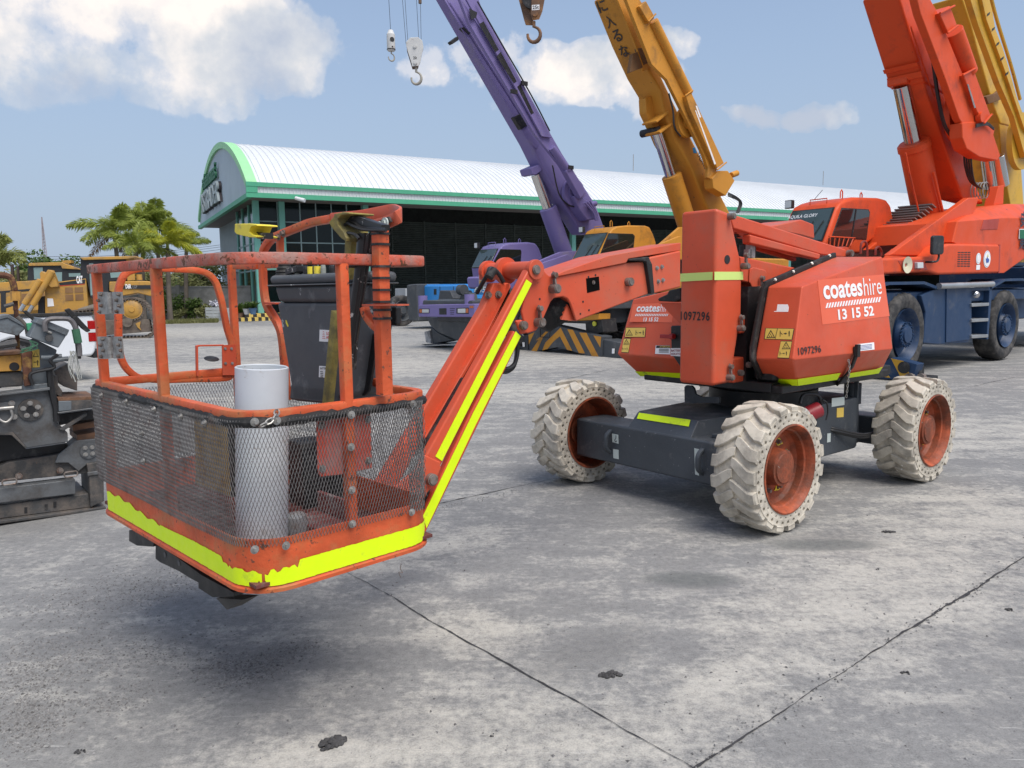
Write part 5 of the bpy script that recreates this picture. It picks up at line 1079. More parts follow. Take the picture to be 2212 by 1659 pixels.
for xx in (-1.9,-5.4): big_wheel(PF, pc, xx, 0, hub=mGry)
mb = MB(); mb.box(-.9,-2.9,.02,-.42,1.5,1.62); put('mudguard', mb, mGry, pc)
for q in (kG((838,548),(848,545),(855,560),(846,565)), kG((870,600),(880,597),(918,668),(908,674)), kG((935,706),(950,704),(958,722),(944,726)), kG((948,735),(960,728),(982,768),(968,772))): poly(PF, bm, 'paint_mark', q, -.945, .003, mWhiteS)
for k in range(5): line(PF, bm, 'boom_pipe', kG((480+k*2,0),(505+k*2,45)), -.93, .012, mPur, smooth=False) if k < 1 else None
line(PF, bm, 'boom_pipe', kG((500,20),(760,430),(1060,900)), -.93, .03, mPur, smooth=False)
# ---- amber crane
OF = Frame((2.1,18.0), H218); oc = thing('mobile_crane', 'amber crane with black and amber chevrons on its front beam, behind the lift mast', 'crane', OF.o, OF.rz, 'cranes parked in a row')
cv = polx(OF, oc, 'chevron_beam', kV((95,452),(205,375),(400,335),(560,370),(800,430),(1088,495),(1085,790),(920,765),(690,690),(480,640),(120,710)), 0, .35, mGry, .01)
for q in (kV((105,470),(185,435),(110,600)), kV((205,545),(430,340),(455,345),(300,500),(215,695),(130,705),(240,540)), kV((330,575),(535,375),(690,685),(620,670),(525,490),(440,560),(360,660),(290,680)), kV((625,395),(700,405),(860,720),(780,715)), kV((785,440),(880,445),(1050,778),(960,765)), kV((975,480),(1078,498),(1066,640))): polx(OF, cv, 'chevron', q, .004, .006, mAmb)
polx(OF, oc, 'outrigger_box', kV((1100,530),(1420,590),(1420,790),(1090,780)), -.05, .5, mGry, .02); polx(OF, oc, 'outrigger_box', kV((-120,520),(90,470),(100,690),(-120,640)), -.05, .5, mGry, .02)
for q in (kV((1225,655),(1252,655),(1248,722),(1222,722)), kV((22,570),(45,570),(48,632),(28,632))): polx(OF, oc, 'reflector', q, .0, .02, mWhiteS)
ck = carrier(OF, oc, -.2, -7.2, 2.6, mGry)
polx(OF, ck, 'bumper', kV((480,240),(1050,185),(1045,270),(520,295)), -.1, .4, mAmb, .02); mb = MB(); mb.box(-.15,-3.6,-.2,-2.4,1.2,1.45); put('deck', mb, mGry, ck)
polx(OF, oc, 'step_box', kV((860,300),(1080,250),(1110,440),(960,470),(870,430)), -.2, .5, mBlack, .02); mb = MB(); p = OF.S(*kV((995,322))[0], -.19); mb.cyl(p, p+V((.03,0,0)), .06, n=16); put('marker_light', mb, M('marker_yellow', (.6,.6,.05), .4), oc)
mb = MB(); P = [OF.S(*q, .06) for q in kV((262,350),(268,500),(390,505),(398,340))]; mb.tube(P, .014, 6); mb.tube([P[0], P[3]], .014, 6); put('step_frame', mb, mBlack, oc)
cab(OF, oc, kU((655,1140),(850,745),(885,690),(960,650),(1100,636),(1335,640),(1392,662),(1440,755),(1482,880),(1465,915),(1310,985),(1240,1300),(640,1300)), kU((695,1112),(848,748),(1160,757),(1186,785),(1160,1040)), -1.60, .98, mAmb, kU((650,1140))[0], kU((848,728))[0])
mb = MB(); mb.box(-3.0,-7.6,-.3,-1.5,1.45,1.95); mb.box(-6.0,-8.0,-.2,-2.5,1.4,2.4); tb = put('turntable', mb, mAmb, oc, bevel=.05)
poly(OF, tb, 'side_frame', kU((1430,980),(1800,660),(1900,660),(1900,1000)), -1.0, .1, mAmb, .01); poly(OF, tb, 'side_frame', kU((1200,1050),(1500,900),(1800,780),(1900,1100)), -.6, .1, mAmb, .01)
bm = boom(OF, oc, [
 (kH((205,-60),(330,260),(430,480),(500,600),(520,720),(600,920),(700,1100),(780,1300),(850,1460),(1010,1500),(930,1340),(820,1130),(640,780),(470,420),(290,-60)), 0, .80, .07),
 (kH((195,-60),(270,-60),(400,330),(440,440),(380,470),(350,330)), .03, .06, .01)], -.9, .8, mAmb)
poly(OF, bm, 'cylinder_bracket', kH((490,595),(520,700),(720,690),(600,860),(560,960),(500,850),(400,730)), -.98, .06, mAmb, .01) if False else None
gb = poly(OF, bm, 'cylinder_bracket', kH((400,640),(520,600),(525,700),(545,720),(500,800),(482,850),(470,870),(445,820),(405,735)), -1.22, .25, mAmb, .03)
for q in (kH((478,800),(560,735),(552,722),(470,790)), kH((490,860),(575,800),(580,812),(500,872))): poly(OF, bm, 'boom_rib', q, -.85, .5, mAmb, .01)
rod(OF, bm, 'cylinder_rod', kH((478,860))[0], kH((572,1160))[0], -1.30, .155, mChrome, 28); rod(OF, bm, 'cylinder_barrel', kH((570,1145))[0], kH((690,1520))[0], -1.30, .27, mAmb, 28)
mb = MB(); p = OF.W(*kH((490,850))[0], -1.0); mb.cyl(p, p+V((0,-.6,0)), .10, n=20); put('cylinder_pin', mb, mBlack, bm)
mb = MB(); p = OF.W(*kH((660,800))[0], -.80); mb.cyl(p, p+V((0,.10,0)), .38, n=44); mb.lathe([(.38,.10),(.40,.10),(.40,.0)], p, (0,1,0), 44); mb.cyl(p, p+V((0,.16,0)), .20, n=36); put('hose_reel', mb, mAmb, bm)
line(OF, bm, 'hose', kH((553,610),(580,720),(590,830),(630,890)), -.62, .025, mHose)
jb = poly(OF, bm, 'fly_jib', kH((262,-40),(340,-40),(385,30),(520,330),(690,660),(720,720),(860,1060),(870,1110),(830,1170),(805,1160),(810,1100),(780,1010),(640,720),(540,520),(440,420)), -.52, .10, mAmb, .015)
rod(OF, jb, 'jib_tube', kH((448,140))[0], kH((680,615))[0], -.52, .14, mAmb, 24)
poly(OF, jb, 'jib_box', kH((360,40),(405,5),(455,95),(460,120),(425,150),(400,110)), -.42, .25, mAmb, .02); poly(OF, jb, 'jib_box', kH((665,625),(700,600),(915,1065),(870,1100),(820,1000),(690,710)), -.40, .28, mAmb, .02)
for q in (kH((728,690),(738,692),(765,765),(755,770)), kH((725,720),(732,722),(862,1070),(852,1075))): poly(OF, jb, 'jib_slot', q, -.396, .01, mBlack if q[0][0] > 1663 else mWhiteS)
for a, b in (((420,140),(468,90)),((660,625),(710,590)),((870,1110),(930,1060))): line(OF, jb, 'jib_flange', kH(a, b), -.38, .02, mAmb, smooth=False)
poly(OF, jb, 'jib_head', kH((838,1165),(880,1115),(940,1115),(985,1180),(925,1280),(845,1230)), -.45, .3, mAmb, .02); rod(OF, jb, 'jib_pin', kH((960,1145))[0], kH((1000,1130))[0], -.5, .08, mAmb)
for q in (kH((350,315),(400,310),(440,400),(390,425)), kH((318,350),(350,340),(385,440),(300,475))): poly(OF, bm, 'boom_fitting', q, -.86, .12, M('fitting_brown', (.16,.08,.03), .7), .01)
for k in range(3): line(OF, oc, 'hose', kH((940,1260+k*10),(1000,1290+k*8),(1030-k*8,1330),(1010-k*8,1390)), -.5, .018, mHose)
for i, ch_c in enumerate('にいるな'):  # warning painted on the underside of the boom
    pass
uA = [OF.W(*q, -.9) for q in kH((205,-60),(330,260),(430,480))]; 
def under_text(fr, par, glyphs, A, B_, y, t, mat, size=.42):
    d = (B_-A).normalized(); nn = V((d.z,0,-d.x)); nn = nn if nn.z < 0 else -nn
    for g_, px in glyphs:
        r0 = fr.inv(PL(px[0], px[1], fr.out(A), fr.h*nn.x+V((0,0,nn.z)))); mb = MB(); ux = V((0,1,0)); uy = -d if d.z < 0 else d
        write(mb, g_, r0+nn*.012-ux*size*.5-uy*size*.5, ux, uy, w=size, h=size, bold=.02); put('warning_writing', mb, mat, par)
mInk = M('dark_ink', (.05,.04,.03), .6)
under_text(OF, bm, list(zip('に入るな', kH((118,38),(172,140),(218,232),(262,332)))), uA[1], uA[0], -.9, .8, mInk, .30)
mb = MB(); A = OF.W(*kH((735,1010))[0], -.895); B_ = OF.W(*kH((790,1110))[0], -.895); ux = (B_-A); 
write(mb, 'TADANO', A, ux, ux.normalized().cross(V((0,-1,0))), w=ux.length, h=.13, bold=.02); put('boom_lettering', mb, mInk, bm)
poly(OF, bm, 'boom_emblem', kH((708,965),(725,962),(738,1000),(715,1000)), -.896, .002, M('emblem_blue', (.02,.22,.5), .5))
for xx in (-1.9,-5.4): big_wheel(OF, oc, xx, 0, hub=mGry)
for q in (kH((268,22),(290,60),(312,120),(300,122),(280,90),(266,50)), kH((335,165),(352,190),(385,262),(378,270),(360,235),(338,190)), kH((350,205),(362,200),(372,225),(362,232))): poly(OF, bm, 'worn_lettering', q, -.896, .003, M('faded_blue', (.16,.20,.26), .6))
# ---- red crane
RF = Frame((6.84,13.3), H218); rc_ = thing('mobile_crane', 'red crane on a dark blue carrier with striped outrigger at the right', 'crane', RF.o, RF.rz, 'cranes parked in a row')
big_wheel(RF, rc_, 0, 0, .74); big_wheel(RF, rc_, -4.39, 0, .74); big_wheel(RF, rc_, 0, -2.7, .74, sgn=-1); big_wheel(RF, rc_, -4.39, -2.7, .74, sgn=-1)
ck = carrier(RF, rc_, 2.2, -7.2, 2.7, mBlu, .8, 1.5)
def strip3(K_, top, y, depth, thick, mat, name, par):     # bent sheet: fender seen from the side
    P = [RF.W(a, b, y) for a, b in K_(*top)]; mb = MB(); mb.sweep([p+V((0,-depth/2,-thick/2)) for p in P], rect(depth, thick), up=(0,0,1)); return put(name, mb, mat, par)
strip3(kJ, [(940,880),(1040,850),(1325,846),(1448,892)], .03, .62, .05, mBlu, 'mudguard', ck); strip3(kJ, [(1880,885),(1985,825),(2125,820),(2260,850)], .03, .62, .05, mBlu, 'mudguard', ck)
bx = poly(RF, ck, 'side_locker', kJ((1443,892),(1700,885),(1712,905),(1712,1325),(1690,1345),(1438,1362),(1320,1350),(1338,1100),(1300,960)), -.02, .6, mBlu, .02)
poly(RF, ck, 'locker_panel', kJ((1510,895),(1712,888),(1712,1320),(1505,1345)), .0, .04, mBlu, .005); poly(RF, ck, 'locker_frame', kJ((1862,880),(1884,880),(1850,1320),(1836,1320)), .0, .5, mBlu, .01); poly(RF, ck, 'locker_frame', kJ((1712,885),(1880,880),(1878,920),(1712,925)), .0, .5, mBlu, .01)
rod(RF, ck, 'side_rail', kJ((1445,885))[0], kJ((1882,868))[0], .06, .055, mSilver)
for yy, dx in ((1040,0),(1166,-5),(1298,-8)): poly(RF, ck, 'step', kJ((1716,yy-14),(1858+dx,yy-20),(1856+dx,yy+6),(1716,yy+14)), .04, .28, mSilver, .01)
mb = MB(); p = RF.W(*kJ((1750,955))[0], .05); mb.lathe([(.001,.05),(.05,.04),(.07,0),(.03,-.06),(.001,-.07)], p, (.3,1,-.3), 16); put('step_lamp', mb, mChrome, ck)
bl = poly(RF, rc_, 'upper_body', kJ((900,660),(1180,646),(1385,640),(1455,560),(1530,536),(1945,545),(1938,778),(1440,792),(1362,770),(900,795)), 0, .9, mRed, .05, 3)
poly(RF, bl, 'body_frame', kJ((1040,632),(1690,162),(1772,160),(1745,262),(1568,522),(1450,560),(1385,640)), -.25, .12, mRed, .02)
fr2 = poly(RF, bl, 'body_frame', kJ((860,590),(1060,430),(1270,270),(1350,330),(1080,590)), -1.5, .12, mRed, .02)
# rear hood with sloping shoulders
S_ = [RF.W(a, b, -.06) for a, b in kJ((1600,358),(1955,328),(2150,330),(2290,345),(2290,560),(2060,605),(1985,778),(1938,778),(1945,545),(1560,525))]
T_ = [RF.W(a, b, -.45) for a, b in kJ((1752,248),(2015,212),(2150,215),(2290,220))]
mb = MB(); far_ = V((0,-2.0,0)); vs = [mb.b.verts.new(p) for p in S_+T_+[p+far_ for p in T_]+[p+V((0,-2.5,0)) for p in S_]]
bmesh.ops.convex_hull(mb.b, input=vs); hood = put('rear_hood', mb, mRed, rc_, bevel=.03, seg=2, ang=20)
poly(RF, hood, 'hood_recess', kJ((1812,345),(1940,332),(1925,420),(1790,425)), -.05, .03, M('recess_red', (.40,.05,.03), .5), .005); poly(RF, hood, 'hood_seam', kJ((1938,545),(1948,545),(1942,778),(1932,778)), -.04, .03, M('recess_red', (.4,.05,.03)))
for r_ in range(7):
    for c_ in range(4): x0, y0 = 1602+c_*27-r_*.8, 606+r_*18.5; poly(RF, bl, 'louvre_slot', kJ((x0,y0),(x0+21,y0),(x0+21,y0+8),(x0,y0+8)), .004, .006, mBlack)
def disc(fr, par, K_, cx, cy, rx, y, mats):
    c = fr.W(*K_((cx,cy))[0], y); e = fr.W(*K_((cx,cy-rx))[0], y); r = (e-c).length; o_ = None
    for k, (f_, m_) in enumerate(mats): mb = MB(); mb.cyl(c+V((0,.002*k,0)), c+V((0,.002*k+.002,0)), r*f_, n=40); o_ = put('round_emblem', mb, m_, o_ or par)
    return o_, c, r
mPaleB = M('pale_blue_print', (.35,.55,.65), .5); mDeepB = M('deep_blue_print', (.04,.10,.38), .5)
disc(RF, bl, kJ, 1768, 660, 46, .004, ((1,mWhiteS),(.8,mPaleB),(.72,mWhiteS),(.4,mWhiteS))); poly(RF, bl, 'label', kJ((1752,712),(1782,710),(1780,750),(1750,752)), .006, .003, mWhiteS)
_, c, r = disc(RF, bl, kJ, 1838, 664, 69, .004, ((1,mWhiteS),(.9,mDeepB),(.86,mWhiteS),(.6,mWhiteS)))
mb = MB(); mb.prism([c+V((a*r,.011,b*r)) for a, b in ((-.5,-.1),(-.25,.1),(-.1,.0),(.1,.3),(.3,.0),(.55,.1),(.3,-.45),(-.35,-.4))], (0,.002,0)); put('emblem_figure', mb, mDeepB, bl)
mb = MB(); mb.prism([c+V((a*r,.011,b*r)) for a, b in ((-.2,.3),(0,.62),(.2,.3),(.0,.2))], (0,.002,0)); put('emblem_figure', mb, M('emblem_yellow', (.6,.55,.2), .5), bl)
poly(RF, hood, 'plate', kT((1512,628),(1640,628),(1640,790),(1504,790)), -.035, .01, mWhiteS); poly(RF, hood, 'safety_plate', kT((1520,640),(1640,640),(1640,785),(1515,785)), -.03, .01, M('safety_green', (.005,.14,.06), .5))
for g_, q in (('安', (1520,600)), ('第', (1505,955)), ('一', (1590,955))):
    mb = MB(); p = RF.W(*kT(q)[0], -.035); write(mb, g_, p, (-1,0,0), (0,0,1), h=.33, bold=.02); put('lettering', mb, M('safety_ink', (.02,.03,.05), .5), hood)
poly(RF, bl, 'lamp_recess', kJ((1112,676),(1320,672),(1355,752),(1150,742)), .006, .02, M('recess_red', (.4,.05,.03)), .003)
mb = MB(); p = RF.W(*kJ((1180,712))[0], .02); mb.lathe([(.03,-.02),(.04,.0),(.12,.02),(.14,.025),(.12,.0),(.03,-.01)], p, (.1,1,0), 28); hn_ = put('horn', mb, M('horn_cream', (.62,.58,.42), .5), bl); 
poly(RF, bl, 'work_lamp', kJ((1272,690),(1320,690),(1322,738),(1274,740)), .06, .06, mLamp, .01)
mb = MB(); P = [RF.W(*q, .12) for q in kJ((1395,686),(1430,680),(1444,650),(1444,620))]; mb.tube(curve([P[0]+V((0,-.12,0))]+P), .018, 8); mr_ = put('mirror_arm', mb, mBlack, bl)
poly(RF, mr_, 'mirror', kJ((1402,480),(1415,470),(1480,470),(1492,482),(1488,612),(1476,626),(1408,628),(1396,616)), .16, .06, mBlack, .02)
cb_ = cab(RF, rc_, kJ((522,518),(612,258),(640,205),(690,176),(760,156),(960,162),(1022,178),(1058,225),(1080,350),(1065,400),(870,535),(800,620),(500,640)), kJ((572,486),(655,250),(868,262),(880,285),(852,500)), -1.60, 1.0, mRed, kJ((515,515))[0], kJ((618,235))[0])
poly(RF, cb_, 'window_divider', kJ((768,258),(776,258),(740,500),(732,500)), -1.58, .01, mBlack); poly(RF, cb_, 'lower_window', kJ((548,490),(752,496),(700,570),(548,560)), -1.585, .01, mCabS, .004)
mb = MB()
for k in range(6): a_ = RF.W(*kJ((558+k*38,490))[0], -1.52); b_ = RF.W(*kJ((556+k*36-k*3,565-k*2))[0], -1.52); mb.tube([a_, b_], .011, 5)
mb.tube([RF.W(*q, -1.52) for q in kJ((548,480),(760,492),(705,585))], .014, 6); put('window_guard', mb, mRed, cb_)
line(RF, cb_, 'aerial', kJ((425,180),(495,100)), -2.4, .006, mBlack, smooth=False)
mb = MB(); A_ = RF.W(*kJ((515,515))[0], -1.6); B__ = RF.W(*kJ((618,235))[0], -1.6); d_ = (B__-A_).normalized(); write(mb, 'AQUILA GLORY', A_.lerp(B__, .72)+V((.10,-.92,.0)), (0,1,0), d_, w=.62, h=.09, bold=0); put('windscreen_writing', mb, mWhiteS, cb_)
mb = MB()
for k in range(8): a_ = RF.W(*kJ((1068+k*28,395-k*22))[0], -1.45); mb.obox(a_, (.10,0,.03), (0,.35,0), (0,0,.012))
put('ladder', mb, M('ladder_grey', (.25,.23,.21), .6, .3), bl) 
for q in (((805,620),(812,540),(840,520),(858,560),(860,640)), ((925,632),(930,580),(955,565),(975,600),(975,640))): line(RF, bl, 'grab_handle', kJ(*q), -.6, .02, M('dark_red', (.2,.03,.02), .5))
# red boom
bm = boom(RF, rc_, [
 (kI((425,-80),(500,180),(600,520),(625,600),(830,720),(800,640),(745,330),(620,-80)), 0, .66, .05),
 (kI((595,500),(650,700),(905,1440),(1060,1480),(1010,1360),(905,960),(800,640),(760,480)), -.02, .46, .04),
 ], -.95, .62, mRed)
poly(RF, bm, 'boom_collar', kI((385,-80),(450,-80),(480,60),(520,200),(600,520),(575,545),(470,170)), -.93, .9, mRed, .02) if False else None
ucol = [RF.W(*q, -.95) for q in kI((500,180),(590,480))]
for q in (kI((398,545),(575,455),(585,470),(420,560)),): pass
poly(RF, bm, 'boom_rib', kI((600,515),(612,560),(650,560),(655,530)), -.93, .66, mRed, .01); poly(RF, bm, 'boom_rib', kI((572,452),(590,450),(600,480),(585,482)), -.93, .66, mRed, .01)
poly(RF, bm, 'cylinder_bracket', kI((500,545),(600,520),(625,580),(585,600),(540,620),(500,600)), -1.2, .4, mRed, .03)
rod(RF, bm, 'cylinder_rod', kI((462,620))[0], kI((548,1040))[0], -1.38, .165, mChrome, 30); rod(RF, bm, 'cylinder_barrel', kI((548,1030))[0], kI((690,1760))[0], -1.38, .29, mRed, 30)
mb = MB(); a_ = RF.W(*kI((548,1040))[0], -1.38); b_ = RF.W(*kI((556,1085))[0], -1.38); mb.cyl(a_, b_, .31, n=30); put('barrel_collar', mb, mRed, bm, bevel=.01)
line(RF, bm, 'pipe_run', kI((490,1110),(520,1260),(560,1430),(590,1560)), -1.2, .018, mRed); line(RF, bm, 'pipe_run', kI((655,1200),(690,1300),(730,1560)), -1.15, .03, mRed, smooth=False); line(RF, bm, 'pipe_run', kI((690,1250),(760,1540)), -1.05, .03, mRed, smooth=False)
line(RF, bm, 'pipe_run', kI((530,190),(545,250),(665,610),(700,700)), -.9, .014, mRed); line(RF, bm, 'hose', kI((655,240),(690,450),(725,700),(770,900),(830,1000)), -.75, .035, mHose)
mb = MB(); p = RF.W(*kI((840,850))[0], -.85); mb.cyl(p, p+V((0,.12,0)), .46, n=48); mb.lathe([(.46,.12),(.49,.12),(.49,.0)], p, (0,1,0), 48); mb.cyl(p, p+V((0,.2,0)), .27, n=40); mb.cyl(p, p+V((0,.24,0)), .22, n=40); put('hose_reel', mb, mRed, bm)
jb = poly(RF, bm, 'fly_jib', kI((560,-60),(640,-60),(720,80),(1035,850),(1030,885),(1000,900),(905,900),(880,860),(790,600),(600,100)), -.50, .14, mRed, .02)
poly(RF, jb, 'jib_box', kI((735,95),(815,40),(865,180),(800,240)), -.42, .3, mRed, .02); rod(RF, jb, 'jib_tube', kI((830,225))[0], kI((940,530))[0], -.55, .18, mRed, 26); poly(RF, jb, 'jib_box', kI((910,545),(985,500),(1110,840),(1060,895),(1010,810)), -.42, .3, mRed, .02)
for a, b in (((740,95),(845,42)),((795,240),(868,185)),((905,545),(998,495)),((1060,895),(1115,830))): line(RF, jb, 'jib_flange', kI(a, b), -.38, .02, mRed, smooth=False)
poly(RF, jb, 'jib_slot', kI((938,610),(948,612),(1000,780),(990,785)), -.415, .01, mSteel); mb = MB(); p = RF.W(*kI((1010,855))[0], -.48); mb.cyl(p, p+V((0,.1,0)), .10, n=20); put('jib_pin', mb, mRed, jb)
poly(RF, jb, 'jib_head', kI((900,890),(1010,880),(1140,930),(1130,980),(1180,1130),(1155,1165),(1030,1140),(935,1080),(905,1000)), -.48, .25, mRed, .02)
for k in range(4): line(RF, jb, 'rope', kI((1000,905+k*6),(1080,890+k*6),(1130,930+k*4)), -.42, .012, mBlack)
for k in range(4): line(RF, rc_, 'hose', kI((915+k*16,1090),(920+k*16,1200),(960+k*10,1320),(1040,1370)), -.8+k*.04, .018, mHose)
mb = MB(); p = RF.W(*kI((1070,1380))[0], -.7)
for k in range(5): mb.lathe([(.16,0),(.18,.01),(.16,.02)], p+V((0,-.06*k,0)), (0,1,0), 20)
put('rope_drum', mb, mSteel, rc_); poly(RF, hood, 'rear_post', kI((1165,1350),(1205,1345),(1200,1480),(1130,1490)), -.7, .2, mRed, .01)
# striped outrigger of the red crane
ob = polx(RF, rc_, 'outrigger', kM((1100,300),(1240,200),(1345,128),(1455,155),(1572,186),(1530,322),(1500,332),(1300,318)), .65, .26, mBlu, .01)
for q in (kM((1345,135),(1452,158),(1530,322),(1440,322)), kM((1235,292),(1265,205),(1338,305))): polx(RF, ob, 'hazard_stripe', q, .655, .006, M('stripe_yellow', (.55,.30,.02), .5, var=.1))
mb = MB(); p = RF.S(*kM((1458,215))[0], .66); mb.cyl(p, p+V((.006,0,0)), .10, n=28); put('hole', mb, mBlack, ob)
for q in ((1508,300),(1605,305)): mb = MB(); p = RF.S(*kM(q)[0], .68); mb.cyl(p+V((-.06,0,0)), p+V((.02,0,0)), .07, n=18); put('jack_pin', mb, mPin, ob)
mb = MB(); p = RF.S(*kM((1530,345))[0], .5); mb.box(p.x-.3,p.x+.1,p.y-.28,p.y+.28,.02,.10); mb.box(p.x-.2,p.x,p.y-.1,p.y+.1,.1,.25); put('jack_foot', mb, mBlack, ob, bevel=.01)
o2 = poly(RF, rc_, 'rear_outrigger', kJ((1985,720),(2060,610),(2300,600),(2300,720)), -.3, 2.0, mBlu, .02); poly(RF, o2, 'hazard_stripe', kJ((2078,618),(2300,618),(2300,690),(2090,690)), -.29, .01, M('stripe_yellow', (.55,.30,.02)))
# ---- yellow crane behind the red one
YF = Frame((13.6,19.2), H218); yc = thing('mobile_crane', 'yellow crane whose boom rises behind the red crane at the right edge', 'crane', YF.o, YF.rz, 'cranes parked in a row')
big_wheel(YF, yc, -.3, -.1, hub=mYel); big_wheel(YF, yc, -4.3, -.1, hub=mYel); carrier(YF, yc, .8, -6.5, 2.7, mBlu)
mb = MB(); mb.box(.6,-6.0,-.1,-2.6,1.3,2.0); put('deck', mb, mBlu, yc, bevel=.03); mb = MB(); mb.box(-3.0,-6.6,-.1,-2.6,2.2,3.1); put('upper_body', mb, mYel, yc, bevel=.06)
bm = boom(YF, yc, [
 (kY((1370,-60),(1500,320),(1600,700),(1780,1330),(1900,1660),(2060,1700),(2000,1450),(1880,1130),(1680,500),(1500,-60)), 0, .9, .05)], -.95, .9, mYel)
poly(YF, bm, 'boom_root', kI((1130,700),(1170,900),(1180,1100),(1250,1470),(1240,1700),(1400,1700),(1349,1480),(1330,1200),(1230,780)), -.97, .9, mYel, .03)
jb = poly(YF, bm, 'fly_jib', kY((1480,-60),(1620,-60),(1700,250),(1960,950),(2210,1700),(2330,2100),(2230,2100),(2080,1560),(1880,1100),(1600,330)), -.45, .12, mYel, .01)
j2 = poly(YF, jb, 'jib_beam', kY((1640,-60),(1760,-60),(1830,380),(1930,640),(2010,900),(2120,1300),(2300,1800),(2210,1700),(1960,950),(1710,260)), -.38, .08, mYel, .01)
for q in ((1738,190),(1802,390),(1862,587),(1922,783),(1985,985)): poly(YF, j2, 'jib_mark', kY((q[0]-22,q[1]+30),(q[0]-12,q[1]-8),(q[0]+24,q[1]-32),(q[0]+16,q[1]+2)), -.374, .01, mBlack)
line(YF, jb, 'rope', kY((1770,-40),(1860,300),(2040,880),(2160,1330)), -.2, .035, mYel); poly(YF, bm, 'boom_fitting', kY((1700,1290),(1850,1240),(1900,1200),(1930,1320),(1740,1390)), -.86, .2, M('fitting_brown', (.16,.08,.03)), .01)
mb = MB(); p = YF.W(*kI((1300,1030))[0], -.7); mb.cyl(p, p+V((0,.12,0)), .62, n=40); mb.lathe([(.62,.12),(.66,.12),(.66,.0)], p, (0,1,0), 40); put('hose_reel', mb, mYel, bm)
rod(YF, bm, 'cylinder_rod', kI((1085,1150))[0], kI((1115,1360))[0], -1.3, .17, mChrome); rod(YF, bm, 'cylinder_rod', kI((1160,1130))[0], kI((1195,1345))[0], -.8, .14, mChrome)
# ---- hook blocks hanging from booms above the picture
def hook(mb, p, r, th, ang0=100):          # p: shank top
    P = [p, p+V((0,0,-r*.7))]; c = p+V((0,0,-r*1.75))
    P += [c+V((r*math.sin(a)*.9,0,r*math.cos(a))) for a in [math.radians(k) for k in range(15, 300, 22)]]
    mb.tube(P, [th*.9, th*.9]+[th*(1.15-.55*abs(i-6)/7) for i in range(len(P)-2)], 10)
def hung(name, label, cat, px, Y, rz, group='crane hooks hanging overhead'):
    p = AY(px[0], px[1], Y); return thing(name, label, cat, p, rz, group), p
HY_ = 24.0; sc_ = lambda px_, Y: px_/FPX*Y
t, p = hung('hook_block', 'small white ball hook on a single rope, left of the larger white hook block', 'crane hook', kZ((278,900))[0], HY_, math.radians(25)); u = sc_(1/4.608/1.8228, HY_)
mb = MB(); mb.lathe([(.001,325*u),(40*u,320*u),(65*u,255*u),(72*u,250*u),(72*u,8*u),(60*u,-25*u),(.001,-30*u)], (0,0,0), (0,0,1), 28); b_ = put('weight', mb, M('hook_white', (.62,.62,.60), .5, var=.1, dirt=(.2,.12,.08), da=.1, ds=3), t)
mb = MB(); mb.cyl((0,-72*u,150*u), (0,-74*u,150*u), 40*u, n=20); put('weight_window', mb, mBlack, b_); mb = MB(); mb.cyl((0,-72*u,30*u), (0,-74*u,30*u), 14*u, n=14); put('hole', mb, mBlack, b_)
mb = MB(); mb.box(-74*u,74*u,-74*u,74*u,0,3*u) if False else mb.lathe([(73*u,-8*u),(76*u,0),(73*u,8*u)], (0,0,0), (0,0,1), 28); put('weight_ring', mb, mBlack, b_)
mb = MB(); hook(mb, V((0,0,-25*u)), 60*u, 13*u); put('hook', mb, M('hook_grey', (.35,.33,.28), .5), t)
mb = MB(); mb.cyl((0,0,320*u), (-22*u,0,1000*u), 4*u, n=6); put('rope', mb, mBlack, t)
t, p = hung('hook_block', 'white crane hook block with two sheave bolts and a 25 t mark', 'crane hook', kZ((730,1230))[0], HY_, math.radians(-8))
wb = M('hook_white', (.62,.62,.60))
mb = MB(); mb.prism([V((a*u,-60*u,b*u)) for a, b in ((-60,10),(60,10),(90,60),(155,330),(135,430),(60,490),(-80,490),(-150,420),(-150,340),(-60,40))], (0,12*u,0)); b_ = put('side_plate', mb, wb, t, bevel=.01)
mb = MB(); mb.prism([V((a*u-20*u,60*u,b*u)) for a, b in ((-60,-10),(40,-10),(120,300),(90,420),(-60,430),(-150,370),(-150,300))], (0,-12*u,0)); put('side_plate', mb, M('hook_rust', (.14,.09,.06), .7, var=.3), t, bevel=.01)
mb = MB(); mb.cyl((0,-45*u,330*u), (0,45*u,330*u), 125*u, n=32); put('sheave', mb, M('hook_rust', (.14,.09,.06)), t)
for zz in (340,70): mb = MB(); mb.cyl((5*u,-60*u,zz*u), (5*u,-76*u,zz*u), 34*u, n=22); mb.cyl((5*u,-76*u,zz*u), (5*u,-80*u,zz*u), 22*u, n=22); put('sheave_bolt', mb, wb, b_)
mb = MB(); write(mb, '25t', V((-32*u,-61*u,125*u)), (1,0,0), (0,0,1), w=66*u, h=48*u, bold=.03); put('capacity_mark', mb, mBlackS, b_)
mb = MB(); hook(mb, V((0,0,0)), 100*u, 24*u); put('hook', mb, M('hook_grey', (.35,.33,.28)), t)
for a, b in ((-165,-215),(-130,-168),(65,35),(105,110)): mb = MB(); mb.cyl((a*u,-10*u,400*u), (b*u,-10*u,1260*u), 4*u, n=6); put('rope', mb, mBlack, t)
mb = MB(); mb.cyl((105*u,-20*u,1050*u), (105*u,-20*u,1110*u), 28*u, n=14); put('limit_weight', mb, M('hook_rust', (.14,.09,.06)), t)
kA2 = K(1500,0,1.8433); t, p = hung('hook_block', 'rusty brown crane hook block marked 25t, beside the amber boom', 'crane hook', kG((1110,150))[0], 19.5, math.radians(-10)); u = sc_(1/1.8433/1.8228, 19.5)
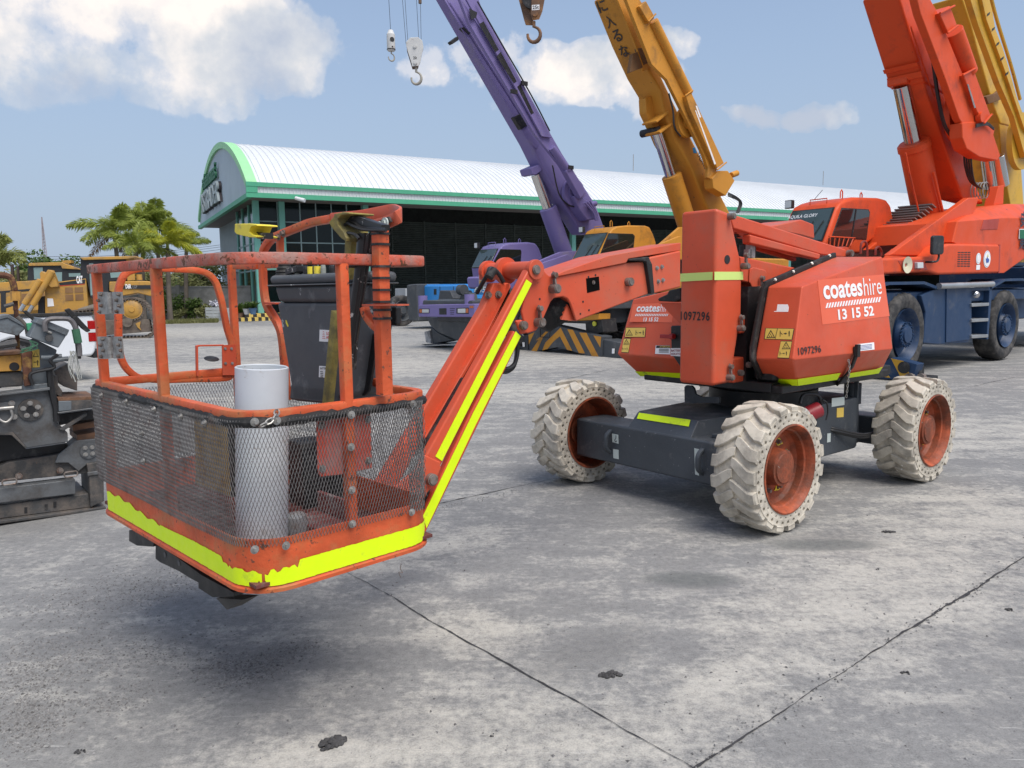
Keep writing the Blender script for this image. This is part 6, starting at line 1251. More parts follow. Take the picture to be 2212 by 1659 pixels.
hb = M('hook_brown', (.15,.08,.045), .7, var=.3, dirt=(.35,.16,.05), da=.3, ds=4)
mb = MB(); mb.prism([V((a*u,-20*u,b*u)) for a, b in ((-5,-5),(40,0),(62,50),(85,160),(80,260),(0,260),(-20,40))], (0,5*u,0)); b_ = put('side_plate', mb, hb, t, bevel=.01)
mb = MB(); mb.prism([V((a*u,22*u,b*u)) for a, b in ((-60,-20),(-10,-25),(-5,60),(-20,200),(-40,300),(-120,300),(-110,160),(-70,10))], (0,-5*u,0)); put('side_plate', mb, hb, t, bevel=.01)
mb = MB(); mb.cyl((-5*u,-15*u,150*u), (-5*u,17*u,150*u), 75*u, n=28); put('sheave', mb, mBlack, t); mb = MB(); mb.cyl((12*u,-20*u,38*u), (12*u,-30*u,38*u), 20*u, n=20); put('sheave_bolt', mb, hb, b_)
mb = MB(); mb.box(-10*u,42*u,-21*u,-20.4*u,62*u,96*u); q_ = put('capacity_plate', mb, mWhiteS, b_); mb = MB(); write(mb, '25t', V((-6*u,-22*u,68*u)), (1,0,0), (0,0,1), w=44*u, h=24*u, bold=.02); put('capacity_mark', mb, mBlackS, q_)
mb = MB(); hook(mb, V((0,0,-5*u)), 50*u, 13*u); put('hook', mb, hb, t)
for a in (-90,-40,30,70): mb = MB(); mb.cyl((a*u,0,240*u), (a*u,0,520*u), 3*u, n=6); put('rope', mb, mBlack, t)
# ---------------------------------------------------------------- paving screed at the left edge
mScr = M('screed_grey', (.105,.112,.118), .55, var=.25, vs=3, dirt=(.05,.042,.036), da=.35, ds=4, chip=(.22,.23,.24), ca=.12, cs=22, bump=.25, bs=40)
mScrD = M('screed_dark', (.05,.05,.05), .65, var=.35, vs=4, dirt=(.15,.125,.105), da=.38, ds=6, chip=(.15,.09,.06), ca=.15, cs=18, bump=.4, bs=40)
mBoxG = M('box_grey', (.13,.15,.165), .45, var=.12, dirt=(.06,.06,.06), da=.2, ds=9, chip=(.3,.3,.3), ca=.08, cs=30)
mRust = M('rust', (.10,.040,.022), .85, var=.4, vs=12, dirt=(.40,.24,.06), da=.22, ds=14, bump=.5, bs=60)
mWood = M('oily_plank', (.17,.085,.045), .7, var=.35, vs=8, dirt=(.05,.04,.035), da=.35, ds=7, bump=.3, bs=40)
mScrY = M('screed_yellow', (.52,.27,.05), .55, var=.15, dirt=(.2,.1,.04), da=.3, ds=8)
mTapeG = M('green_tape', (.04,.13,.07), .45, var=.25, vs=14)
SF = Frame((-3.07,5.64), H218)
sd_ = thing('paving_screed', 'dirty grey paving screed with tilted control box and rusty posts at left edge', 'paving machine', SF.o, SF.rz)
def sp_(name, pts, y, t, mat, par=sd_, bev=.006): return poly(SF, par, name, kE(*pts), y, t, mat, bev)
base = sp_('runner', [(-400,1625),(730,1478),(732,1497),(-400,1650)], .02, .30, mScrD)
sp_('screed_plate', [(-400,1520),(610,1385),(622,1480),(-400,1610)], -.03, .5, mScrD); sp_('screed_beam', [(-400,1400),(518,1288),(520,1388),(-400,1500)], .0, .12, mScr)
sp_('tamper_frame', [(-400,1250),(0,1195),(60,1170),(435,1110),(530,1022),(700,1005),(705,1235),(560,1250),(-400,1350)], -.06, .2, mScrD)
mp__ = sp_('tamper_plate', [(400,1120),(530,1022),(704,1005),(706,1180),(600,1185),(540,1235),(470,1175),(380,1175)], -.03, .03, mScr)
fl = MB(); p = SF.W(*kE((610,1090))[0], -.03); r_ = (SF.W(*kE((610,1036))[0], -.03)-p).length; fl.cyl(p, p+V((0,.012,0)), r_, n=32); fl_ = put('flange', fl, mScr, mp__)
for q in ((585,1072),(632,1068),(588,1117),(636,1110)): mb = MB(); mb.bolt(SF.W(*kE(q)[0], -.017), (0,1,0), .011, .012); put('bolt', mb, mSteel, fl_)
sb = sp_('side_block', [(596,1182),(712,1163),(716,1440),(622,1482),(612,1270)], .0, .35, mScrD); sp_('block_strap', [(600,1240),(714,1225),(715,1250),(604,1268)], .01, .02, mScr, sb)
for q in ((128,1263),(410,1225)): mb = MB(); p = SF.W(*kE(q)[0], -.055); mb.cyl(p, p+V((0,.03,0)), .022, n=18); mb.cyl(p+V((0,.03,0)), p+V((0,.045,0)), .012, n=6); put('pin', mb, mPin, base)
for q in ((65,1305),(488,1252)):
    c = SF.W(*kE(q)[0], .03); mb = MB(); mb.tube([c+V((.042*a,0,.018*b)) for a, b in [(-1,-.5),(-1,.5),(-.8,1),(.8,1),(1,.5),(1,-.5),(.8,-1),(-.8,-1)]], .006, 6, closed=True); put('ring_handle', mb, mPin, base)
for q in ((178,1500),(318,1478),(378,1462)): poly(SF, base, 'slot', kE((q[0]-10,q[1]-18),(q[0]+10,q[1]-20),(q[0]+10,q[1]+18),(q[0]-10,q[1]+20)), -.025, .01, mBlack)
ap = sp_('side_arm', [(-400,745),(0,705),(345,660),(378,880),(466,968),(468,1030),(182,1072),(92,968),(-400,965)], .06, .05, mScr); sp_('arm_edge', [(-400,962),(92,965),(182,1068),(178,1082),(80,985),(-400,985)], .065, .10, mScrD, ap)
sp_('tamper_gap', [(-400,985),(80,985),(178,1080),(460,1040),(440,1100),(60,1160),(-400,1230)], -.12, .2, mBlack)
p = SF.W(*kE((210,808))[0], .06); r_ = (SF.W(*kE((210,733))[0], .06)-p).length; mb = MB(); mb.cyl(p, p+V((0,.015,0)), r_, n=36); fl_ = put('flange', mb, mScrD, ap)
mb = MB(); mb.cyl(p+V((0,.015,0)), p+V((0,.017,0)), r_*.36, n=24); put('flange_bore', mb, mBlack, fl_)
for k in range(5): a = k*1.257+.3; mb = MB(); mb.bolt(p+V((math.cos(a)*r_*.6,.015,math.sin(a)*r_*.6)), (0,1,0), .012, .012); put('bolt', mb, mSteel, fl_)
sp_('arm_ledge', [(-400,740),(0,700),(345,655),(345,675),(-400,765)], .12, .16, mScr, ap)
pl = sp_('shackle_plate', [(-60,765),(88,752),(105,875),(-60,905)], .075, .015, mScr, ap)
for q in ((80,765),(95,858)): mb = MB(); mb.bolt(SF.W(*kE(q)[0], .076), (0,1,0), .014, .012); put('bolt', mb, mSteel, pl)
c = SF.W(*kE((35,850))[0], .10); mb = MB(); mb.tube(curve([c+V((.035,0,.05)), c+V((.04,0,-.01)), c+V((0,.01,-.045)), c+V((-.04,0,-.01)), c+V((-.035,0,.05))]), .009, 8); mb.cyl(c+V((.055,0,.05)), c+V((-.055,0,.05)), .014, n=12); put('shackle', mb, mSteel, pl)
st = sp_('step', [(402,750),(440,745),(662,738),(668,780),(600,803),(405,826)], .10, .05, mScrD); st2_ = MB(); q = [SF.W(*k_, .10) for k_ in kE((400,748),(664,738))]; st2_.prism([q[0], q[1], q[1]+V((0,-.42,0)), q[0]+V((.0,-.42,0))], (0,0,.02)); put('step_board', st2_, mWood, st)
sp_('step_face', [(402,750),(492,748),(492,812),(405,822)], .105, .01, mBoxG, st); sp_('step_rail', [(395,828),(680,790),(682,800),(400,838)], .12, .08, mScr, st); sp_('step_gusset', [(405,945),(585,832),(600,836),(600,850),(440,955),(425,955)], .08, .03, mScrD, st)
sp_('step_bracket', [(405,840),(690,802),(695,870),(520,890),(405,920)], -.02, .4, mBlack, st)
mb = MB()
for q0, q1, y_ in (((500,915),(690,880),-.1),((530,985),(700,960),-.08)): a, b = SF.W(*kE(q0)[0], y_), SF.W(*kE(q1)[0], y_); mb.prism([a, b, b+V((0,-.35,0)), a+V((0,-.35,0))], (0,0,-.045)); put('plank', mb, mWood, sd_); mb = MB()
ct = sp_('control_stand', [(218,640),(215,360),(205,330),(235,320),(392,398),(385,430),(352,560),(345,652)], .03, .06, mBoxG); sp_('stand_base', [(165,640),(345,625),(345,660),(165,685)], .08, .14, mBoxG, ct)
sp_('rusty_post', [(148,430),(180,400),(222,388),(225,420),(218,520),(222,640),(168,650),(160,560)], .10, .05, mRust); sp_('warning_label', [(220,396),(271,393),(274,517),(223,520)], .034, .003, mYelS, ct); 
mb = MB(); P_ = lambda x, y: SF.W(*kE((x,y))[0], .036)
for T in ([(246,405),(226,445),(232,445)],[(246,405),(266,445),(262,445)],[(228,441),(266,441),(266,446),(226,446)],[(230,480),(250,480),(250,484),(230,484)],[(256,468),(262,468),(262,505),(256,505)],[(250,478),(268,478),(268,482),(250,482)]): mb.face([P_(*t) for t in T])
put('warning_print', mb, mBlackS, ct)
yb = sp_('tool_box', [(-400,470),(0,440),(150,425),(150,542),(-400,565)], .02, .3, mScrY); p = SF.W(*kE((98,512))[0], .02); mb = MB(); mb.cyl(p, p+V((0,.004,0)), .03, n=24); put('hole', mb, mBlack, yb); sp_('tool_box_lid', [(-400,425),(0,415),(150,400),(150,427),(-400,470)], .05, .34, mWood, yb); sp_('tool_box_foot', [(-400,580),(0,555),(155,545),(160,640),(-400,690)], .0, .3, mScrD, yb)
gx_ = sp_('control_box', [(198,310),(262,182),(478,265),(402,385)], .16, .22, mBoxG, bev=.008); sp_('box_lid', [(240,212),(266,174),(478,260),(460,302)], .175, .25, mBoxG, gx_, .006); sp_('box_latch', [(325,262),(362,275),(358,292),(322,280)], .185, .02, mSteel, gx_)
p = SF.W(*kE((335,315))[0], .16); mb = MB(); mb.cyl(p, p+V((0,.03,0)), .024, n=18); put('dial', mb, mScrD, gx_)
g2 = sp_('control_box', [(-60,190),(55,160),(188,238),(122,302),(-60,262)], -.05, .25, mBoxG, bev=.008); sp_('box_lid', [(-60,170),(60,152),(190,232),(182,250),(50,178),(-60,205)], -.04, .27, mBoxG, g2)
def sl(name, pts, y, r, mat, par=sd_, n=8): mb = MB(); mb.tube(curve([SF.W(*q, y) for q in kE(*pts)]), r, n); return put(name, mb, mat, par)
hb_ = sl('hand_rail', [(312,270),(308,215),(335,188),(400,182),(475,188),(512,230),(530,300),(545,380),(548,440)], .19, .017, M('rail_dull', (.16,.15,.15), .5, .4, var=.3, vs=10)); sl('green_tape', [(519,255),(528,300),(538,350)], .19, .027, mTapeG, hb_, 10)
sl('hand_rail', [(190,290),(180,240),(150,200),(120,170)], -.05, .014, mScrD); sp_('green_rag', [(182,215),(225,212),(240,240),(215,275),(190,265)], .0, .05, M('green_rag', (.05,.30,.15), .7, var=.3, vs=20))
sp_('rubber_paddle', [(442,122),(478,110),(625,265),(600,278),(560,250)], .12, .03, mRubberB, hb_); sp_('rubber_paddle', [(152,130),(185,125),(262,205),(245,215)], -.02, .03, mRubberB); sp_('paddle_stem', [(500,170),(525,165),(560,330),(560,460),(530,460)], .13, .03, mRubberB, hb_)
sp_('rusty_post', [(98,120),(128,115),(140,400),(112,410)], -.15, .05, mRust); sp_('rusty_post', [(88,-40),(120,-40),(126,120),(95,130)], -.15, .05, mRust); sl('post_cap', [(107,-5),(110,60)], -.16, .034, mScrY)
sl('rusty_handle', [(-60,-110),(20,-115),(70,-100),(90,-60),(100,-10)], -.16, .022, mRust); sl('lever', [(-20,370),(60,360),(115,350)], .1, .022, mScrD); sl('lever', [(30,100),(95,80)], -.1, .014, mScrD)
for q in (((282,450),(330,448),(425,440)), ((360,470),(430,462),(470,458))): sl('rod', q, .1, .016, mBoxG)
sl('cable', [(225,640),(215,560),(370,520),(345,470),(400,430)], .11, .012, mHose); sl('hose', [(340,520),(350,640),(370,740),(385,800),(390,890)], .08, .022, mHose)
rr_ = random.Random(4)
for k in range(9): x0 = 475+rr_.uniform(0,60); sl('cord', [(500+rr_.uniform(-25,30),405),(x0,450),(x0+rr_.uniform(-20,25),520),(x0+rr_.uniform(-10,40),560+rr_.uniform(0,70))], .16+rr_.uniform(-.02,.02), .0035, M('frayed_cord', (.42,.43,.40), .8, var=.3), sd_, 4)
for k in range(7): sl('cord', [(200+k*6,330+k*5),(230+rr_.uniform(-30,30),360+k*6),(150+rr_.uniform(-20,60),395+k*4)], .16, .004, mTapeG, sd_, 4)
sp_('chute', [(372,540),(470,488),(532,598),(532,680),(440,650),(402,620)], -.12, .3, mScrD); sp_('stand_bracket', [(362,570),(395,575),(400,640),(430,680),(425,730),(380,700)], .0, .1, mScrD)
# ---------------------------------------------------------------- pickup
TF = Frame((-7.75,14.3), math.radians(222)); tr = thing('pickup_truck', 'white pickup truck parked behind the screed, its red tail light showing', 'pickup', TF.o, TF.rz)
mWP = M('white_paint', (.72,.75,.78), .25, var=.02, coat=.5)
mb = MB()
def arch(xc, r, n=9): return [(xc+r*math.cos(math.pi*i/n), .42+r*math.sin(math.pi*i/n)) for i in range(n+1)]
out = [(0,.55),(.05,.47),(.5,.45)]+arch(1.25,.44)[::-1]+[(1.75,.40),(3.8,.40)]+arch(4.35,.44)[::-1]+[(4.85,.45),(5.1,.55),(5.12,.85),(4.95,1.03),(4.0,1.10),(3.45,1.62),(2.2,1.66),(2.15,1.2),(.02,1.23),(-.03,1.1),(-.04,.75)]
mb.prism([V((a,0,b)) for a, b in out], (0,-1.78,0)); bd = put('body', mb, mWP, tr, bevel=.05, seg=3)
mb = MB(); mb.box(.0,2.15,-.10,.03,1.22,1.275); put('bed_rail', mb, mRubberB, bd, bevel=.01); mb = MB(); mb.box(.1,2.1,-.1,-1.7,.75,1.20); put('bed_well', mb, mBlack, bd)
mb = MB(); mb.box(-.04,.10,-.02,.012,.73,1.12); tl_ = put('tail_light', mb, glassy('tail_red', (.35,.005,.005), .15), bd, bevel=.01); mb = MB(); mb.box(-.042,.102,-.02,.016,.90,.96); put('reverse_lens', mb, mLamp, tl_)
mb = MB(); mb.box(-.12,.05,-.05,-1.7,.42,.58); put('rear_bumper', mb, mBlack, tr, bevel=.03)
mb = MB(); mb.prism([V((a,.006,b)) for a, b in ((2.3,1.15),(2.3,1.58),(3.4,1.56),(3.85,1.12))], (0,-.01,0)); put('side_window', mb, mCabS, bd)
for xx in (1.25,4.35): big_wheel(TF, tr, xx, -.03, .38, .25, M('alloy', (.3,.3,.31), .3, .8))
# ---------------------------------------------------------------- bulldozers
mDz = M('dozer_yellow', (.50,.27,.05), .5, var=.12, vs=1, dirt=(.22,.15,.08), da=.3, ds=2)
mDzB = M('dozer_black', (.02,.022,.025), .5); mTrk = M('track_steel', (.14,.11,.09), .7, .3, var=.3, vs=3, dirt=(.22,.19,.15), da=.4, ds=4); mGrl = M('grille_brown', (.22,.12,.05), .7, var=.2)
def pA(fr, par, name, pts, y, t, mat, bev=.0): return poly(fr, par, name, kA(*pts), y, t, mat, bev)
def track(fr, par, pts, y, w_, n, name='track'):   # endless track: shoes along a closed loop
    P = [fr.W(*q, y) for q in kA(*pts)]; P = fillet(P, .45, 6, closed=True); L_ = [0]
    for i in range(len(P)): L_.append(L_[-1]+(P[(i+1) % len(P)]-P[i]).length)
    mb = MB()
    for k in range(n):
        d = L_[-1]*k/n; i = max(j for j in range(len(P)) if L_[j] <= d); a, b = P[i], P[(i+1) % len(P)]; f_ = (d-L_[i])/max(1e-6, L_[i+1]-L_[i]); p = a.lerp(b, f_); t = (b-a).normalized(); nn = V((t.z,0,-t.x))
        mb.obox(p+V((0,-w_/2,0)), t*(L_[-1]/n*.46), (0,w_/2,0), nn*.03); mb.obox(p+nn*.04*(-1)+V((0,-w_/2,0)), t*.012, (0,w_/2,0), nn*.05)
    return put(name, mb, mTrk, par)
def pane(fr, par, pts, y): return pA(fr, par, 'window', pts, y, .03, M('dozer_glass', (.22,.32,.31), .15), 0)
D1 = Frame((-13.1,28.0), math.radians(197)); dz = thing('bulldozer', 'yellow bulldozer seen from the side, its sprocket and D6R panel behind the basket', 'bulldozer', D1.o, D1.rz, 'bulldozers')
pA(D1, dz, 'radiator_guard', [(388,905),(505,912),(512,960),(575,1140),(575,1200),(392,1200)], -.4, 1.4, mDz, .02)
hd = pA(D1, dz, 'hood', [(510,905),(748,878),(765,1095),(760,1200),(560,1200),(520,1090)], -.42, 1.3, mDz, .02); pA(D1, hd, 'hood_stripe', [(512,915),(745,884),(738,922),(512,938)], -.41, .02, mDzB); pA(D1, hd, 'red_line', [(512,940),(738,924),(738,928),(512,944)], -.41, .02, mRedS)
for q in ([(565,955),(632,955),(635,1003),(568,1005)],[(650,955),(722,952),(725,1000),(652,1002)],[(568,1018),(636,1015),(640,1068),(570,1072)],[(655,1015),(725,1012),(728,1065),(658,1068)]): pA(D1, hd, 'grille', q, -.405, .02, mGrl)
mb = MB(); a_, b_ = D1.W(*kA((668,922))[0], -.40), D1.W(*kA((722,918))[0], -.40); write(mb, 'CAT', a_, b_-a_, V((0,0,1)), w=(b_-a_).length, h=.27, bold=.05); put('lettering', mb, mWhiteS, hd)
cb2 = pA(D1, dz, 'cab', [(700,705),(940,702),(1090,712),(1098,890),(950,905),(945,1035),(790,1050),(755,890),(702,885)], -.45, 1.3, mDzB, .02); pA(D1, cb2, 'cab_roof', [(692,692),(1180,680),(1192,695),(1100,708),(722,716)], -.3, 1.6, mDz, .02)
pane(D1, cb2, [(775,745),(812,742),(825,1020),(790,1025)], -.44); pane(D1, cb2, [(955,800),(1060,796),(1062,865),(965,872)], -.44); pA(D1, cb2, 'rear_post', [(1100,705),(1165,700),(1175,890),(1110,895)], -.5, .15, mDz)
tk = pA(D1, dz, 'fuel_tank', [(950,905),(1195,898),(1300,900),(1318,925),(1325,1035),(1200,1005),(1060,1030),(950,985)], -.35, 1.5, mDz, .03); pA(D1, tk, 'tank_stripe', [(1062,937),(1312,934),(1316,968),(1062,966)], -.31, .03, mDzB)
mb = MB(); a_, b_ = D1.W(*kA((1095,966))[0], -.30), D1.W(*kA((1145,966))[0], -.30); write(mb, 'D6R', a_, b_-a_, V((0,0,1)), w=(b_-a_).length, h=.17, bold=.04); put('lettering', mb, mWhiteS, tk)
mb = MB(); a_, b_ = D1.W(*kA((1157,964))[0], -.30), D1.W(*kA((1195,964))[0], -.30); write(mb, 'LGP', a_, b_-a_, V((0,0,1)), w=(b_-a_).length, h=.11); put('lettering', mb, M('letter_grey', (.3,.3,.3)), tk)
mb = MB(); p = D1.W(*kA((1215,890))[0], -.6); mb.cyl(p, p+V((0,0,.2)), .1, n=16); put('filler_cap', mb, mDz, tk)
track(D1, dz, [(905,1130),(1010,1075),(1150,1040),(1250,1070),(1335,1190),(1340,1395),(900,1410),(-100,1380),(-60,1250),(300,1210),(700,1150)], 0, .55, 96)
pA(D1, dz, 'track_frame', [(300,1280),(920,1240),(1300,1232),(1325,1340),(930,1370),(300,1370)], -.1, .35, mTrk, .02); pA(D1, dz, 'track_guard', [(1180,1270),(1225,1250),(1215,1300),(1230,1330),(1195,1300)], -.06, .05, mDz)
p = D1.W(*kA((1150,1145))[0], -.04); r_ = (D1.W(*kA((1150,1062))[0], -.04)-p).length; mb = MB(); mb.cyl(p+V((0,-.3,0)), p, r_, n=40); mb.lathe([(r_*.9,0),(r_*.75,.04),(r_*.3,.05),(r_*.28,.09),(.001,.09)], p, (0,1,0), 36); sp2 = put('sprocket', mb, mDz, dz)
mb = MB()
for k in range(25): a = k*2*math.pi/25; u = V((math.cos(a),0,math.sin(a))); mb.obox(p+u*(r_+.02)+V((0,-.05,0)), u*.05, (0,.04,0), V((-u.z,0,u.x))*.03)
put('sprocket_teeth', mb, mTrk, sp2); p = D1.W(*kA((1110,1258))[0], -.05); mb = MB(); mb.cyl(p, p+V((0,.06,0)), .17, n=24); put('roller', mb, mTrk, dz)
pA(D1, dz, 'fender', [(680,1140),(830,1095),(915,1078),(915,1100),(760,1150),(690,1160)], -.05, .6, M('mud', (.25,.22,.18), .9, var=.2))
pA(D1, dz, 'lift_bracket', [(345,830),(360,812),(395,830),(415,800),(455,805),(500,925),(505,950),(440,955),(410,925),(320,920),(305,890),(350,880)], -.15, .3, mDz, .02)
for a_, b_ in (((458,815),(285,1110)), ((352,890),(212,1100))):
    c = rod(D1, dz, 'lift_cylinder', kA(a_)[0], kA(b_)[0], -.12, .10, mDz, 16); rod(D1, c, 'cylinder_rod', kA(b_)[0], kA((b_[0]-35,b_[1]+60))[0], -.12, .07, mChrome, 12)
pA(D1, dz, 'paper_notice', [(412,1050),(460,1052),(470,1118),(415,1122)], -.38, .02, mWhiteS); pA(D1, dz, 'ram_guard', [(335,1040),(388,1030),(388,1200),(330,1200)], -.5, .5, mDzB); pA(D1, dz, 'blade', [(-160,1190),(330,1150),(330,1200),(-100,1240),(-150,1390),(-260,1390)], -.5, .3, mDz)
D2_ = Frame((-19.5,33.0), math.radians(197)); d2 = thing('bulldozer', 'second yellow bulldozer farther left with two dark exhaust stacks', 'bulldozer', D2_.o, D2_.rz, 'bulldozers')
b2 = pA(D2_, d2, 'hood', [(-150,930),(0,912),(280,895),(400,888),(410,1200),(-150,1200)], -.4, 1.4, mDz, .03); pA(D2_, b2, 'hood_stripe', [(-100,995),(290,965),(288,985),(-100,1010)], -.39, .02, mDzB); pA(D2_, b2, 'grille', [(165,1012),(385,1000),(385,1105),(170,1112)], -.39, .02, mGrl); pA(D2_, b2, 'ram_guard', [(5,990),(50,990),(52,1190),(8,1190)], -.38, .1, mDzB)
c2 = pA(D2_, d2, 'cab', [(240,770),(260,745),(560,740),(700,790),(700,900),(560,900),(240,905)], -.5, 1.4, mDzB, .02); pA(D2_, c2, 'cab_roof', [(246,752),(260,742),(540,734),(560,745),(690,790),(700,800),(540,790),(530,765),(250,768)], -.4, 1.6, mDz, .02)
pane(D2_, c2, [(292,782),(372,780),(372,880),(298,885)], -.49); pane(D2_, c2, [(455,825),(540,822),(540,900),(455,905)], -.49); pane(D2_, c2, [(598,832),(700,830),(700,860),(600,862)], -.49); pA(D2_, c2, 'roof_box', [(532,722),(618,718),(620,742),(602,745),(602,785),(570,785),(565,745)], -.7, .5, mDz, .01)
for q in ([(88,758),(112,755),(122,900),(98,905)],[(140,772),(160,770),(170,960),(150,960)]): pA(D2_, d2, 'exhaust_stack', q, -.8, .15, M('stack_brown', (.05,.035,.03), .7), .02)
track(D2_, d2, [(0,1230),(600,1180),(650,1300),(600,1400),(0,1400),(-60,1300)], 0, .55, 60)
# ---------------------------------------------------------------- plants, wall, far things
def leafmat(name, a, b, tr=.25):
    m = bpy.data.materials.new(name); nt, N, L = nodes(m); p = N['Principled BSDF']; tc = N.new('ShaderNodeTexCoord').outputs['Object']
    g_ = N.new('ShaderNodeNewGeometry'); r = ramp(N, [(0, a), (.5, tuple((x+y)/2 for x, y in zip(a, b))), (1, b)]); ad = N.new('ShaderNodeMath'); ad.operation = 'MULTIPLY_ADD'; ad.inputs[1].default_value = .5
    L.new(g_.outputs['Random Per Island'], ad.inputs[0]); mm = N.new('ShaderNodeMath'); mm.operation = 'MULTIPLY'; mm.inputs[1].default_value = .5; L.new(noise(N, L, tc, 1.2, 3), mm.inputs[0]); L.new(mm.outputs[0], ad.inputs[2]); L.new(ad.outputs[0], r.inputs[0])
    L.new(r.outputs[0], p.inputs['Base Color']); p.inputs['Roughness'].default_value = .5; p.inputs['Specular IOR Level'].default_value = .35
    t = N.new('ShaderNodeBsdfTranslucent'); L.new(r.outputs[0], t.inputs[0]); ms = N.new('ShaderNodeMixShader'); ms.inputs[0].default_value = tr; o = N['Material Output']; L.new(p.outputs[0], ms.inputs[1]); L.new(t.outputs[0], ms.inputs[2]); L.new(ms.outputs[0], o.inputs[0]); return m
mPalm = leafmat('palm_leaf', (.18,.24,.045), (.46,.52,.12), .4); mPalmY = leafmat('palm_leaf_yellow', (.30,.36,.04), (.58,.56,.07), .35); mDryL = leafmat('dry_leaf', (.10,.06,.035), (.26,.18,.10))
mLeaf = leafmat('leaf', (.035,.075,.015), (.11,.17,.035)); mLeafY = leafmat('leaf_dusty', (.13,.15,.05), (.30,.30,.12)); mBark = M('bark', (.13,.11,.09), .9, var=.3, vs=3, bump=.5, bs=12)
def frond(mb, o, az, el, ln, rg, w_=.42, n=30):
    d = V((math.cos(az)*math.cos(el), math.sin(az)*math.cos(el), math.sin(el))); P = []; p = V(o); v = d*ln/n
    for i in range(n+1):
        P.append(p.copy()); p += v; v.z -= ln*ln/n/n*.55*(1+i/n*1.2)/max(.6, ln)*2.2*.5
    mb.tube(P[::3]+[P[-1]], [.03*(1-k/(len(P[::3])+1))+.004 for k in range(len(P[::3])+1)], 4)
    for i in range(3, n+1):
        t = (P[i]-P[i-1]).normalized(); s = t.cross(V((0,0,1))); s = s.normalized() if s.length > .01 else V((1,0,0)); u = s.cross(t); f_ = i/n; L0 = w_*ln*.62*(math.sin(math.pi*min(1, f_*.92+.1))**.6)*rg.uniform(.85,1.1)
        for k in range(6):
            a = (k*60+30+rg.uniform(-28,28)); a = math.radians(a); q = (s*math.cos(a)*(1.3)+u*math.sin(a)*.55+t*rg.uniform(.55,.9)).normalized(); q.z -= .12; e = P[i]+q*L0; wv = t*.040*ln*.5+V((0,0,.0))
            m_ = P[i].lerp(e, .5)+V((0,0,.02)); mb.face([P[i]-wv*.6, m_-wv, e+V((0,0,-L0*.15)), m_+wv])
def palm(name_lab, base, h, cr, nf, seed, mat, dry=2):
    rg = random.Random(seed); t = thing('palm_tree', name_lab, 'palm tree', base, 0, 'palm trees beside the shed'); mb = MB(); lean = V((rg.uniform(-.25,.25), rg.uniform(-.2,.2), 0)); P = [V((0,0,0))+lean*(k/8)**2+V((0,0,h*k/8)) for k in range(9)]
    mb.tube(P, [.15-.05*k/8 for k in range(9)], 12); put('trunk', mb, mBark, t); top = P[-1]; mb = MB(); mb.tube([top, top+V((0,0,.5))], [.09,.05], 10); put('crown_shaft', mb, mPalm, t)
    mb = MB()
    for k in range(nf): frond(mb, top+V((0,0,.35)), k*2.4+rg.uniform(-.3,.3), math.radians(rg.choice([68,50,35,20,8])+rg.uniform(-8,8)), cr*rg.uniform(.85,1.12), rg)
    put('fronds', mb, mat, t, ang=180)
    if dry:
        mb = MB()
        for k in range(dry): frond(mb, top+V((0,0,.1)), rg.uniform(0,6.28), math.radians(-25), cr*.8, rg, .4, 22)
        put('dry_fronds', mb, mDryL, t, ang=180)
    return t
def at_(x, y, Y): p = AY(*kA((x,y))[0], Y); return p
PLM = [(1010,440,43.0,2.3,12,1,mPalm,2,'dark green bushy palm, leftmost of the cluster and leaning out over the bulldozer'),
 (1200,400,46.0,2.2,13,2,mPalm,1,'tall dark green palm in the back of the cluster, beside the leftmost one'),
 (1370,410,47.0,2.3,13,3,mPalm,2,'tall dark green palm at the back right of the cluster, nearest the shed'),
 (1210,590,42.0,2.0,12,4,mPalm,0,'lower fresh green palm at the front of the cluster'),
 (1440,560,42.5,1.9,12,5,mPalmY,0,'yellow-green palm at the front right of the cluster'),
 (1590,580,46.0,1.7,9,6,mPalm,1,'small green palm with drooping fronds close to the gable')]
for x, y, Y, cr, nf, sd__, m_, dr_, lb_ in PLM: p = at_(x, y, Y); palm(lb_, (p.x, p.y, 0), p.z-.35, cr, nf, sd__, m_, dr_)
p = at_(-110, 850, 36); palm('palm at the far left edge with only its drooping tips in view', (p.x, p.y, 0), p.z, 2.4, 14, 9, leafmat('palm_leaf_pale', (.16,.20,.05), (.36,.38,.12)), 0)['group'] = 'palm trees beside the shed'
def clump(mb, c, rx, ry, rz, n, ls, rg):
    for _ in range(n):
        while True:
            q = V((rg.uniform(-1,1), rg.uniform(-1,1), rg.uniform(-1,1)))
            if .15 < q.length < 1: break
        q = q*(.55+.45*rg.random()) if rg.random() < .3 else q; p = V(c)+V((q.x*rx, q.y*ry, q.z*rz)); a = V((rg.gauss(0,1), rg.gauss(0,1), rg.gauss(0,.6))).normalized(); b = a.orthogonal().normalized(); s = ls*rg.uniform(.6,1.4)
        mb.face([p-a*s, p+b*s*.45, p+a*s, p-b*s*.45])
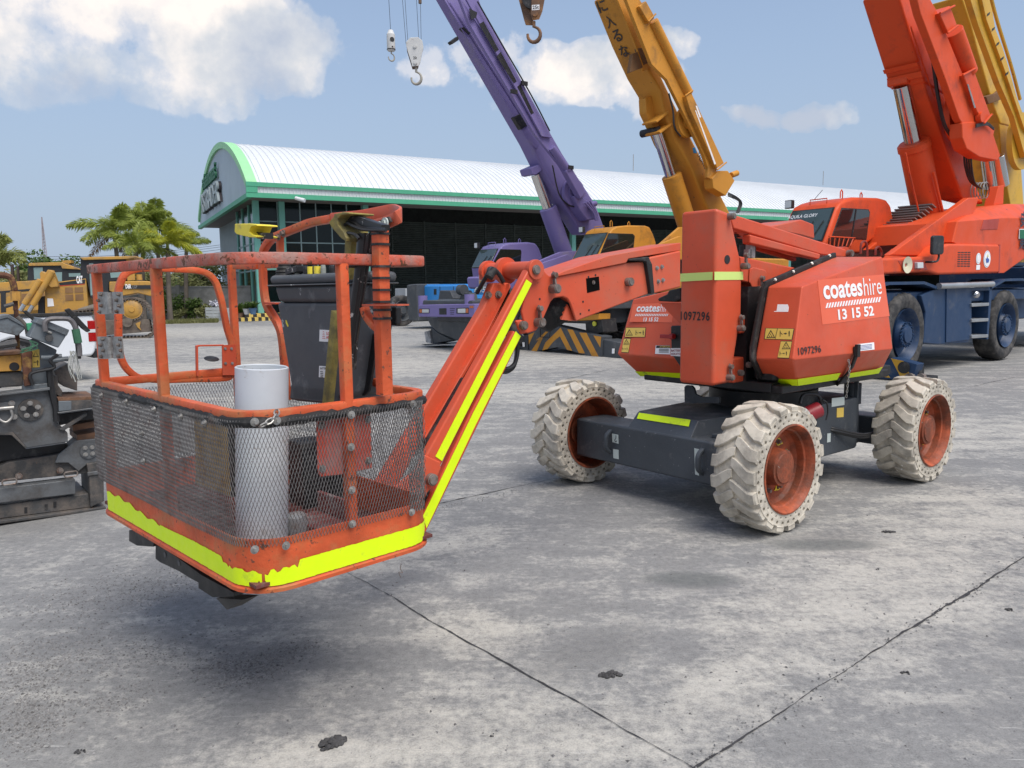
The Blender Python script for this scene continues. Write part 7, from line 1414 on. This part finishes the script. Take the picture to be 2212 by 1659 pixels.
def tree(name, lab, cat, base, h, r, seed, mat, n=900, ls=.14, group=None, lobes=9, tr_=.12):
    rg = random.Random(seed); t = thing(name, lab, cat, base, 0, group); mb = MB()
    mb.tube([V((0,0,0)), V((.05,0,h*.35)), V((0,.05,h*.65))], [tr_, tr_*.75, tr_*.5], 8)
    L_ = []
    for k in range(lobes):
        a = k*2.4; f_ = rg.uniform(.2,.95); c = V((math.cos(a)*r*f_*.7, math.sin(a)*r*f_*.7, h*(.42+.5*rg.random()))); L_.append(c); mb.tube([V((0,0,h*.4)), c*.6+V((0,0,h*.18)), c], [tr_*.45, tr_*.3, tr_*.08], 5)
    put('trunk', mb, mBark, t); mb = MB()
    for c in L_: q = rg.uniform(.28,.48)*r; clump(mb, c, q, q, q*.8, n//lobes, ls, rg)
    put('crown', mb, mat, t, ang=180); return t
def bush(lab, base, h, r, seed, mat, n=500, ls=.09, group='shrubs along the wall', cat='shrub', name='shrub'):
    rg = random.Random(seed); t = thing(name, lab, cat, base, 0, group); mb = MB()
    for k in range(7): a = rg.uniform(0,6.28); q = rg.uniform(.2,.8)*r; mb.tube([V((0,0,0)), V((math.cos(a)*q*.6, math.sin(a)*q*.6, h*.5)), V((math.cos(a)*q, math.sin(a)*q, h*.85))], [.03,.02,.006], 5)
    put('stems', mb, mBark, t); mb = MB()
    for k in range(8): a = rg.uniform(0,6.28); q = rg.uniform(0,.6)*r; clump(mb, (math.cos(a)*q, math.sin(a)*q, h*rg.uniform(.3,.8)), r*.45, r*.45, h*.28, n//8, ls, rg)
    put('foliage', mb, mat, t, ang=180); return t
for x, y, Y, r, sd__, m_, lb_ in ((300,780,52,2.0,1,mLeaf,'round green tree behind the second bulldozer, its crown left of the radio mast'),(440,770,55,2.2,2,mLeaf,'broad green tree behind the bulldozer cabs, right of the radio mast'),(215,840,50,1.5,3,mLeaf,'small dark green tree behind the exhaust stacks'),(560,800,60,1.6,14,mLeaf,'dark far tree seen between the two bulldozer cabs'),(1640,820,56,2.2,4,mLeafY,'dusty yellow-green tree behind the wall, nearer the palms'),(1790,800,58,2.4,5,mLeafY,'dusty yellow-green tree behind the wall, touching the shed'),(1300,860,52,2.0,6,mLeafY,'dusty tree behind the bulldozer fuel tank'),(30,900,46,1.8,7,mLeafY,'pale dusty tree low at the left edge')):
    p = at_(x, y, Y); tree('tree', lb_, 'tree', (p.x, p.y, 0), (p.z)+r*.35, r, sd__, m_, 1500, .13, 'trees behind the yard wall')
rg = random.Random(2)
for k in range(16):                        # low belt of trees on the horizon
    x = -64+k*3.3; tree('tree', ['far green tree in the belt beyond the left of the yard','far dusty tree in the belt beyond the left of the yard'][k % 2], 'tree', (x, 78+rg.uniform(-5,6), 0), rg.uniform(3.4,4.6), rg.uniform(2.0,3.0), 30+k, (mLeaf, mLeafY)[k % 2], 700, .24, 'far belt of trees %s' % ['green','dusty'][k % 2])
for x, y, Y, h, r, sd__, m_, lb_ in ((1620,1240,44,1.6,.8,1,mLeaf,'dark leafy shrub against the concrete wall, nearest the palm trunks'),(1700,1240,43.5,1.3,.7,2,mLeaf,'dark low shrub in the middle of the concrete wall'),(1480,1240,43,1.9,.7,3,mLeaf,'tall leggy green shrub beside the palm trunks'),(1790,1245,44.5,.9,.6,4,mLeafY,'small yellowish shrub near the plastic crates'),(1560,1245,43.2,.7,.5,5,mLeafY,'small straggly yellowish shrub on the grass strip')):
    p = G(*kA((x,y))[0]); bush(lb_, (p.x, p.y, 0), h, r, sd__, m_, 700, .10)
# rough grass strip at the wall foot
rg = random.Random(8); mb = MB(); a_, b_ = G(*kA((1430,1275))[0]), G(*kA((1900,1262))[0]); c_, d_ = a_+V((-1.2,3.5,0)), b_+V((-1.0,2.6,0))
for _ in range(5200):
    u, v = rg.random(), rg.random(); p = a_.lerp(b_, u).lerp(c_.lerp(d_, u), v); t = V((rg.gauss(0,.07), rg.gauss(0,.07), rg.uniform(.06,.24))); s = V((rg.uniform(-1,1), rg.uniform(-1,1), 0)).normalized()*.018; mb.face([p-s, p+s, p+t])
tag(put('grass', mb, leafmat('grass_dry', (.10,.12,.035), (.27,.26,.11)), ang=180), 'strip of rough dry grass below the concrete wall', 'grass', kind='stuff')
# concrete boundary wall with posts
wl = thing('boundary_wall', 'weathered grey concrete wall between the palms and the shed', 'wall', (-18.5,48.0,0), math.radians(8))
for k in range(7): mb = MB(); mb.box(-12+k*2.5+.1, -12+(k+1)*2.5-.1, -.06, .06, 0, 1.95); put('panel', mb, mConc, wl); mb = MB(); mb.box(-12+k*2.5-.1, -12+k*2.5+.1, -.12, .12, 0, 2.1); put('post', mb, mConc, wl)
mb = MB(); mb.box(-12, 5.5, -.1, .1, 1.95, 2.03); put('coping', mb, mConc, wl)
# table and crates by the wall, flower pots on the step
p = G(*kA((1790,1235))[0]); t = thing('table', 'small pale table standing against the wall beside the crates', 'table', (p.x, p.y, 0), .2); mb = MB(); mb.box(-.9,.9,-.35,.35,.72,.76); put('tabletop', mb, mWhiteSh, t)
for a in (-.8,.8):
    for b in (-.3,.3): mb = MB(); mb.box(a-.025,a+.025,b-.025,b+.025,0,.72); put('leg', mb, mDark, t)
def crate(lab, base, s=(.5,.4,.36), mat=None):
    t = thing('crate', lab, 'crate', base, .3, 'plastic crates by the wall'); mb = MB(); x, y, z_ = s
    mb.box(-x,x,-y,y,0,.03)
    for k in range(4): mb.box(-x,x,-y,-y+.03,.02+z_*k/4+.02,.02+z_*(k+1)/4); mb.box(-x,x,y-.03,y,.02+z_*k/4+.02,.02+z_*(k+1)/4)
    mb.box(-x,-x+.03,-y,y,0,z_); mb.box(x-.03,x,-y,y,0,z_); mb.box(-.02,.02,-y-.01,-y+.02,0,z_); put('crate_body', mb, mat or M('crate_grey', (.42,.45,.46), .6), t); return t
p = G(*kA((1885,1245))[0]); crate('pale grey plastic crate on the ground, left one of the pair', (p.x-.3, p.y+.4, 0), (.42,.35,.75)); crate('pale grey plastic crate on the ground, next to the shed wall', (p.x+.65, p.y+.1, 0), (.38,.35,.70))
mb = MB(); rg = random.Random(5); bb2 = thing('bag', 'crumpled white bag lying on top of the crates', 'bag', (p.x-.2, p.y+.35, .75)); clump(mb, (0,0,.22), .32,.25,.22, 60, .14, rg); put('bag_cloth', mb, M('bag_white', (.6,.6,.66), .7), bb2, ang=180)
def pot(lab, px, z0, s, mat, lm, seed, n=60, ln=.45):
    p = G(*px, z0); t = thing('potted_plant', lab, 'potted plant', p, 0, 'potted plants on the shed steps'); rg = random.Random(seed); mb = MB(); mb.lathe([(.001,0),(s*.6,0),(s,s*1.5),(s*1.1,s*1.55),(s*.9,s*1.5),(.001,s*1.4)], (0,0,0), (0,0,1), 18); put('pot', mb, mat, t); mb = MB()
    for k in range(n): a = rg.uniform(0,6.28); e = rg.uniform(.3,1.3); d = V((math.cos(a)*math.cos(e), math.sin(a)*math.cos(e), math.sin(e))); L0 = ln*rg.uniform(.6,1.2); o = V((0,0,s*1.4)); sdv = d.cross(V((0,0,1))).normalized()*L0*.10; m_ = o+d*L0*.55; mb.face([o, m_-sdv, o+d*L0+V((0,0,-L0*.22)), m_+sdv])
    put('leaves', mb, lm, t, ang=180)
pot('leafy green plant in a brown pot, leftmost of the pots at the steps', kA((2095,1245))[0], 0, .30, M('pot_brown', (.28,.17,.11), .7), mLeaf, 1, 70, .8); pot('small green plant in a white pot on a little stand', kA((2150,1190))[0], .42, .2, M('pot_white', (.6,.6,.6)), mLeaf, 2, 50, .5); pot('grey-green plant in a blue pot, right one at the steps', kA((2205,1190))[0], .42, .22, M('pot_blue', (.08,.16,.28)), mLeaf, 3, 50, .6)
# mast and wires
p = AY(*kA((392,668))[0], 150); q = AY(*kA((363,342))[0], 150); ms = thing('radio_mast', 'thin grey lattice mast rising beyond the trees', 'mast', (p.x, p.y, 0)); H_ = q.z; mb = MB()
for k in range(3):
    a = k*2.094; mb.tube([V((math.cos(a)*.75, math.sin(a)*.75, 0)), V(((q.x-p.x)*.0+math.cos(a)*.05, math.sin(a)*.05, H_))], .07, 4)
for k in range(26): z_ = H_*k/26; r = .75*(1-k/26)+.05; mb.tube([V((math.cos(j*2.094)*r, math.sin(j*2.094)*r, z_+(.5 if j % 2 else 0))) for j in range(4)], .045, 3)
o = put('mast_lattice', mb, M('mast_paint', (.34,.30,.31), .8, var=.1), ms); o.rotation_euler = (0, math.atan2(q.x-p.x, H_)*.9, 0)
pwl = thing('power_line', 'overhead wires crossing the sky low on the left', 'power line', (-60,66,0)); mWire = M('wire', (.03,.03,.035), .6)
for k, (y0, y1) in enumerate(((686,672),(708,690),(727,712),(750,735))):
    mb = MB(); P = [AY(*kA((-400,y0+8))[0], 64), AY(*kA((300,y0+3))[0], 67), AY(*kA((1100,y1))[0], 71), AY(*kA((1900,y1-85))[0], 75), AY(*kA((2300,y1-160))[0], 77)]; mb.tube([v-V((-60,66,0)) for v in curve(P)], .022, 4); put('wire', mb, mWire, pwl)
# blue crane carrier and a locker by the shed
BL = Frame((-5.3,34.5), H218); bc = thing('mobile_crane', 'bright blue crane body parked beyond the purple one by the shed', 'crane', BL.o, BL.rz, 'cranes parked in a row'); mBl2 = M('crane_blue', (.03,.25,.62), .4, var=.06, vs=.8)
bb3 = polx(BL, bc, 'body', kF((95,552),(560,548),(560,735),(105,735)), 0, 2.0, mBl2, .05); polx(BL, bb3, 'body_top', kF((100,540),(560,536),(560,556),(98,560)), -.1, 2.0, mBl2, .03); polx(BL, bb3, 'panel_seam', kF((322,560),(326,560),(326,650),(322,650)), .01, .02, mDark); polx(BL, bb3, 'panel_seam', kF((452,560),(456,560),(456,640),(452,640)), .01, .02, mDark); polx(BL, bb3, 'vent', kF((265,585),(290,585),(290,640),(265,640)), .01, .02, mDark)
polx(BL, bc, 'cab_side', kF((0,545),(95,535),(100,750),(115,900),(20,890),(0,700)), .4, 1.2, mGry, .05); polx(BL, bc, 'lower_frame', kF((30,740),(560,735),(560,860),(200,880),(60,900)), -.1, 1.5, mGry, .03)
for x_ in (-.6,-4.5): big_wheel(BL, bc, x_, -.1, .7, .4, mGry)
for x_, z_ in ((60,520),(410,530)): pass
LK = Frame((-6.2,40.0), H218); lk = thing('cabinet', 'pale grey steel cabinet standing in the shed mouth left of the blue crane', 'cabinet', LK.o, LK.rz); polx(LK, lk, 'cabinet_body', kC((1300,712),(1375,712),(1378,925),(1300,925)), 0, .8, M('cabinet_grey', (.36,.38,.40), .5), .02); polx(LK, lk, 'cabinet_foot', kC((1300,925),(1378,925),(1378,945),(1300,945)), -.05, .7, mDark)
# ---------------------------------------------------------------- stones and dirt on the slab
mStone = M('stone', (.10,.10,.10), .9, var=.5, vs=9, bump=.5, bs=30); mClod = M('dirt_clod', (.06,.058,.058), .95, var=.4, vs=40, bump=.8, bs=120)
def pebble(mb, p, s, rg):
    r = bmesh.ops.create_icosphere(mb.b, subdivisions=1, radius=s); m = Matrix.Rotation(rg.uniform(0,6.28), 3, 'Z')
    for v in r['verts']: c = v.co; c = V((c.x*rg.uniform(.7,1.2), c.y*rg.uniform(.6,1.1), c.z*rg.uniform(.4,.7))); v.co = m@c+V(p)
def pebble4(mb, p, s, rg):
    a = rg.uniform(0,6.28); q = [V(p)+V((math.cos(a+k*2.1)*s*rg.uniform(.6,1.2), math.sin(a+k*2.1)*s*rg.uniform(.6,1.2), 0)) for k in range(3)]+[V(p)+V((rg.uniform(-.3,.3)*s, rg.uniform(-.3,.3)*s, s*rg.uniform(.5,.9)))]
    v = [mb.b.verts.new(x) for x in q]
    for f_ in ((0,1,3),(1,2,3),(2,0,3)): mb.b.faces.new([v[i] for i in f_])
rg = random.Random(11); mb = MB()
for x, y, sx, sy, n in ((540,1450,70,24,1200),(640,1405,50,14,400),(470,1440,60,18,300),(300,1420,170,30,700),(330,1270,150,40,1500),(60,1470,90,60,1200),(60,1560,70,50,1300),(150,1400,150,40,800),(260,1510,80,25,400),(150,1300,120,40,600)):
    for _ in range(n): a, b = rg.gauss(0,1), rg.gauss(0,1); b += -a*.35*sx/sy*.5; p = G(x+a*sx*.7, min(1655, max(1150, y+b*sy*.7)), 0); pebble4(mb, p, rg.choice([.003,.004,.005,.005,.006,.009])*.9, rg)
for _ in range(900):
    p = G(rg.uniform(0,2212), rg.uniform(850,1655), 0); pebble4(mb, p, rg.choice([.003,.004,.006,.009]), rg)
for P0, P1 in ((J0-u1*2, J0+u1*5), (V((-2,4.3,0)), V((4,9.3,0)))):
    for _ in range(700): p = P0.lerp(P1, rg.random())+V((rg.gauss(0,.03), rg.gauss(0,.03), .003)); pebble4(mb, p, rg.choice([.003,.005,.007]), rg)
tag(put('gravel', mb, M('gravel', (.19,.185,.18), .9, var=.7, vs=60), ang=10), 'loose dark gravel scattered over the slab', 'gravel', kind='stuff')
def clod(lab, px, rx, ry, h, seed, n=26, cat='dirt clod', mat=mClod, rot=0):
    rg = random.Random(seed); p = G(*px); mb = MB()
    for k in range(n): a = rg.uniform(0,6.28); q = rg.random()**.5; x, y = math.cos(a)*q*rx, math.sin(a)*q*ry; s = rg.uniform(.3,.6)*min(rx, ry); pebble(mb, (x, y, h*.3*(1-q)), s, rg)
    bmesh.ops.remove_doubles(mb.b, verts=mb.b.verts, dist=.0005)
    o = put('dirt_clod', mb, mat, None, ang=60); o.location = (p.x, p.y, .003); o.rotation_euler = (0,0,rot); tag(o, lab, cat)
clod('oval dark clod of dried dirt on the slab near the bottom', (717,1607), .055, .028, .02, 1, 40, rot=.7); clod('small flat oval dark stone at the bottom left of the yard', (172,1625), .022, .012, .01, 2, 10, 'stone'); clod('ragged dark patch of dirt lying in the middle foreground', (1320,1458), .05, .024, .012, 3, 34, rot=.1); clod('small dark lump of dirt on the pale patch right of the front wheel', (1920,1150), .045, .02, .012, 4, 22)
clod('single dark pebble among the pale dust, right foreground', (1895,1230), .012, .010, .01, 5, 5, 'stone'); clod('dark flat flake lying near the right edge', (2180,1318), .02, .014, .008, 6, 9, 'stone'); clod('dark flake on the darker slab, bottom right corner', (1955,1455), .02, .014, .008, 7, 9, 'stone'); clod('small dark pebble at the foot of the picture, left of the joint', (1065,1590), .010, .010, .01, 8, 4, 'stone')
